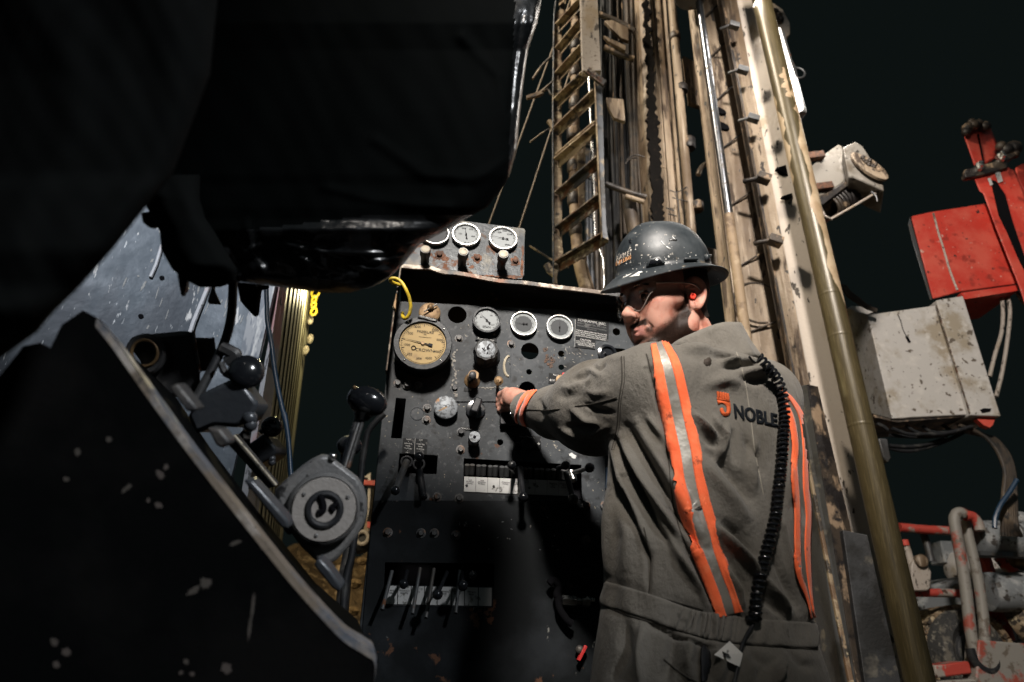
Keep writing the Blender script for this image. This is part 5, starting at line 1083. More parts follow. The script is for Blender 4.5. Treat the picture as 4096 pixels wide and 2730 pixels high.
# polished guide rod on the left edge
r0, r1 = V(2795-.14*260, -260, 3.12), V(2795+.14*2950, 2950, 3.12)
mk('guide_rod', tube([r0, V(2795+.14*880, 880, 3.12)], .024, 16, 1), material('dark_chrome', (.16, .17, .19), .28, 1, [((.06, .05, .04), 20, .55, .7, 5, None, .6)]), MB)
mk('guide_rod_sleeve', tube([V(2795+.14*860, 860, 3.12), r1], .027, 16, 1), m_hoseb, MB)
mk('guide_cap', lathe(V(2765, -10, 3.08), (0, 0, 1), [(.10, 0), (.11, .02), (.11, .30), (.06, .34)], 24), m_steel, MB)
# lower dark channel in front of the foot of the mast
def quadbar(pa, pb, Y0, Y1, th_, mat, name, par=MB, bev=.004):
    a0, a1 = V(*pa[0], Y0), V(*pa[1], Y0); b0, b1 = V(*pb[0], Y1), V(*pb[1], Y1); v = Vector((0, th_, 0))
    return mk(name, ([a0, a1, b1, b0, a0+v, a1+v, b1+v, b0+v], [(0, 1, 2, 3), (7, 6, 5, 4), (0, 4, 5, 1), (1, 5, 6, 2), (2, 6, 7, 3), (3, 7, 4, 0)]), mat, par, smooth=False, bevel=bev)
m_chan = material('dark_channel_paint', (.045, .047, .05), .55, 0, [((.13, .12, .10), 10, .6, .7, 6), ((.018, .018, .018), 5, .5, .65)], [(80, .001, None)], rvar=.2)
quadbar((M8(425, 490), (3395, 2950)), (M8(465, 480), (3460, 2950)), 2.95, 2.9, .2, m_chan, 'channel_flange')
quadbar((M8(467, 480), (3462, 2950)), (M8(530, 492), (3600, 2950)), 2.98, 3.02, .1, m_mastd, 'channel_web')
quadbar(((3370, 2120), (3490, 2950)), ((3470, 2140), (3655, 2950)), 2.96, 2.96, .12, m_chan, 'foot_plate')
quadbar(((3228, 1850), (3440, 2950)), ((3240, 1850), (3462, 2950)), 2.80, 2.80, .02, m_yelsteel, 'lit_edge_strip')  # beige paint stands in for light along the channel edge
mk('foot_bolts', join(*[sphere(V(*M7(x, y), 2.95), .016, 10) for x, y in ((775, 1220), (787, 1262), (725, 965), (700, 930))]), m_steel, MB)
mk('mast_base', obox((1.62, 3.5, .12), (.5, 0, 0), (0, .45, 0), (0, 0, .12)), m_chan, MB, bevel=.01)
# ---- olive hydraulic cylinder: stands in front of the mast ----
ca_, cb_ = V(3046-.2322*300, -300, 3.0), V(3046+.2322*2950, 2950, 2.92)
HC = tag(mk('feed_cylinder', tube([ca_+(cb_-ca_)*k/24 for k in range(25)], .056, 40, 1), m_olive), 'long round olive cylinder with peeling cream paint running up along the mast', 'hydraulic cylinder')
m_cpaint = material('peeling_cream_paint', (.38, .30, .20), .55, 0, [((.28, .20, .12), 6, .45, .6, 5)], [(60, .0006, None)])
def cyl_at(yy):
    lo_, hi_ = 0., 1.
    for _ in range(30):
        mid = (lo_+hi_)/2
        if proj(ca_+(cb_-ca_)*mid)[1] < yy: lo_ = mid
        else: hi_ = mid
    return ca_+(cb_-ca_)*lo_
def peel(y0, y1, fa, fb, seed):
    rq = random.Random(seed); n_ = 120; na = 8; A = rq.random()*6; vs = []; axd = (cb_-ca_).normalized()
    for i in range(n_+1):
        yy = y0+(y1-y0)*i/n_; c = cyl_at(yy); tc2 = (C0-c); tc2 = (tc2-axd*tc2.dot(axd)).normalized(); rt2 = axd.cross(tc2)*-1
        if rt2.dot(RT) < 0: rt2 = -rt2
        e = math.sin(math.pi*i/n_)**.25 if 0 < i < n_ else 0
        ja = 13*math.sin(i*.16+A)+7*math.sin(i*.41+A*2)*math.sin(i*.09)+2.5*rq.uniform(-1, 1); a0, a1 = fa+ja, fb; a0 = a1-(a1-a0)*e
        for j in range(na+1):
            t_ = R_(a0+(a1-a0)*j/na); vs.append(c+(tc2*math.cos(t_)+rt2*math.sin(t_))*.0568)
    mk('peeling_paint', (vs, [(i*(na+1)+j, i*(na+1)+j+1, (i+1)*(na+1)+j+1, (i+1)*(na+1)+j) for i in range(n_) for j in range(na)]), m_cpaint, HC)
peel(470, 1235, 22, 100, 3); peel(330, 520, 50, 95, 5); peel(380, 735, -38, -95, 8); peel(300, 420, 10, 40, 2)
for yy in (1180, 1345, 1700): mk('cylinder_ring', lathe(cyl_at(yy), cb_-ca_, [(.0562, 0), (.0568, .003), (.0568, .012), (.0562, .015)], 32), m_olive, HC)
# ---- strip lamp behind the cylinder ----
m_lamp = material('lamp_diffuser', (.8, .8, .78), .4, emit=((1.0, .93, .86), 2.0))
la0, la1 = V(*M3(1330, 300), 3.30), V(*M3(1545, 1145), 3.30)
LMP = thing('strip_light', 'bright white strip lamp on the far edge of the mast', 'lamp', tuple((la0+la1)/2))
mk('diffuser', tube([la0+(la1-la0)*.02, la0+(la1-la0)*.5, la1], [.020, .030, .036], 16, 1), m_lamp, LMP)
mk('lamp_housing', beam(la0+Vector((.028, .045, 0)), la1+Vector((.042, .05, 0)), .06, .05), m_steel, LMP, bevel=.006)
al = bpy.data.lights.new('strip_lamp_light', 'AREA'); al.shape = 'RECTANGLE'; al.size = .08; al.size_y = 1.2; al.energy = 16; al.color = (1, .92, .84)
ao = bpy.data.objects.new('strip_lamp_light', al); link(ao); ao.location = (la0+la1)/2+Vector((.02, -.09, 0)); ao.rotation_euler = (Vector((1.0, 2.6, 2.6))-ao.location).to_track_quat('-Z', 'Y').to_euler()
mk_sh = lambda z, pts, Y: [V(*z(*p), Y) for p in pts]
SHV = thing('pulley_bracket', 'pale faceted pulley bracket behind the top of the mast', 'bracket', tuple(V(3130, 120, 3.8)))
mk('bracket_body', prism(mk_sh(M3, ((1230, 20), (1290, 30), (1395, 100), (1465, 240), (1468, 350), (1410, 410), (1350, 330), (1290, 250)), 3.7), (0, .2, 0)), m_mastw, SHV, bevel=.01)
mk('bracket_bolts', join(*[sphere(V(*M3(x, y), 3.68), .03, 10) for x, y in ((1310, 130), (1345, 165), (1360, 210), (1325, 200))]), m_mastd, SHV)
mk('lower_bracket', prism(mk_sh(M3, ((1430, 590), (1490, 620), (1530, 700), (1550, 790), (1520, 840), (1480, 760)), 3.7), (0, .12, 0)), m_steel, SHV, bevel=.008)
mk('eye_ring', torus(V(*M3(1545, 765), 3.7), (0, -1, 0), .05, .008, 24, 8), m_steel, SHV)
# ---- left mast column ----
MA = thing('mast_column', 'grooved beige mast column rising behind the hard hat with black grease down its side', 'mast column', (.85, 3.7, 0))
ya, yb = -260, 2990
def l2(x0, x1, Y): s = (x1-x0)/900.; return V(x0+s*ya, ya, Y), V(x0+s*yb, yb, Y)
mk('rough_side', slab([l2(2512, 2555, 3.90), l2(2555, 2600, 3.74), l2(2576, 2632, 3.70)], .05), m_mast, MA, auto=30)
mk('column_face', slab([l2(2574, 2645, 3.68), l2(2607, 2673, 3.64), l2(2610, 2676, 3.67), l2(2617, 2682, 3.67), l2(2620, 2685, 3.64), l2(2640, 2712, 3.64), l2(2643, 2715, 3.67), l2(2649, 2720, 3.67), l2(2652, 2723, 3.62), l2(2662, 2735, 3.60), l2(2664, 2740, 3.75)], .05), m_mast, MA, auto=30, bevel=.002)
rj = random.Random(17); le, re_ = [], []
for k in range(110):
    y_ = -240+k*11.6; w_ = 15+22*min(1, max(0, y_)/700.)+5*math.sin(k*.31)*math.sin(k*.13); xm = 2584+.055*y_+3*math.sin(k*.17)
    le.append((xm-w_*.6+rj.uniform(-7, 7), y_)); re_.append((xm+w_*.6+rj.uniform(-8, 8)+(9 if rj.random() < .2 else 0), y_))
m_grease = material('black_grease', (.0035, .003, .0028), .7, 0, [((.02, .014, .01), 40, .62, .75, 6)], [(40, .002, None)], spec=.06)
mk('grease_streak', prism([V(x, y, 3.60) for x, y in le+re_[::-1]], (0, .02, 0)), m_grease, MA, smooth=False)
# drill pipe alongside
pa, pb = V(2686-.085*300, -300, 3.55), V(2686+.085*1500, 1500, 3.55)
SP = thing('side_pipe', 'slim rusty beige pipe clamped along the right of the mast column', 'pipe', tuple(V(2700, 1200, 3.55)))
mk('pipe', tube([pa, pb], .030, 20, 1), m_mast, SP)
for x, y in (M3(270, 390), M3(345, 930), M2(1715, 200), M2(1790, 790), M3(420, 1490)):
    mk('pipe_clamp', lathe(V(x-4, y, 3.55), pb-pa, [(.036, -.03), (.042, -.02), (.042, .02), (.036, .03)], 20), m_mastd, SP)
mk('cross_plate', prism(mk_sh(M3, ((345, 585), (490, 650), (560, 1120), (410, 1070)), 3.6), (0, .04, 0)), m_mast, MA, bevel=.004)
mk('cross_plate', prism(mk_sh(Z4, ((1250, 325), (1370, 360), (1420, 560), (1280, 500)), 3.6), (0, .04, 0)), m_mast, MA, bevel=.004)
mk('pipe_hook', tube([V(*M4(320, 450), 3.5), V(*M4(350, 380), 3.5), V(*M4(400, 350), 3.5), V(*M4(425, 390), 3.5)], .016, 10), m_mast, MA)
# rough brackets on the column (upper left)
for i, p in enumerate((((1040, 210), (1210, 290), (1215, 430), (1140, 400), (960, 220)), ((950, 370), (1190, 480), (1180, 530), (1000, 430)), ((980, 1020), (1160, 1040), (1180, 1270), (1060, 1230), (1000, 1120)))):
    mk('torn_bracket', prism(mk_sh(M1, p, 3.5), (0, .03, 0)), m_mast, MA, bevel=.003)
for p in (((900, 150), (1100, 230), (1280, 330)), ((960, 500), (1130, 580), (1270, 620)),):
    mk('cross_tube', tube(mk_sh(M1, p, 3.55), .022, 10), m_mastd, MA)
mk('cross_tube', tube(mk_sh(M2, ((900, 570), (1080, 640), (1290, 700)), 3.5), .020, 10), m_mastd, MA); mk('cross_tube', tube(mk_sh(M2, ((1090, 690), (1270, 745)), 3.5), .016, 10), m_mast, MA)
mk('wire_wrap', join(*[tube(mk_sh(M2, p, 3.52), .004, 6) for p in (((1515, 630), (1590, 650), (1680, 600)), ((1540, 700), (1600, 720), (1690, 740)), ((1480, 800), (1560, 830)), ((1100, 340), (1180, 290), (1270, 310)), ((1090, 380), (1130, 330), (1200, 320)), ((1430, 400), (1480, 420)), ((1580, 650), (1600, 780), (1610, 950)), ((1500, 860), (1580, 880)))]), m_mastd, MA)
# ---- bundle of hoses between ladder and column ----
rr = random.Random(21); HB = thing('hose_bundle', 'bundle of dark dusty hoses hanging between the ladder and the mast column', 'hose bundle', tuple(V(2460, 1000, 3.8)))
for i in range(20):
    xt = 2398+i*8.2+rr.random()*5; xb = 2425+i*10.5+rr.random()*8; Y = 3.75+.25*rr.random()
    pts = [V(xt+(xb-xt)*k/6+rr.gauss(0, 3), -260+1750*k/6, Y+rr.gauss(0, .02)) for k in range(7)]
    mk('hose', tube(pts, .010+.010*rr.random(), 8, 4), [m_hosed, m_rubber, m_rubber][rr.randrange(3)], HB)
mk('back_sheet', slab([(V(2395, -260, 4.15), V(2440, 1500, 4.15)), (V(2570, -260, 4.15), V(2680, 1500, 4.15))], .02), m_mastd, HB)
mk('old_pipe', tube(mk_sh(M2, ((1120, 710), (1140, 850), (1190, 1100)), 3.6), .045, 14), m_hosed, HB)
# ---- ladder ----
LD_ = thing('ladder', 'short steel ladder with slanting angle iron rungs hanging left of the mast', 'ladder', tuple(V(2300, 1130, 3.3)))
YL, YR = 3.42, 3.12
def lrail(pts, Y, th_, mat, nm): mk(nm, prism([V(x, y, Y) for x, y in pts], (0, th_, 0)), mat, LD_, smooth=False, bevel=.002)
lrail([(2249, -250), (2254, -250), (2218, 70), (2214, 500), (2216, 1138), (2212, 1138), (2209, 500), (2214, 60)], YL-.02, .06, m_ladd, 'rail_edge')
lrail([(2268, -250), (2300, -250), (2262, 20), (2247, 80), (2247, 560), (2249, 1000), (2232, 1085), (2222, 1138), (2217, 1138), (2217, 70), (2238, 20)], YL, .03, m_yelsteel, 'side_rail')
lrail([(2318, -250), (2388, -250), (2391, 0), (2396, 120), (2404, 282), (2330, 284), (2325, 120), (2322, 0)], YR-.04, .05, m_mastw, 'upper_plate')
lrail([(2381, 320), (2406, 330), (2413, 480), (2418, 700), (2426, 900), (2435, 962), (2410, 950), (2402, 760), (2392, 560)], YR-.03, .04, m_ladd, 'side_rail')
lrail([(2378, 320), (2382, 320), (2398, 700), (2411, 950), (2408, 950), (2393, 700)], YR-.035, .03, m_yelsteel, 'rail_lip')
lrail(zz(M1, (800, 697), (985, 845), (945, 893), (762, 750)), YR-.09, .02, m_hood, 'splice_plate')
for c in ((795, 735), (880, 798)): mk('splice_bolt', sphere(V(*M1(*c), YR-.095), .009, 8), m_chrome, LD_)
rungs = [(M1(472, -20), M1(640, -170)), (M1(470, 265), M1(712, 0)), (M1(470, 515), M1(712, 222)), (M1(460, 780), M1(725, 488)), (M1(450, 1052), M1(748, 765)), (M1(448, 1352), M1(862, 955)), (M1(470, 1630), M1(882, 1285)), (M2(418, 340), M2(812, 10)), (M2(425, 665), M2(830, 320)), (M2(430, 1000), M2(845, 682)), (M2(425, 1330), M2(865, 1065))]
for i, (a, b) in enumerate(rungs):
    A, B = V(*a, YL-.02), V(*b, YR+.02); d = (B-A).normalized(); up_ = Vector((0, 0, 1)); s_ = d.cross(up_).normalized(); up_ = s_.cross(d)
    wd = .022
    mk('rung', join(beam(A, B, .045, .012, s_), beam(A-up_*.030-s_*.018, B-up_*.030-s_*.018, .006, .055, s_)), m_yelsteel if i < 8 else m_hood, LD_, smooth=False, bevel=.002)
# ducted hose behind the ladder, thin rods
DU = thing('drill_hose', 'thick jointed beige hose hanging straight down behind the ladder', 'hose', tuple(V(2300, 1150, 3.7)))
dp = zz(M1, (640, -300), (655, 300), (650, 900), (650, 1400))+zz(M2, (590, 500), (595, 800), (615, 1080), (650, 1330), (720, 1600))+[(2370, 1300)]
mk('hose_body', tube([V(x, y, 3.65) for x, y in dp], [.03, .03, .031, .031, .031, .032, .036, .042, .045, .045], 18, 8), m_hoseb, DU)
for x, y in zz(M1, (655, 150), (655, 480), (650, 760), (650, 1090), (650, 1400))+zz(M2, (580, 95), (588, 410), (590, 725), (610, 1020), (650, 1290)):
    mk('coupling', lathe(V(x, y, 3.65), (0, 0, 1), [(.036, -.045), (.042, -.03), (.042, .03), (.036, .045)], 20), m_mastd, DU)
RD = thing('steel_rods', 'thin bright rods and flat bars hanging inside the ladder', 'rods', tuple(V(2370, 1150, 3.5)))
mk('bright_rod', tube(mk_sh(M1, ((795, 760), (830, 1568)), 3.4)+mk_sh(M2, ((765, 180), (785, 640), (795, 1080), (870, 1300), (880, 1568)), 3.4), .008, 10, 3), m_chrome, RD)
mk('flat_bar', prism(mk_sh(M2, ((620, 180), (705, 180), (700, 780), (640, 790)), 3.6), (0, .03, 0)), m_yelsteel, RD, bevel=.002)
for x0, x1 in ((2345, 2352), (2356, 2372), (2376, 2392), (2400, 2412)): mk('lower_tube', tube([V(x0, 600, 3.75), V(x1, 1300, 3.7)], .016, 10, 1), m_ladd if x0 % 3 else m_mastd, RD)
mk('rod_hooks', join(*[tube(mk_sh(M2, p, 3.4), .006, 6) for p in (((710, 180), (765, 215)), ((710, 500), (785, 545)), ((735, 850), (790, 895), (780, 900), (730, 880)))]), m_steel, RD)
# odd arms left of the ladder
AR = thing('ladder_hooks', 'small bent steel hooks and a clamp poking out left of the ladder', 'hooks', tuple(V(2190, 600, 3.45)))
for p, r in ((((210, 830), (300, 700), (380, 620), (425, 590)), .008), (((150, 1015), (230, 990), (300, 960), (430, 850)), .009), (((300, 960), (370, 945), (400, 990), (430, 990)), .008), (((182, 1490), (300, 1400), (385, 1350)), .005), (((380, 1270), (410, 1310), (440, 1370)), .018)):
    mk('hook', tube(mk_sh(M1, p, 3.42), r, 8), m_yelsteel, AR)
for p, r in ((((165, 1170), (280, 1240), (390, 1310), (540, 1380)), .006), (((420, 1000), (450, 1120), (480, 1230), (430, 1330)), .006), (((320, 1350), (350, 1420), (400, 1460), (415, 1540)), .012)): mk('hook', tube(mk_sh(M2, p, 3.42), r, 8), m_yelsteel, AR)
mk('clamp_plate', prism(mk_sh(Z1, ((1600, 490), (1650, 455), (1700, 520), (1705, 590), (1660, 560)), 3.42), (0, .02, 0)), m_yelsteel, AR, bevel=.003)
mk('clamp_block', prism(mk_sh(M1, ((145, 1000), (200, 985), (290, 950), (330, 975), (240, 1010), (150, 1028)), 3.40), (0, .02, 0)), m_yelsteel, AR, bevel=.002)
# guy wires
m_rope = material('guy_wire', (.22, .17, .12), .6)
for a, b, lb in (((2216, 180), (1955, 900), 'left thin guy wire slanting down behind the gauge bracket'), ((2196, 545), (2078, 910), 'right thin guy wire slanting down behind the gauge bracket')):
    sl = (b[0]-a[0])/(b[1]-a[1]); tag(mk('guy_wire', tube([V(a[0]-sl*400, a[1]-400, 3.9), V(b[0]+sl*300, b[1]+300, 3.9)], .0055, 8, 1), m_rope), lb, 'guy wire')
m_wgrey = material('dirty_grey_housing', (.22, .205, .18), .6, 0, [((.12, .10, .075), 5, .48, .65, 8), ((.32, .30, .27), 12, .6, .75, 6), ((.03, .026, .022), 16, .67, .71, 8)], [(50, .0015, None)])
# ---- winch box ----
WB = thing('winch', 'cream winch box with a round dirty end cap and open coil underneath', 'winch', tuple(V(3390, 740, 3.6)))
mk('winch_body', prism([V(*M4(*p), 3.62) for p in ((1300, 400), (1440, 268), (1575, 172), (1608, 190), (1668, 478), (1560, 560), (1400, 650), (1250, 720))], (.12, .25, .0)), m_wgrey, WB, bevel=.008)
mk('end_housing', prism([V(*M4(*p), 3.50) for p in ((1612, 200), (1730, 148), (1792, 190), (1965, 445), (1985, 592), (1700, 466), (1668, 476))], (.10, .24, 0)), m_wgrey, WB, bevel=.010)
ec = V(*M4(1850, 375), 3.49); en = Vector((.15, -1, .25)).normalized(); eu = Vector((-.55, 0, .85))
mk('end_cap', lathe(ec, en, [(.125, -.01), (.125, .008), (.118, .012), (.100, .012)], 32, sx=1.15, sy=.62, xdir=eu), m_mast, WB)
[mk('grease_lump', sphere(ec+en*.012+eu.normalized()*rr.gauss(0, .055)+en.cross(eu).normalized()*rr.gauss(0, .025), .010+.010*rr.random(), 8), m_mastd, WB) for k in range(22)]
mk('arm_bracket', join(beam(V(*M4(1150, 310), 3.6), V(*M4(1440, 275), 3.6), .05, .05), beam(V(*M4(1180, 590), 3.6), V(*M4(1520, 545), 3.6), .04, .05)), m_rust, WB, bevel=.004)
for k in range(9): mk('spring_coil', torus(V(*M4(1500+k*26, 745-k*16), 3.70), (.9, .1, .5), .075, .011, 24, 8), m_mastd, WB)
mk('frame_rod', tube([V(*M4(*p), 3.55) for p in ((1400, 700), (1450, 815), (1505, 848), (1720, 725), (1930, 600))], .009, 8, 1), m_mastw, WB)
mk('lower_housing', prism([V(*M4(*p), 3.60) for p in ((1400, 650), (1560, 560), (1668, 478), (1700, 466), (1720, 500), (1600, 590), (1430, 720))], (.10, .25, 0)), m_mastd, WB, bevel=.004)
mk('cable_hook', tube([V(*M4(*p), 3.5) for p in ((1870, 600), (1910, 640), (1925, 690))], .006, 8), m_steel, WB)
# ---- red crane head ----
m_redp = material('red_crane_paint', (.50, .040, .025), .55, 0, [((.56, .09, .06), 5, .4, .7, 5), ((.28, .03, .02), 6, .62, .72, 6), ((.04, .02, .018), 18, .70, .74, 8), ((.55, .36, .30), 22, .74, .78, 6)], [(60, .0012, None)], rvar=.2)
CR = thing('crane_boom', 'scratched red steel box and telescopic arm at the right edge', 'crane boom', tuple(V(3850, 1000, 4.8)))
YC = 4.8
mk('red_box', prism([V(*M5(*p), YC) for p in ((632, 860), (780, 828), (1185, 765), (1420, 1360), (1000, 1418), (792, 1472))], ray(3800, 1000)*.45), m_redp, CR, bevel=.012)
mk('box_side', prism([V(*M5(*p), YC-.004) for p in ((626, 862), (612, 918), (640, 1040), (775, 1480), (792, 1476))], ray(3640, 1000)*.4), m_steel, CR, bevel=.006)
mk('weld_bead', tube([V(*M5(*p), YC-.004) for p in ((798, 838), (835, 980), (870, 1090), (920, 1260), (975, 1405))], .009, 8), m_mastw, CR)
mk('box_underside', prism([V(*M5(*p), YC) for p in ((1000, 1424), (1420, 1366), (1424, 1408), (1030, 1472))], (0, .5, 0)), m_redp, CR)
def bx(pts, Y, v, nm, mat, par=CR, bev=.01): return mk(nm, prism([V(*M5(*p), Y) for p in pts], v), mat, par, bevel=bev)
bx(((1015, 245), (1110, 205), (1185, 175), (1215, 190), (1272, 335), (1262, 430), (1190, 470), (1105, 505)), 4.75, ray(3920, 560)*.3, 'upper_arm', m_redp, bev=.02)
bx(((1078, 530), (1290, 470), (1395, 520), (1560, 900), (1800, 1568), (1500, 1600), (1430, 1380), (1240, 900), (1165, 690), (1140, 680)), 4.70, ray(4000, 800)*.3, 'lower_arm', m_redp, bev=.02)
bx(((1398, 500), (1470, 465), (1560, 480), (1760, 900), (1600, 960), (1420, 590)), 4.8, ray(4090, 700)*.3, 'side_cylinder', m_redp, bev=.02)
bx(((1225, 590), (1262, 600), (1330, 700), (1385, 900), (1468, 1140), (1500, 1300), (1440, 1190), (1340, 960), (1285, 850), (1250, 700)), 4.69, (0, .02, 0), 'grease_groove', m_void, bev=0)
bx(((1125, 250), (1135, 250), (1180, 470), (1170, 472)), 4.74, (0, .01, 0), 'arm_seam', m_void, bev=0)
bx(((1030, 545), (1070, 505), (1240, 460), (1330, 400), (1400, 385), (1410, 410), (1350, 450), (1350, 500), (1200, 545), (1110, 565), (1040, 570)), 4.66, (0, .06, 0), 'clamp_band', m_mastd, bev=.008)
mk('clamp_bolts', join(*[lathe(V(*M5(x, y), 4.66), (0, -1, .2), [(.03, -.01), (.03, .03), (.018, .035), (.018, .06)], 6) for x, y in ((1125, 495), (1130, 515), (1280, 425), (1295, 448))]), m_chrome, CR, bevel=.002)
[mk('fitting', sphere(V(*M5(x, y), 4.7), r, 10), m_mastd, CR) for x, y, r in ((1050, 210, .05), (1080, 165, .035), (1100, 190, .05), (1135, 175, .04), (1180, 200, .05), (1040, 240, .04), (1390, 360, .07), (1340, 370, .06), (1400, 400, .04), (1300, 345, .05), (1050, 545, .04))]
for p in (((1200, 580), (1220, 575), (1238, 625), (1222, 635)), ((1255, 540), (1290, 525), (1312, 600), (1280, 612))): bx(p, 4.685, (0, .004, 0), 'white_sticker', m_whiteD, bev=0)
# ---- white box ----
m_wbox = material('speckled_white_box', (.45, .435, .415), .6, 0, [((.30, .26, .20), 4, .5, .7, 6), ((.52, .50, .47), 12, .55, .75, 6), ((.11, .09, .07), 11, .70, .735, 3, None, .8), ((.06, .05, .045), 30, .71, .74, 4, None, .8)], [(50, .001, None)])
WX = thing('white_control_box', 'big speckled white steel box hanging under the red crane box', 'equipment box', tuple(V(3700, 1680, 4.7)))
mk('front_panel', prism([V(*M6(*p), 4.7) for p in ((530, 215), (1065, 140), (1335, 985), (1330, 1000), (880, 1020), (722, 1030))], (0, .05, 0)), m_wbox, WX, bevel=.008)
mk('side_panel', ([V(*M6(370, 168), 5.0), V(*M6(528, 215), 4.69), V(*M6(720, 1032), 4.69), V(*M6(560, 990), 5.0), V(*M6(360, 168), 5.1), V(*M6(528, 210), 4.8), V(*M6(720, 1028), 4.8), V(*M6(560, 985), 5.1)], [(0, 1, 2, 3), (7, 6, 5, 4), (0, 4, 5, 1), (2, 6, 7, 3), (1, 5, 6, 2), (3, 7, 4, 0)]), m_wbox, WX, smooth=False, bevel=.004)
mk('right_flange', prism([V(*M6(*p), 4.66) for p in ((1068, 100), (1278, 66), (1300, 130), (1560, 960), (1578, 1012), (1335, 1002))], (0, .35, 0)), m_wbox, WX, bevel=.008)
mk('underside', prism([V(*M6(*p), 4.72) for p in ((570, 996), (725, 1034), (1335, 1004), (1330, 1012), (760, 1058), (590, 1020))], (0, .4, 0)), m_mastd, WX)
mk('top_lid', prism([V(*M6(*p), 4.9) for p in ((372, 165), (400, 145), (480, 150), (600, 185), (530, 212))], (0, .2, 0)), m_wbox, WX, bevel=.004)
mk('slot_hole', prism([V(*M6(*p), 4.655) for p in ((1410, 960), (1440, 948), (1500, 950), (1490, 975), (1430, 985))], (0, .004, 0)), m_void, WX)
mk('panel_crack', tube([V(*M6(*p), 4.697) for p in ((765, 210), (790, 270), (810, 340), (850, 410))], .003, 6), m_void, WX); mk('panel_crack', tube([V(*M6(*p), 4.693) for p in ((835, 385), (858, 430))], .010, 6), m_void, WX)
mk('seam_gap', tube([V(*M6(*p), 4.66) for p in ((1068, 140), (1130, 340), (1200, 560), (1330, 985))], .006, 6, 1), m_hood, WX)
mk('red_lug', prism([V(*M6(*p), 4.7) for p in ((1385, 1028), (1535, 1018), (1515, 1080), (1490, 1102), (1440, 1080))], (0, .05, 0)), m_redp, WX, bevel=.004)
for i, p in enumerate((((600, 1070), (650, 1090), (690, 1120)), ((720, 1105), (850, 1150), (1000, 1150), (1140, 1145), (1350, 1090)), ((830, 1085), (900, 1130), (1000, 1160), (1130, 1150)), ((960, 1085), (1020, 1130), (1150, 1140), (1300, 1100)), ((700, 1160), (850, 1170), (1050, 1170), (1250, 1130), (1350, 1085)), ((700, 1240), (850, 1250), (1000, 1230), (1150, 1180)), ((700, 1260), (800, 1280), (900, 1278), (1050, 1240), (1200, 1180), (1330, 1110)), ((1115, 1075), (1180, 1120), (1250, 1120), (1330, 1090)))):
    tag(mk('hydraulic_hose', tube([V(*M6(*q), 4.75+.02*i) for q in p], .014, 10), m_rubber), ['short hose stub right of the olive cylinder under the white box', 'uppermost sagging black hose under the white box', 'hose with a grey fitting under the white box centre', 'hose with a bright fitting right of the centre under the white box', 'second sagging hose under the white box', 'thin upper line of the lowest hose pair under the white box', 'lowest sagging black hose under the white box', 'hose curving up to the right corner under the white box'][i], 'hose', 'hydraulic hoses sagging under the white box')
bund = []
for i in range(7):
    dx = (i-3)*12
    bund.append(tube([V(*M6(*q), 4.8+.01*i) for q in ((1260+dx*.6, 1080+i*8), (1400+dx*.6, 1130+i*5), (1500+dx*.8, 1190), (1590+dx, 1300), (1640+dx, 1450), (1640+dx*1.3, 1620))]+[V(*M7(1640+dx*1.5, 200+i*20), 4.8), V(*M7(1660+dx*2, 420), 4.85)], .015, 8, 5))
tag(mk('hose_loom', join(*bund), m_hosed), 'thick loom of hoses dropping from the white box corner to the machine below', 'hose loom')
tag(mk('hydraulic_hose', tube([V(*M7(*q), 4.7) for q in ((1700, -20), (1640, 80), (1570, 180), (1530, 280), (1525, 360))], .016, 8), m_blue), 'dark blue hose crossing the hose loom', 'hose')
for i, p in enumerate((((1575, 60), (1590, 180), (1580, 350), (1530, 520), (1485, 700)), ((1625, 55), (1645, 200), (1620, 450), (1580, 680), (1535, 860)), ((1700, 40), (1730, 90), (1780, 150)))):
    tag(mk('hanging_hose', tube([V(*M6(*q), 4.9) for q in p], .015, 8), m_mastw), ['left of two pale hoses hanging from the red box', 'right of two pale hoses hanging from the red box', 'short pale hose at the edge below the red arm'][i], 'hose')
    if i < 2: pass
tag(mk('cable_loom', join(*[tube([V(*M6(*q), 4.6) for q in ((330+k*9, -20+k*4), (370+k*8, 60-k*6), (440+k*4, 110-k*8), (520, 160-k*6), (600, 190-k*4))], .012, 8) for k in range(4)]), m_hosed), 'loom of dusty cables running from the cylinder to the white box lid', 'cable loom')
tag(mk('valve_block', prism([V(*M6(*p), 4.3) for p in ((610, 1180), (690, 1185), (700, 1260), (720, 1340), (690, 1375), (650, 1330))], (0, .1, 0)), m_chan, bevel=.01), 'grey hanging valve block beside the olive cylinder below the white box', 'valve block')
# ---- machine at the lower right ----
m_gcyl = material('grey_tank_paint', (.17, .185, .195), .55, 0, [((.32, .33, .33), 10, .5, .7, 6), ((.05, .045, .04), 14, .60, .66, 8)], [(60, .0015, None)])
m_gred = material('faded_red_tube', (.40, .05, .035), .55, 0, [((.28, .25, .22), 8, .55, .63, 6), ((.06, .03, .02), 16, .64, .7, 6)], [(60, .001, None)])
m_gtube = material('worn_grey_tube', (.22, .21, .19), .55, 0, [((.28, .06, .04), 5, .56, .64, 6), ((.12, .1, .08), 16, .6, .68, 6)], [(60, .001, None)])
def P7(p, Y): return [V(*M7(*q), Y) for q in p]
RG_ = thing('guard_rail', 'bent red and grey tube railing with a hooked foot at the lower right', 'railing', tuple(V(3850, 2730, 5.0)))
mk('front_tube', tube(P7(((1440, 1400), (1400, 1370), (1370, 1320), (1335, 1150), (1300, 850), (1262, 600), (1225, 400), (1210, 280), (1245, 235), (1290, 250)), 5.0), .038, 14), m_gtube, RG_)
mk('rear_tube', tube(P7(((1290, 265), (1345, 265), (1395, 320), (1410, 380)), 5.05), .036, 14), m_gred, RG_)
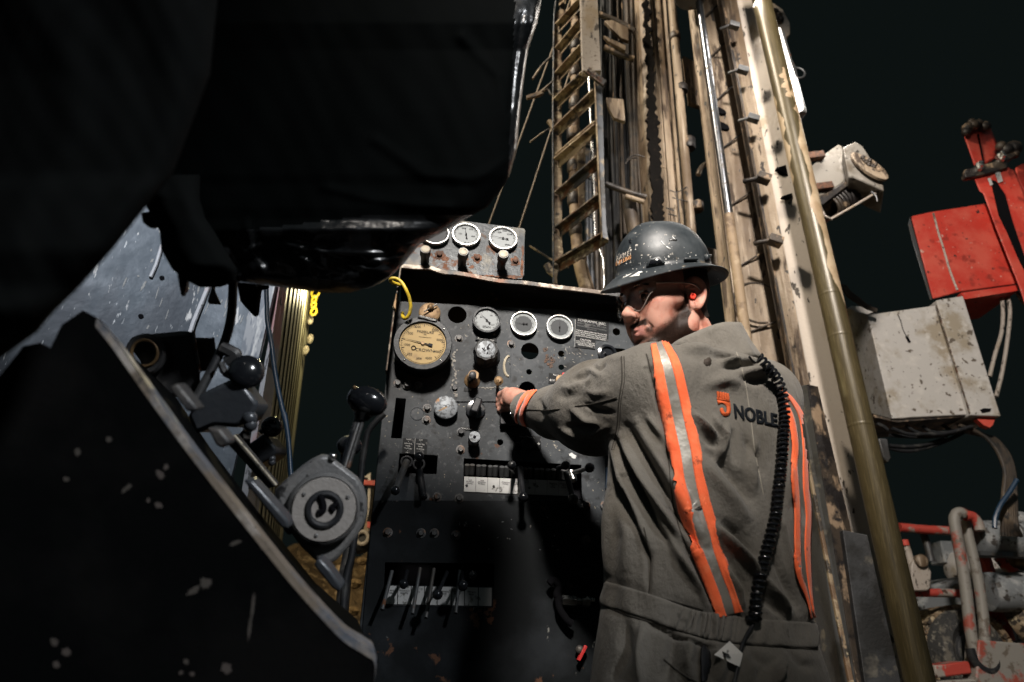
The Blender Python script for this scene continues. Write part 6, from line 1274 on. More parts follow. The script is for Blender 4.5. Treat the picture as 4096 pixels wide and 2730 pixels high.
mk('rear_post', tube(P7(((1300, 300), (1320, 420), (1370, 640), (1410, 850), (1440, 1100), (1450, 1300)), 5.15), .036, 14), m_gtube, RG_)
mk('hook_foot', tube(P7(((1330, 1300), (1360, 1390), (1420, 1460), (1490, 1480), (1535, 1440), (1530, 1380), (1490, 1350), (1450, 1370)), 4.98), [.03, .034, .036, .036, .032, .03, .026, .02], 12), m_rubber, RG_)
mk('top_bar', tube(P7(((780, 352), (1000, 372), (1290, 385)), 5.3), .034, 12), m_gred, RG_); mk('lower_bar', tube(P7(((880, 866), (1150, 868), (1400, 878)), 5.3), .030, 12), m_gred, RG_)
for i, (a, b, r, y0) in enumerate((((1360, 445), (1900, 445), .135, 5.2), ((1450, 860), (1900, 860), .14, 5.3))):
    A, B = V(*M7(*a), y0), V(*M7(*b), y0); T = tag(mk('air_cylinder', lathe(A, B-A, [(r*.6, 0), (r*.93, .01), (r, .03), (r, .8), (r*.9, .82)], 40), m_gcyl), ['upper of two blotchy grey round cylinders at the lower right edge', 'lower of two blotchy grey round cylinders at the lower right edge'][i], 'cylinder', 'grey cylinders at the lower right')
    mk('strap', torus(A+(B-A).normalized()*.30, B-A, r*1.01, .008, 40, 6), m_steel, T)
FR = thing('red_frame', 'red steel frame with crossed struts behind the grey cylinders', 'frame', tuple(V(3950, 2600, 5.6)))
for p, r in ((((1430, 560), (1500, 780), (1560, 1240)), .05), (((1560, 580), (1660, 700), (1800, 880)), .05), (((1470, 880), (1540, 1240)), .04), (((1560, 960), (1640, 1240)), .04)):
    q = P7(p, 5.6); mk('strut', tube(q, r, 8, 1), m_gred, FR)
mk('flat_rail', beam(V(*M7(1380, 560), 5.15), V(*M7(1800, 580), 5.15), .10, .03), m_steel, FR)
m_tyre = material('muddy_tyre', (.035, .036, .036), .8, 0, [((.13, .12, .10), 9, .52, .62, 6, (1.5, 1, .8)), ((.20, .19, .16), 25, .6, .7, 6)], [(25, .01, None)])
WH = thing('wheel', 'muddy black wheel with tread painted cream for its lit edge at the lower right', 'wheel', tuple(V(*M7(1230, 1700), 5.6)))
wc = V(*M7(1240, 1350), 5.55); RW = (V(*M7(1240, 1350), 5.55)-V(*M7(1240, 1010), 5.55)).length; ax_ = Vector((.25, -1, .05)).normalized()
mk('tyre', lathe(wc, ax_, [(RW*.45, -.12), (RW*.9, -.14), (RW, -.10), (RW*1.0, .10), (RW*.93, .16), (RW*.7, .18), (RW*.45, .12)], 48), m_tyre, WH)
mk('tread', join(*[obox(wc+(Vector((math.cos(a), 0, math.sin(a))))*RW*1.015-ax_*.0, Vector((-math.sin(a), 0, math.cos(a)))*.035, ax_*.12, Vector((math.cos(a), 0, math.sin(a)))*.02) for a in [2*math.pi*k/26 for k in range(26)]]), m_yelsteel, WH, smooth=False, bevel=.004)  # cream paint on the tread stands in for its lit edge
mk('rim', lathe(wc, ax_, [(RW*.46, .10), (RW*.46, .15), (RW*.40, .16), (RW*.34, .06), (RW*.15, .05), (RW*.12, .12), (.0, .12)], 40), m_chan, WH)
TK = thing('fuel_tank', 'bluish grey rounded tank with a cream letter behind the railing', 'tank', tuple(V(3750, 2500, 6.2)))
tc_ = V(*M7(1230, 1350), 6.1)
mk('tank_shell', lathe(tc_, (.15, -1, 0), [(.0, .3), (RW*1.80, .3), (RW*1.85, .27), (RW*1.85, -.4), (.0, -.4)], 48), m_gcyl, TK)
tp = Plane(tc_+Vector((.15, -1, 0)).normalized()*.305, Vector((.15, -1, 0)))
mk('tank_letter', text_geo(tp, 'C.', *M7(1225, 832), 22, .002, .004, bold=.03), m_capcream, TK, smooth=False)
LP = thing('link_arm', 'pale rounded steel link plate standing beside the olive cylinder', 'link arm', tuple(V(3680, 2360, 5.2)))
mk('link_plate', prism(P7(((870, 660), (890, 600), (930, 575), (985, 590), (1010, 640), (1010, 670), (1032, 700), (1025, 830), (1000, 850), (880, 850)), 5.2), (0, .08, 0)), m_mastw, LP, bevel=.01)
mk('pivot_pin', lathe(V(*M7(940, 618), 5.2), (0, -1, 0), [(.045, -.01), (.045, .03), (.03, .04)], 20), m_mast, LP)
tag(mk('marker_pole', tube(P7(((815, 460), (875, 655)), 5.25), .030, 12, 1), m_mastw), 'thin pale pole with a red tip beside the olive cylinder', 'pole'); 
tag(mk('chrome_ram', tube(P7(((965, 392), (1000, 500), (1030, 620)), 5.4), .028, 12, 1), m_steel), 'short grey ram hanging from the red top bar', 'ram')
tag(mk('muffler', join(lathe(V(*M7(1160, 655), 5.9), Vector((1, .05, -.12)), [(.05, 0), (.11, .03), (.13, .1), (.13, .7), (.05, .75)], 24)), m_wbox, bevel=0), 'pale rounded muffler lying between the railing tubes', 'muffler')
tag(mk('hood_cover', join(lathe(V(*M7(1450, 720), 6.1), Vector((1, .1, -.2)), [(.02, 0), (.13, .1), (.17, .3), (.15, .7), (.05, .9)], 24)), m_wbox), 'pale curved engine cover behind the red struts', 'engine cover')
tag(mk('grey_box', obox(V(*M7(1190, 560), 6.0), (.14, 0, 0), (0, .1, 0), (0, 0, .09)), m_gcyl, bevel=.01), 'small grey box above the muffler', 'box')
tag(mk('lower_beam', prism(P7(((1050, 1435), (1330, 1400), (1350, 1500), (1065, 1535)), 5.0), (0, .2, 0)), m_gred, bevel=.01), 'dark red cross beam in front of the wheel', 'beam')
tag(mk('deck_plate', prism(P7(((1400, 1235), (1800, 1265), (1900, 1700), (1040, 1700), (1070, 1560), (1380, 1540)), 4.95), (0, .15, 0)), m_gtube, bevel=.01), 'scratched red and grey deck plate at the bottom right corner', 'deck plate')
tag(mk('mixer_drum', join(lathe(V(*M7(1760, 1080), 5.4), Vector((.5, -.5, .25)), [(.02, -.1), (.14, -.08), (.20, .1), (.16, .2), (.02, .22)], 24)), m_yelsteel), 'yellowish rounded drum at the right edge above the deck plate', 'drum')
tag(mk('brass_valve', join(sphere(V(*M7(1700, 610), 5.3), .06, 12), sphere(V(*M7(1740, 640), 5.3), .05, 12)), m_brass), 'small brass valve under the upper grey cylinder', 'valve')
tag(mk('grey_coupling', join(sphere(V(*M7(1730, 290), 5.2), .06, 10), sphere(V(*M7(1700, 285), 5.2), .04, 10)), m_gcyl), 'knobbly grey coupling on top of the upper cylinder', 'coupling')
mk('pole_tip', tube(P7(((812, 452), (826, 497)), 5.24), .031, 12, 1), m_redp, bpy.data.objects['marker_pole'])
# =============== left side: container, grey wall, plastic wrap, near console ===============
m_greyw = material('scratched_grey_wall', (.045, .058, .070), .55, .1, [((.095, .108, .12), 3, .5, .7, 6, (2.2, 2.2, .35)), ((.022, .028, .036), 2, .5, .66, 6, (1.5, 1.5, .5)), ((.45, .43, .40), 11, .70, .73, 6, (2.5, 2.5, .45)), ((.38, .38, .37), 38, .74, .77, 5, (3, 3, .5))], [(40, .001, None)], rvar=.3)
m_cont = material('container_paint', (.38, .36, .24), .5, 0, [((.45, .43, .30), 3, .45, .7, 5), ((.12, .09, .045), 8, .62, .7, 6, (1, 1, .4))], [(60, .001, None)])
m_post = material('container_post', (.42, .41, .41), .55, 0, [((.50, .28, .26), 6, .5, .7, 6), ((.08, .08, .08), 10, .62, .66)], [(60, .001, None)])
m_strip = material('pale_scratched_strip', (.20, .20, .20), .55, 0, [((.07, .08, .095), 9, .5, .56, 8, (2.5, 2.5, .5)), ((.42, .40, .37), 22, .6, .7, 6, (2, 2, .4))], [])
# grey tank wall
GW = Plane(V(800, 1300, 2.1), (.42, -.9, 0))
GWO = thing('tank_wall', 'blue grey steel tank side with pale scratches behind the black plastic', 'tank wall', tuple(V(800, 2300, 2.1)))
mk('wall_sheet', prism([GW.hit(*p) for p in ((-600, 500), (700, 500), (860, 1080), (842, 1130), (770, 1290), (690, 1560), (560, 2200), (-900, 2600))], -GW.n*.02), m_greyw, GWO)
GW2 = Plane(GW.hit(800, 1300), (.10, -1, 0))
mk('wall_sheet', prism([GW2.hit(*p) for p in ((862, 1078), (1040, 1040), (1106, 1127), (1005, 1572), (880, 2100), (560, 2200), (690, 1560), (770, 1290), (842, 1130))], -GW2.n*.02), m_greyw, GWO)
mk('lightened_strip', prism([GW2.hit(*p, .003) for p in ((1035, 1050), (1104, 1127), (1004, 1570), (955, 1640), (900, 1700), (985, 1300))], -GW2.n*.002), m_strip, GWO)  # added pale strip, puts brightness into the right part of the wall
mk('wall_fold', tube([GW.hit(*p, .004) for p in ((850, 1110), (775, 1290), (690, 1560))], .008, 8, 1), m_post, GWO)
mk('wall_edge', tube([GW.hit(*p, .004) for p in zz(L1, (1270, 750), (1225, 900), (1180, 1000))], .006, 8, 1), m_post, GWO)
mk('rivet_hole', join(*[lathe(GW.hit(*L1(x, y), .001), GW.n, [(.008, 0), (.008, .002)], 12) for x, y in ((1270, 1005), (1105, 1305))]), m_void, GWO)
rr = random.Random(4); 
m_scr = material('scratch_white', (.26, .25, .23), .7)
for i in range(46):
    x, y = rr.uniform(480, 1010), rr.uniform(960, 1360)
    if y < 960+(600-x)*1.1: continue
    a = 1.95+rr.gauss(0, .12); l = rr.uniform(4, 26)
    pln = GW if x < 800 else GW2
    blob(pln, x, y, l, 1.5+rr.random()*3.5, .001, m_scr, GWO, i, a, 'scratch')
# container
CT = thing('shipping_container', 'yellowish corrugated steel container wall lit warm along its far edge', 'container', tuple(V(1150, 1700, 3)))
A0, A1 = V(1106, 1127, 2.55), V(1003, 1585, 2.35)
def cedge(x_top, x_bot, Y): 
    s = (x_bot-x_top)/1198./.4783*1.0
    (a, ya), (b, yb) = ((800+.4783*x_top), 1127), ((800+.4783*x_bot), 1700)
    sl = (b-a)/(yb-ya); return V(a+sl*(600-ya), 600, Y), V(a+sl*(2300-ya), 2300, Y)
XX_ = [640, 705, 718, 735, 760, 785, 800, 822, 838, 850, 860, 872, 882, 892, 900, 910, 918, 930]
xs_b = [445, 545, 560, 600, 618, 645, 655, 684, 695, 712, 720, 734, 742, 752, 758, 766, 772, 780]
Ys = [2.50, 2.60, 2.72, 2.72, 2.66, 2.85, 3.0, 3.0, 2.95, 3.2, 3.3, 3.3, 3.26, 3.55, 3.65, 3.65, 3.62, 4.0]
mk('corner_post', slab([cedge(640, 440, 2.17), cedge(672, 490, 2.13), cedge(705, 548, 2.19)], .04), m_post, CT, auto=30, bevel=.004)
lines = []; tt_ = 0; wd = 1.0; us = [0]
for i in range(9):
    for k_ in (.40, .07, .42, .11): us.append(us[-1]+k_*wd)
    wd *= .86
us = [u/us[-1] for u in us]
for i, u in enumerate(us):
    y0_ = 2.19+.9*u*u+.85*u; lines.append(cedge(705+(928-705)*u, 548+(778-548)*u, y0_+(.06*(1+u) if i % 4 in (2, 3) else 0)))
mk('corrugated_side', slab(lines, .03), m_cont, CT, auto=20)
mk('end_frame', slab([cedge(928, 778, 4.0), cedge(938, 788, 3.98)], .05), m_cont, CT, bevel=.003)
# lit hose loops on the far edge
CH = thing('hose_loops', 'glowing yellow hose loops hanging on the container edge', 'hose loops', tuple(V(1258, 1260, 3.8)))
for i, (cx_, cy_, rx, ry) in enumerate(((965, 465, 30, 48), (955, 520, 16, 38), (950, 565, 18, 30), (952, 622, 22, 38))):
    x, y = L2(cx_, cy_); c = V(x, y, 3.85); r = rx*.4783/FPX*proj(c)[2]
    mk('loop', torus(c, (0, -1, .2), r, .008, 24, 8, xdir=(1, 0, 0), sx=1, sy=ry/rx), m_yel, CH)
[mk('latch_tab', sphere(V(*L2(x, y), 3.9), .020, 10, (1, .6, 1.8)), m_capcream, CH) for x, y in ((922, 850), (885, 945), (925, 690))]
pl2 = bpy.data.lights.new('work_lamp_yellow', 'POINT'); pl2.energy = 20; pl2.color = (1, .86, .5); pl2.shadow_soft_size = .05
po = bpy.data.objects.new('work_lamp_yellow', pl2); link(po); po.location = V(1300, 1180, 3.55)
spot('floodlight_yard', (-1.2, -.5, 3.6), tuple(V(1120, 1520, 2.7)), 520, 36, 1.0, .15, (.84, .90, 1.0))
spot('floodlight_left', (1.6, -1.3, 2.9), tuple(P(1050, 2000, .85)), 400, 25, .9, .10, (.95, .97, 1.0))
# black cables and blue hose hanging on the left
tag(mk('blue_hose', tube([V(x, y, 1.5) for x, y in [(1062, 1020)]+zz(L2, (553, 380), (560, 560), (565, 700), (600, 900), (622, 1080), (660, 1300), (722, 1568))+zz(L4, (270, 300), (300, 500), (320, 800), (330, 1000))], .0058, 12), m_blue), 'dark blue hose hanging in front of the corrugated container', 'hose')
tag(mk('black_cable', tube([V(x, y, .85) for x, y in zz(L2, (280, 200), (275, 450), (262, 650), (225, 820), (160, 980), (60, 1180), (-60, 1400))], .0062, 12), m_rubber), 'thick black cable hanging from the plastic wrap in front of the grey wall', 'cable')
# ---- black plastic wrap (bundle hanging from above) ----
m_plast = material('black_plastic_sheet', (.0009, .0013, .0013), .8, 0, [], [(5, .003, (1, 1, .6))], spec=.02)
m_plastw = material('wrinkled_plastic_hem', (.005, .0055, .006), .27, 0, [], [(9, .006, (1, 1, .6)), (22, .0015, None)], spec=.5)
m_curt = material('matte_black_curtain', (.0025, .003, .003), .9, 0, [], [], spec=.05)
def wrap(rows, d0, bulge, name, label, cat, folds=(), nx=120, ny=130, mat=None, seed=1):
    """rows: (y, xl, xr, depth); closed bag: front and back skins"""
    rows = sorted(rows); ys = [r[0] for r in rows]; ip_ = lambda y, k: float(np.interp(y, ys, [r[k] for r in rows]))
    rs = np.random.RandomState(seed); ph = rs.rand(12)*6.28
    vs = []; fs = []
    for side in (0, 1):
        for j in range(ny+1):
            y = ys[0]+(ys[-1]-ys[0])*j/ny; xl, xr, d = ip_(y, 1), ip_(y, 2), ip_(y, 3)
            for i in range(nx+1):
                a = i/nx; x = xl+(xr-xl)*(.5-.5*math.cos(math.pi*a)); prof = math.sin(math.pi*a)**.6*min(1, ((j+.0)/ny*9)+.0 if 0 else 1)*min(1, ((ny-j)/ny*5))**.5
                dd_ = d-(1 if side == 0 else -1)*bulge*prof
                if side == 0:
                    w = .003*math.sin(x*.012+ph[0]+2*math.sin(y*.004+ph[1]))+.001*math.sin(x*.03+y*.008+ph[2]+2*math.sin(y*.009))+.0006*math.sin(x*.05-y*.03+ph[3]+1.5*math.sin(x*.01))
                    hm = min(1, max(0, (y-900)/140))*(nx > 100) if seed == 1 else 0
                    w += hm*(.006*math.sin(x*.021+y*.05+1)*math.sin(x*.008)+.0045*math.sin(x*.043-y*.035+math.sin(x*.02)*2))
                    for pts, amp, wd in folds:
                        P_ = pts; 
                        if min(p[0] for p in P_)-3*wd < x < max(p[0] for p in P_)+3*wd and min(p[1] for p in P_)-3*wd < y < max(p[1] for p in P_)+3*wd:
                            best = min(((x-(p0[0]+(p1[0]-p0[0])*t))**2+(y-(p0[1]+(p1[1]-p0[1])*t))**2) for p0, p1 in zip(P_, P_[1:]) for t in (max(0, min(1, ((x-p0[0])*(p1[0]-p0[0])+(y-p0[1])*(p1[1]-p0[1]))/((p1[0]-p0[0])**2+(p1[1]-p0[1])**2))),))
                            w += amp*.001*math.exp(-best/wd**2)
                    dd_ -= w*prof
                vs.append(P(x, y, dd_))
        k = side*(nx+1)*(ny+1)
        for j in range(ny):
            for i in range(nx):
                q = (k+j*(nx+1)+i, k+j*(nx+1)+i+1, k+(j+1)*(nx+1)+i+1, k+(j+1)*(nx+1)+i); fs.append(q if side else q[::-1])
    o = mk(name, (vs, fs), mat or m_plast, auto=0); return tag(o, label, cat)
FW = [(zz(L2, (700, 60), (900, 100), (1130, 130), (1350, 140), (1560, 130)), 9, 9), (zz(L2, (720, 110), (900, 200), (1100, 260), (1250, 300)), 7, 7), (zz(L2, (1250, 220), (1400, 260), (1600, 290)), 12, 9), (zz(L2, (1350, 190), (1500, 200), (1700, 160)), 10, 8), (zz(L2, (1100, 170), (1300, 200), (1450, 240)), -9, 9), (zz(L2, (1000, 330), (1200, 380), (1400, 390)), 6, 8),
      ([(2140, 20), (2130, 120), (2100, 250), (2075, 420), (2060, 560)], 10, 9), ([(2060, 620), (2010, 740), (1940, 830), (1850, 870)], 5, 9), ([(1500, 560), (1700, 700), (1900, 720), (2030, 640)], 5, 22), ([(1300, 750), (1500, 800), (1800, 830)], 5, 18), ([(2090, 60), (2060, 250), (2040, 450)], -8, 10), ([(1850, 150), (1990, 300), (2040, 520)], 5, 22), (zz(L2, (340, 160), (420, 100), (500, 60)), 8, 8), ([(980, 880), (1010, 1000), (1050, 1080)], 8, 9), ([(700, 700), (760, 800), (800, 870)], 8, 8)]
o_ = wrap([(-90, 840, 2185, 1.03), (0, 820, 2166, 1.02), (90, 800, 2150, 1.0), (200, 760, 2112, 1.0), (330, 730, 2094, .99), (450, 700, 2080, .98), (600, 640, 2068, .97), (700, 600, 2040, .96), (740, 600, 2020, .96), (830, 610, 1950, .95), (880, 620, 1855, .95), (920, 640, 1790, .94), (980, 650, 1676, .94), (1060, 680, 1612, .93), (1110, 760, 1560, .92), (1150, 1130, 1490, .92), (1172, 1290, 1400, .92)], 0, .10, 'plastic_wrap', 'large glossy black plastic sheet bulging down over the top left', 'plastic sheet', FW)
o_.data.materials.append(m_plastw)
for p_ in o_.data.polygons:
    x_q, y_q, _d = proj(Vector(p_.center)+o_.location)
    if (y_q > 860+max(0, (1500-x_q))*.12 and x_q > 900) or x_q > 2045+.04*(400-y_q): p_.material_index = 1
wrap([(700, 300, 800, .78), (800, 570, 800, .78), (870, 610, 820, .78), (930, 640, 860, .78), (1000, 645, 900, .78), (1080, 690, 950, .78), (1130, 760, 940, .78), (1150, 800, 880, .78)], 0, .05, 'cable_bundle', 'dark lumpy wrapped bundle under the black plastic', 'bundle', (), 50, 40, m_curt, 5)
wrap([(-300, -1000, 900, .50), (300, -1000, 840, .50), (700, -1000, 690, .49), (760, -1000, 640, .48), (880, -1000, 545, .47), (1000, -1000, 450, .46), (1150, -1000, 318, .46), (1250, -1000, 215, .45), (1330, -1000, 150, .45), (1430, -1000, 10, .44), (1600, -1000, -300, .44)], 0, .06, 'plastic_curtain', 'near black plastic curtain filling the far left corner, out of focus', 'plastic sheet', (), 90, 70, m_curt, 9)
for i_, (pp, dd_) in enumerate((([(1010, 1080), (1040, 1100), (1075, 1060), (1068, 1118), (1044, 1128), (1020, 1150), (1012, 1120)], .93), ([(700, 1060), (745, 1110), (740, 1160), (722, 1190), (712, 1140)], .79), ([(1250, 1100), (1310, 1150), (1330, 1172), (1300, 1168), (1262, 1150)], .93), ([(560, 850), (640, 838), (760, 842), (770, 868), (660, 880), (600, 915), (566, 890)], .80))):
    tag(mk('plastic_scrap', prism([P(x, y, dd_) for x, y in pp], F_*.012), m_plastw, bevel=.003), ['creased black plastic knot right of the hanging cable', 'torn scrap of black plastic hanging at the left of the wrapped bundle', 'small black plastic flap under the lowest fold of the sheet', 'flat black plastic fold crossing the gap above the grey wall'][i_], 'plastic strip')
TL = tag(mk('plastic_tail', prism([V(x, y, .95) for x, y in zz(L2, (255, 250), (480, 250), (560, 380), (490, 400), (465, 610), (430, 628), (330, 520), (305, 380))], (0, .02, 0)), m_plast, bevel=.004), 'torn tail of black plastic pointing down beside the blue hose', 'plastic strip')
tag(mk('hanging_hook', prism([V(x, y, .95) for x, y in zz(L2, (95, 380), (110, 395), (112, 430), (162, 542), (60, 535), (92, 430))], (0, .01, 0)), m_rubber, bevel=.001), 'small black triangular clip hanging against the grey wall', 'clip')
tag(mk('light_gap_strip', prism([P(x, y, .84) for x, y in zz(L1, (1240, 310), (1232, 470), (1210, 468), (1212, 400))], F_*.004), m_capcream), 'tiny pale strip showing between the folds of black plastic', 'strip')
# ---- near control box with sloping edge ----
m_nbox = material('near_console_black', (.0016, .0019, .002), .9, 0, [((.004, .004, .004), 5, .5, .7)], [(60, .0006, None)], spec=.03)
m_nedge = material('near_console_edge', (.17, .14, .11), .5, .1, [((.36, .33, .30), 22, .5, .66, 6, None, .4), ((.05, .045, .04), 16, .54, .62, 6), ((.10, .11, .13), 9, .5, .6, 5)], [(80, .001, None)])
NB = thing('side_console', 'near dark console box with a worn sloping edge across the lower left', 'control box', tuple(P(600, 2730, .62)))
NP = Plane(P(900, 1900, .62), (.25, -.94, -.22), up=Vector((0, .1, 1)))
out = [(-900, 1700), (-300, 1560), (0, 1500), (40, 1450), (90, 1385), (160, 1370), (200, 1392), (245, 1300), (330, 1240), (395, 1275), (470, 1370), (560, 1500), (660, 1650), (740, 1760), (830, 1880), (930, 2010), (1040, 2150), (1150, 2290), (1260, 2420), (1380, 2545), (1470, 2590), (1506, 2615), (1512, 2640), (1480, 2800), (1440, 3300), (-900, 3300)]
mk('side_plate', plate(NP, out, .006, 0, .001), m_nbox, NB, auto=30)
edge = [(395, 1275), (470, 1370), (560, 1500), (660, 1640), (740, 1750), (830, 1868), (930, 1996), (1040, 2135), (1150, 2273), (1260, 2400), (1380, 2525), (1465, 2580), (1505, 2625), (1485, 2790), (1450, 3000)]
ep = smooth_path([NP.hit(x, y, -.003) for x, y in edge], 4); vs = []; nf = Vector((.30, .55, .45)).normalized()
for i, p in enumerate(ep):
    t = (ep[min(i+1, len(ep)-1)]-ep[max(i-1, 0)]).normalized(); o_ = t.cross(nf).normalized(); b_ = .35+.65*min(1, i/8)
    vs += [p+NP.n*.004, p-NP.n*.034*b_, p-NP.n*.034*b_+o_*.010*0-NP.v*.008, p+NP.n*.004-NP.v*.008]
fs = []
for i in range(len(ep)-1):
    for j in range(4): fs.append((4*i+j, 4*i+4+j, 4*i+4+(j+1) % 4, 4*i+(j+1) % 4))
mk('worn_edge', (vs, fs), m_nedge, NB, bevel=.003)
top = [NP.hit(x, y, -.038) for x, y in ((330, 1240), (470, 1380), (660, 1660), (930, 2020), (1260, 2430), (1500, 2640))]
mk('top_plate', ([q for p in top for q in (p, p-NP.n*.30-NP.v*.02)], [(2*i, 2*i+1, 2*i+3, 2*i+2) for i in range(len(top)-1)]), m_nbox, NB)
m_chipn = material('near_chip', (.038, .033, .027), .8, 0, [((.05, .04, .035), 60, .4, .6)])
for i, (c, a, b, an) in enumerate(((L5(1115, 1045), 22, 14, .9), (L5(1158, 992), 12, 11, 0), (L5(880, 1140), 26, 9, -.7), (L5(1105, 1258), 16, 12, .4), (L5(1033, 1225), 9, 9, 0), (L5(1415, 992), 9, 9, 0), (L7(262, 715), 24, 24, .3), (L7(160, 780), 30, 13, -.6), (L7(745, 370), 13, 34, -.3), (L7(520, 370), 26, 9, -.3), (L7(670, 245), 12, 8, 0), (L7(95, 1390), 13, 10, .9), (L7(52, 1485), 9, 8, 0), (L7(148, 1498), 12, 9, 0), (L7(440, 1450), 22, 22, 0), (L7(668, 930), 7, 60, .12), (L7(640, 1100), 7, 50, .12), (L5(540, 885), 12, 16, 0), (L5(460, 1075), 14, 9, .4), (L5(760, 800), 12, 12, 0), ((215, 2570), 14, 20, -.5), ((265, 2610), 17, 17, 0), ((225, 2660), 15, 14, 0))):
    blob(NP, c[0], c[1], a, b, .0006, m_chipn, NB, i+3, an, 'paint_chip')
for i in range(7):
    x, y = 1290+rr.random()*120, 2350+i*40; 
# things mounted on the near box
def box_px(pts, d, t, mat, nm, par, bev=.004): return mk(nm, prism([P(x, y, d) for x, y in pts], ray(*pts[0])*t), mat, par, bevel=bev)
m_dbox = material('dark_grey_box', (.030, .030, .031), .5, 0, [((.07, .065, .06), 14, .62, .7, 5)], [(90, .0006, None)])
JB = thing('junction_box', 'dark square junction box with round gland on the near console', 'junction box', tuple(P(650, 1600, .95)))
box_px(zz(L3, (205, 235), (235, 175), (600, 138), (690, 140), (742, 440), (745, 640), (420, 620), (300, 360)), .95, .12, m_dbox, 'box_body', JB, .006)
box_px(zz(L3, (700, 185), (838, 190), (862, 310), (850, 420), (742, 440)), .96, .10, m_hosed, 'box_end', JB, .003)
mk('lid_edge', tube([P(*L3(x, y), .945) for x, y in ((688, 138), (706, 250), (740, 445))], .0022, 8, 1), m_steel, JB)
mk('end_edge', tube([P(*L3(x, y), .955) for x, y in ((835, 185), (850, 300))], .0018, 8, 1), m_steel, JB)
mk('gland', torus(P(*L3(340, 310), .94), -F_, .0235, .0055, 28, 8), m_dbox, JB); mk('gland_ring', torus(P(*L3(330, 300), .935), -F_, .018, .0022, 28, 6), m_brass, JB)
m_boot = material('satin_black_housing', (.045, .050, .058), .33, .2, [((.06, .065, .07), 12, .55, .75, 5)], [(90, .0004, None)])
def joystick(root, body, d, knobc, kr, stem, nm_l, screws):
    T = thing('joystick', nm_l, 'joystick', tuple(P(*body[-1], d)), 'joystick switches on the near console')
    mk('housing', prism([P(x, y, d) for x, y in body], ray(*body[0])*.07+RT*.022+UP*-.004), m_boot, T, bevel=.012)
    k = P(*knobc, d+.01); mk('knob', sphere(k, kr/FPX*proj(k)[2], 24, (1, .62, 1), Matrix.Rotation(R_(20), 3, 'Z')), m_gloss, T)
    mk('stem', tube([P(*p, d+.02) for p in stem], .0042, 10, 1), m_steel, T)
    for c, r in screws: mk('gland_nut', sphere(P(*c, d+.005), r, 12), m_boot, T)
joystick(None, zz(L3, (735, 600), (985, 480), (1020, 480), (1160, 660), (1162, 690), (1110, 780), (1010, 850), (840, 840), (700, 900), (640, 760)), .88, L3(1080, 440), 70, zz(L3, (965, 470), (1010, 450), (1060, 440)), 'large black joystick housing with a round knob standing on the near console', ((L3(1105, 780), .010), (L3(1112, 830), .009)))
joystick(None, zz(L3, (1070, 985), (1195, 900), (1220, 898), (1308, 1005), (1300, 1030), (1280, 1060), (1150, 1140), (1100, 1080)), 1.08, L3(1268, 845), 42, zz(L3, (1185, 885), (1210, 865), (1262, 848)), 'small dark joystick with a round knob before the corrugated container', ((L3(1270, 1080), .006), (L3(1268, 1105), .006)))
mk('stem_bracket', join(tube([P(*L3(x, y), .9) for x, y in ((890, 370), (920, 440), (970, 470))], .005, 8), tube([P(*L3(x, y), .92) for x, y in ((900, 260), (960, 290), (1000, 320), (940, 370))], .009, 8)), m_dbox, JB)
mk('box_collar', prism([P(*L3(x, y), 1.05) for x, y in ((1060, 1000), (1100, 1090), (1130, 1150), (1020, 1060), (1000, 920), (1050, 870))], F_*.03), m_gloss, bpy.data.objects['joystick.001'], bevel=.004)
RL = tag(mk('mounting_rail', prism([P(*L3(x, y), 1.0) for x, y in ((985, 905), (1000, 905), (1300, 1268), (1298, 1285), (1240, 1300), (930, 960))], F_*.012), m_dbox, bevel=.001), 'flat angled rail with its lit edge painted pale under the small joystick', 'rail')
mk('rail_edge', tube([P(*L3(x, y), .995) for x, y in ((990, 908), (1150, 1095), (1300, 1276))], .0022, 8, 1), m_capcream, RL)  # cream tube paints the light caught by the rail edge
# clamps along the sloping edge
for i, pts in enumerate((zz(L3, (500, 560), (560, 520), (660, 640), (720, 720), (640, 740), (600, 690)), zz(L3, (780, 850), (880, 860), (960, 960), (900, 1010), (850, 980)), zz(L3, (1050, 1240), (1120, 1240), (1380, 1530), (1395, 1600), (1340, 1600), (1200, 1430)), zz(L7, (1230, 500), (1330, 600), (1440, 760), (1400, 800), (1340, 760), (1180, 560)))):
    c = tag(mk('edge_clip', prism([P(x, y, .66+.03*i) for x, y in pts], F_*.02), m_dbox if i < 2 else m_boot, bevel=.003), ['uppermost black clip on the worn sloping edge', 'small clip on the sloping edge under the large joystick', 'long dark clip on the sloping edge left of the round housing', 'lowest dark clip on the sloping edge under the round housing'][i], 'clip', 'clips along the sloping edge')
# round valve housing with lever
RH = thing('valve_housing', 'round grey cast housing with a circular dirty cover at the end of the near console', 'valve housing', tuple(P(1290, 2250, .86)))
RP = Plane(P(*L4(580, 1060), .84), (-ray(1100, 1900)).normalized())
m_cast = material('cast_grey_paint', (.12, .12, .12), .38, .15, [((.14, .135, .13), 12, .5, .7, 5), ((.02, .02, .02), 30, .64, .68, 5)], [(140, .0008, None)])
body = zz(L4, (190, 960), (200, 900), (320, 790), (430, 700), (510, 645), (560, 622), (610, 625), (660, 655), (760, 730), (850, 800), (895, 870), (922, 960), (925, 1060), (905, 1160), (850, 1260), (770, 1360), (690, 1450), (620, 1500), (540, 1480), (400, 1350), (330, 1250), (240, 1080))
mk('housing_body', plate(RP, body, .06, -.012, .006), m_cast, RH, auto=50)
u0, v0 = RP.uv(*L4(580, 1055)); r_o = RP.uv(*L4(870, 1055))[0]-u0; r_o = abs(r_o)
mk('housing_rim', lathe(RP.xyz(u0, v0, -.012), RP.n, [(r_o, 0), (r_o, .004), (r_o*.97, .013), (r_o*.90, .016), (r_o*.88, .012)], 56), m_cast, RH)
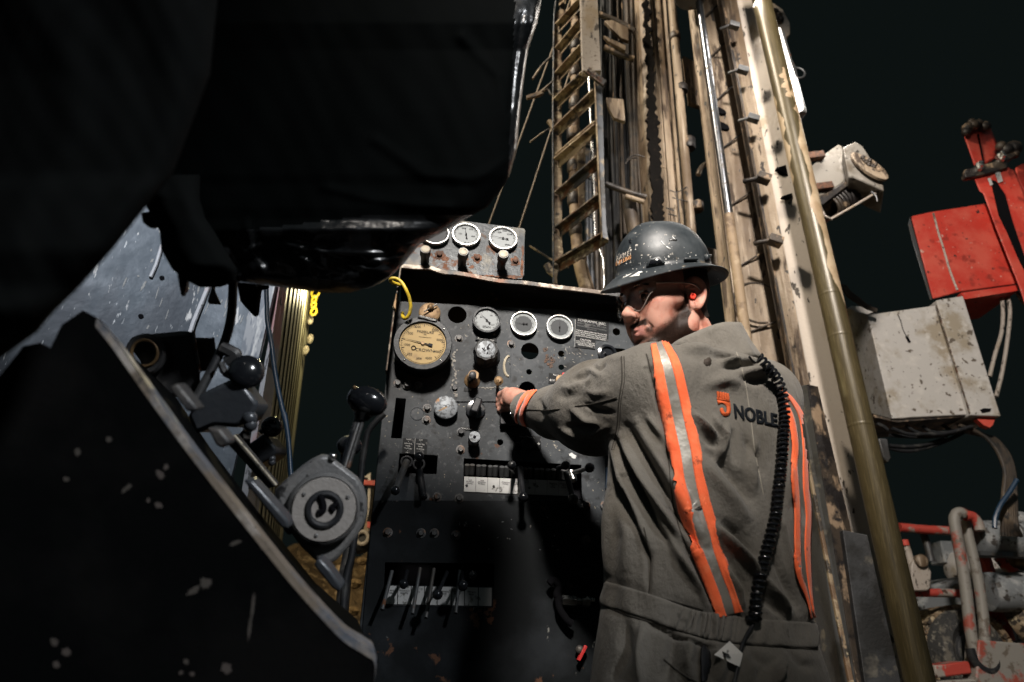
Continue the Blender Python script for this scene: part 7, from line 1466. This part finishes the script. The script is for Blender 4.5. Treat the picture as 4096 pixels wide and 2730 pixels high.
m_covr = material('dirty_cover', (.22, .205, .19), .65, 0, [((.19, .175, .16), 14, .45, .7, 5), ((.03, .028, .026), 22, .62, .67, 6)], [(160, .0008, None)])
mk('round_cover', lathe(RP.xyz(u0, v0, -.004), RP.n, [(r_o*.87, 0), (r_o*.87, .008), (r_o*.84, .010)], 56), m_covr, RH)
mk('cover_groove', torus(RP.xyz(u0, v0, .0062), RP.n, r_o*.43, .0042, 40, 8), m_rubber, RH)
mk('hub_slot', tube([RP.hit(*L4(x, y), .007) for x, y in ((540, 940), (570, 1000), (572, 1060), (535, 1085))], .0042, 8), m_void, RH)
mk('hub_slot', tube([RP.hit(*L4(x, y), .007) for x, y in ((690, 1010), (640, 1040), (660, 1070))], .0035, 8), m_void, RH)
for a in (35, 150, 262): mk('cover_screw', sphere(RP.xyz(u0+math.cos(R_(a))*r_o*.70, v0+math.sin(R_(a))*r_o*.70, .006), .0028, 8), m_cast, RH)
mk('oil_nipple', sphere(RP.hit(*L4(650, 642), -.01), .005, 10), m_chrome, RH)
mk('base_flange', prism([RP.hit(*L4(x, y), -.01) for x, y in ((60, 900), (100, 890), (150, 940), (220, 1040), (290, 1150), (335, 1250), (300, 1260), (180, 1100))], -RP.n*.03), m_boot, RH, bevel=.004)
LV = thing('brake_lever', 'chrome three bar lever with a large black egg shaped knob behind the round housing', 'lever', tuple(P(*L4(730, 700), .95)))
for k, m_ in ((-1, m_gloss), (0, m_steel), (1, m_hood)):
    mk('lever_bar', tube([P(L4(870+k*26, 300)[0], L4(0, 320)[1], .96), P(L4(742+k*24, 720)[0], L4(0, 730)[1], .93)], .0034, 10, 1), m_, LV)
kc = P(*L4(918, 208), .96); rot = Matrix((RT, -F_, UP)).transposed()@Matrix.Rotation(R_(18), 3, 'Y')
mk('egg_knob', sphere(kc, 82/FPX*.96, 32, (1, .70, .72), rot), m_gloss, LV)
mk('knob_neck', tube([P(*L4(895, 280), .96), P(*L4(875, 345), .96)], [.016, .010], 16, 1), m_gloss, LV)
mk('knob_insert', sphere(P(*L4(820, 100), .94), .003, 8), m_brass, LV)
L2_ = thing('rear_lever', 'second black ball lever half hidden behind the chrome lever', 'lever', tuple(P(*L4(780, 640), 1.15)))
mk('ball_knob', sphere(P(*L4(780, 555), 1.15), 50/FPX*1.15, 24, (1, .85, .8)), m_gloss, L2_); mk('lever_stem', tube([P(*L4(750, 620), 1.16), P(*L4(700, 900), 1.16)], .008, 10, 1), m_black, L2_)
tag(mk('grab_rail', tube([V(*L4(x, y), 1.50) for x, y in ((1050, 305), (935, 430), (905, 540), (880, 680), (865, 850), (840, 1100), (800, 1400), (740, 1700), (700, 2600))], .0075, 10), m_rubber), 'bent black grab rail in front of the console left edge', 'rail')
# ---- yard seen in the gap left of the console ----
BK = V(1450, 2350, 9)
def bank(a, b): 
    x = -6+a*8; y = 7+b*10; return Vector((x, y, .1+2.1*min(1, b*4)+.2*b+.10*math.sin(a*40+b*11)+.08*math.sin(a*93+b*57)+.05*math.sin(b*140)))
bk = mk('dirt_bank', grid(90, 60, bank), material('yellow_dirt', (.24, .16, .075), .9, 0, [((.10, .065, .03), 2.5, .48, .6, 6), ((.36, .26, .14), 8, .55, .7, 6)], [(6, .08, None), (30, .02, None)])); bk['kind'] = 'structure'
spot('floodlight_bank', (-3.0, 3.2, 4.2), (-1.6, 8.5, 1.2), 520, 60, .6, .1, (1, .80, .5))
YS = thing('yard_barrier', 'small red and cream barrier standing in the yard left of the console', 'barrier', tuple(V(1478, 2150, 7.5)))
mk('barrier_post', prism([V(*L4(x, y), 7.5) for x, y in ((895, 800), (945, 765), (945, 900), (935, 1060), (915, 1150), (925, 900), (925, 810))], (0, .1, 0)), m_mastw, YS)
mk('barrier_panel', prism([V(*L4(x, y), 7.6) for x, y in ((945, 855), (990, 855), (950, 1250), (880, 1260), (930, 1050))], (0, .1, 0)), m_yelsteel, YS)
mk('red_bar', beam(V(*L4(885, 845), 7.45), V(*L4(1000, 852), 7.45), .05, .05), m_redp, YS, smooth=False)
mk('red_cloth', prism([V(*L4(x, y), 7.4) for x, y in ((920, 1150), (945, 1155), (940, 1200), (915, 1195))], (0, .05, 0)), m_redp, YS)
PV = thing('ring_coupling', 'pale ring coupling lying on dark pipe in the yard gap', 'coupling', tuple(V(*L4(880, 1300), 7)))
mk('ring', torus(V(*L4(880, 1278), 7), (0, -1, 0), .06, .02, 24, 8), m_mastw, PV)
mk('pipe_piece', tube([V(*L4(830, 1330), 7.1), V(*L4(960, 1300), 7.1)], .10, 16, 1), m_rubber, PV)
rr = random.Random(8)
for i in range(9):
    x, y = L4(rr.uniform(700, 960), rr.uniform(1420, 1900)); c = V(x, y, 6.5)
    tag(mk('dirt_clod', sphere(c, .04+.06*rr.random(), 9, (1, .8, .7)), MATS['yellow_dirt']), 'yellow dirt clod heaped in the gap beside the console', 'clod', 'dirt clods in the yard gap')
tag(mk('gap_post', tube([V(*L4(x, y), 2.2) for x, y in ((785, 1330), (770, 1450), (745, 1600), (700, 2100))], .020, 10), m_rubber), 'black upright post in the gap below the round housing', 'post')
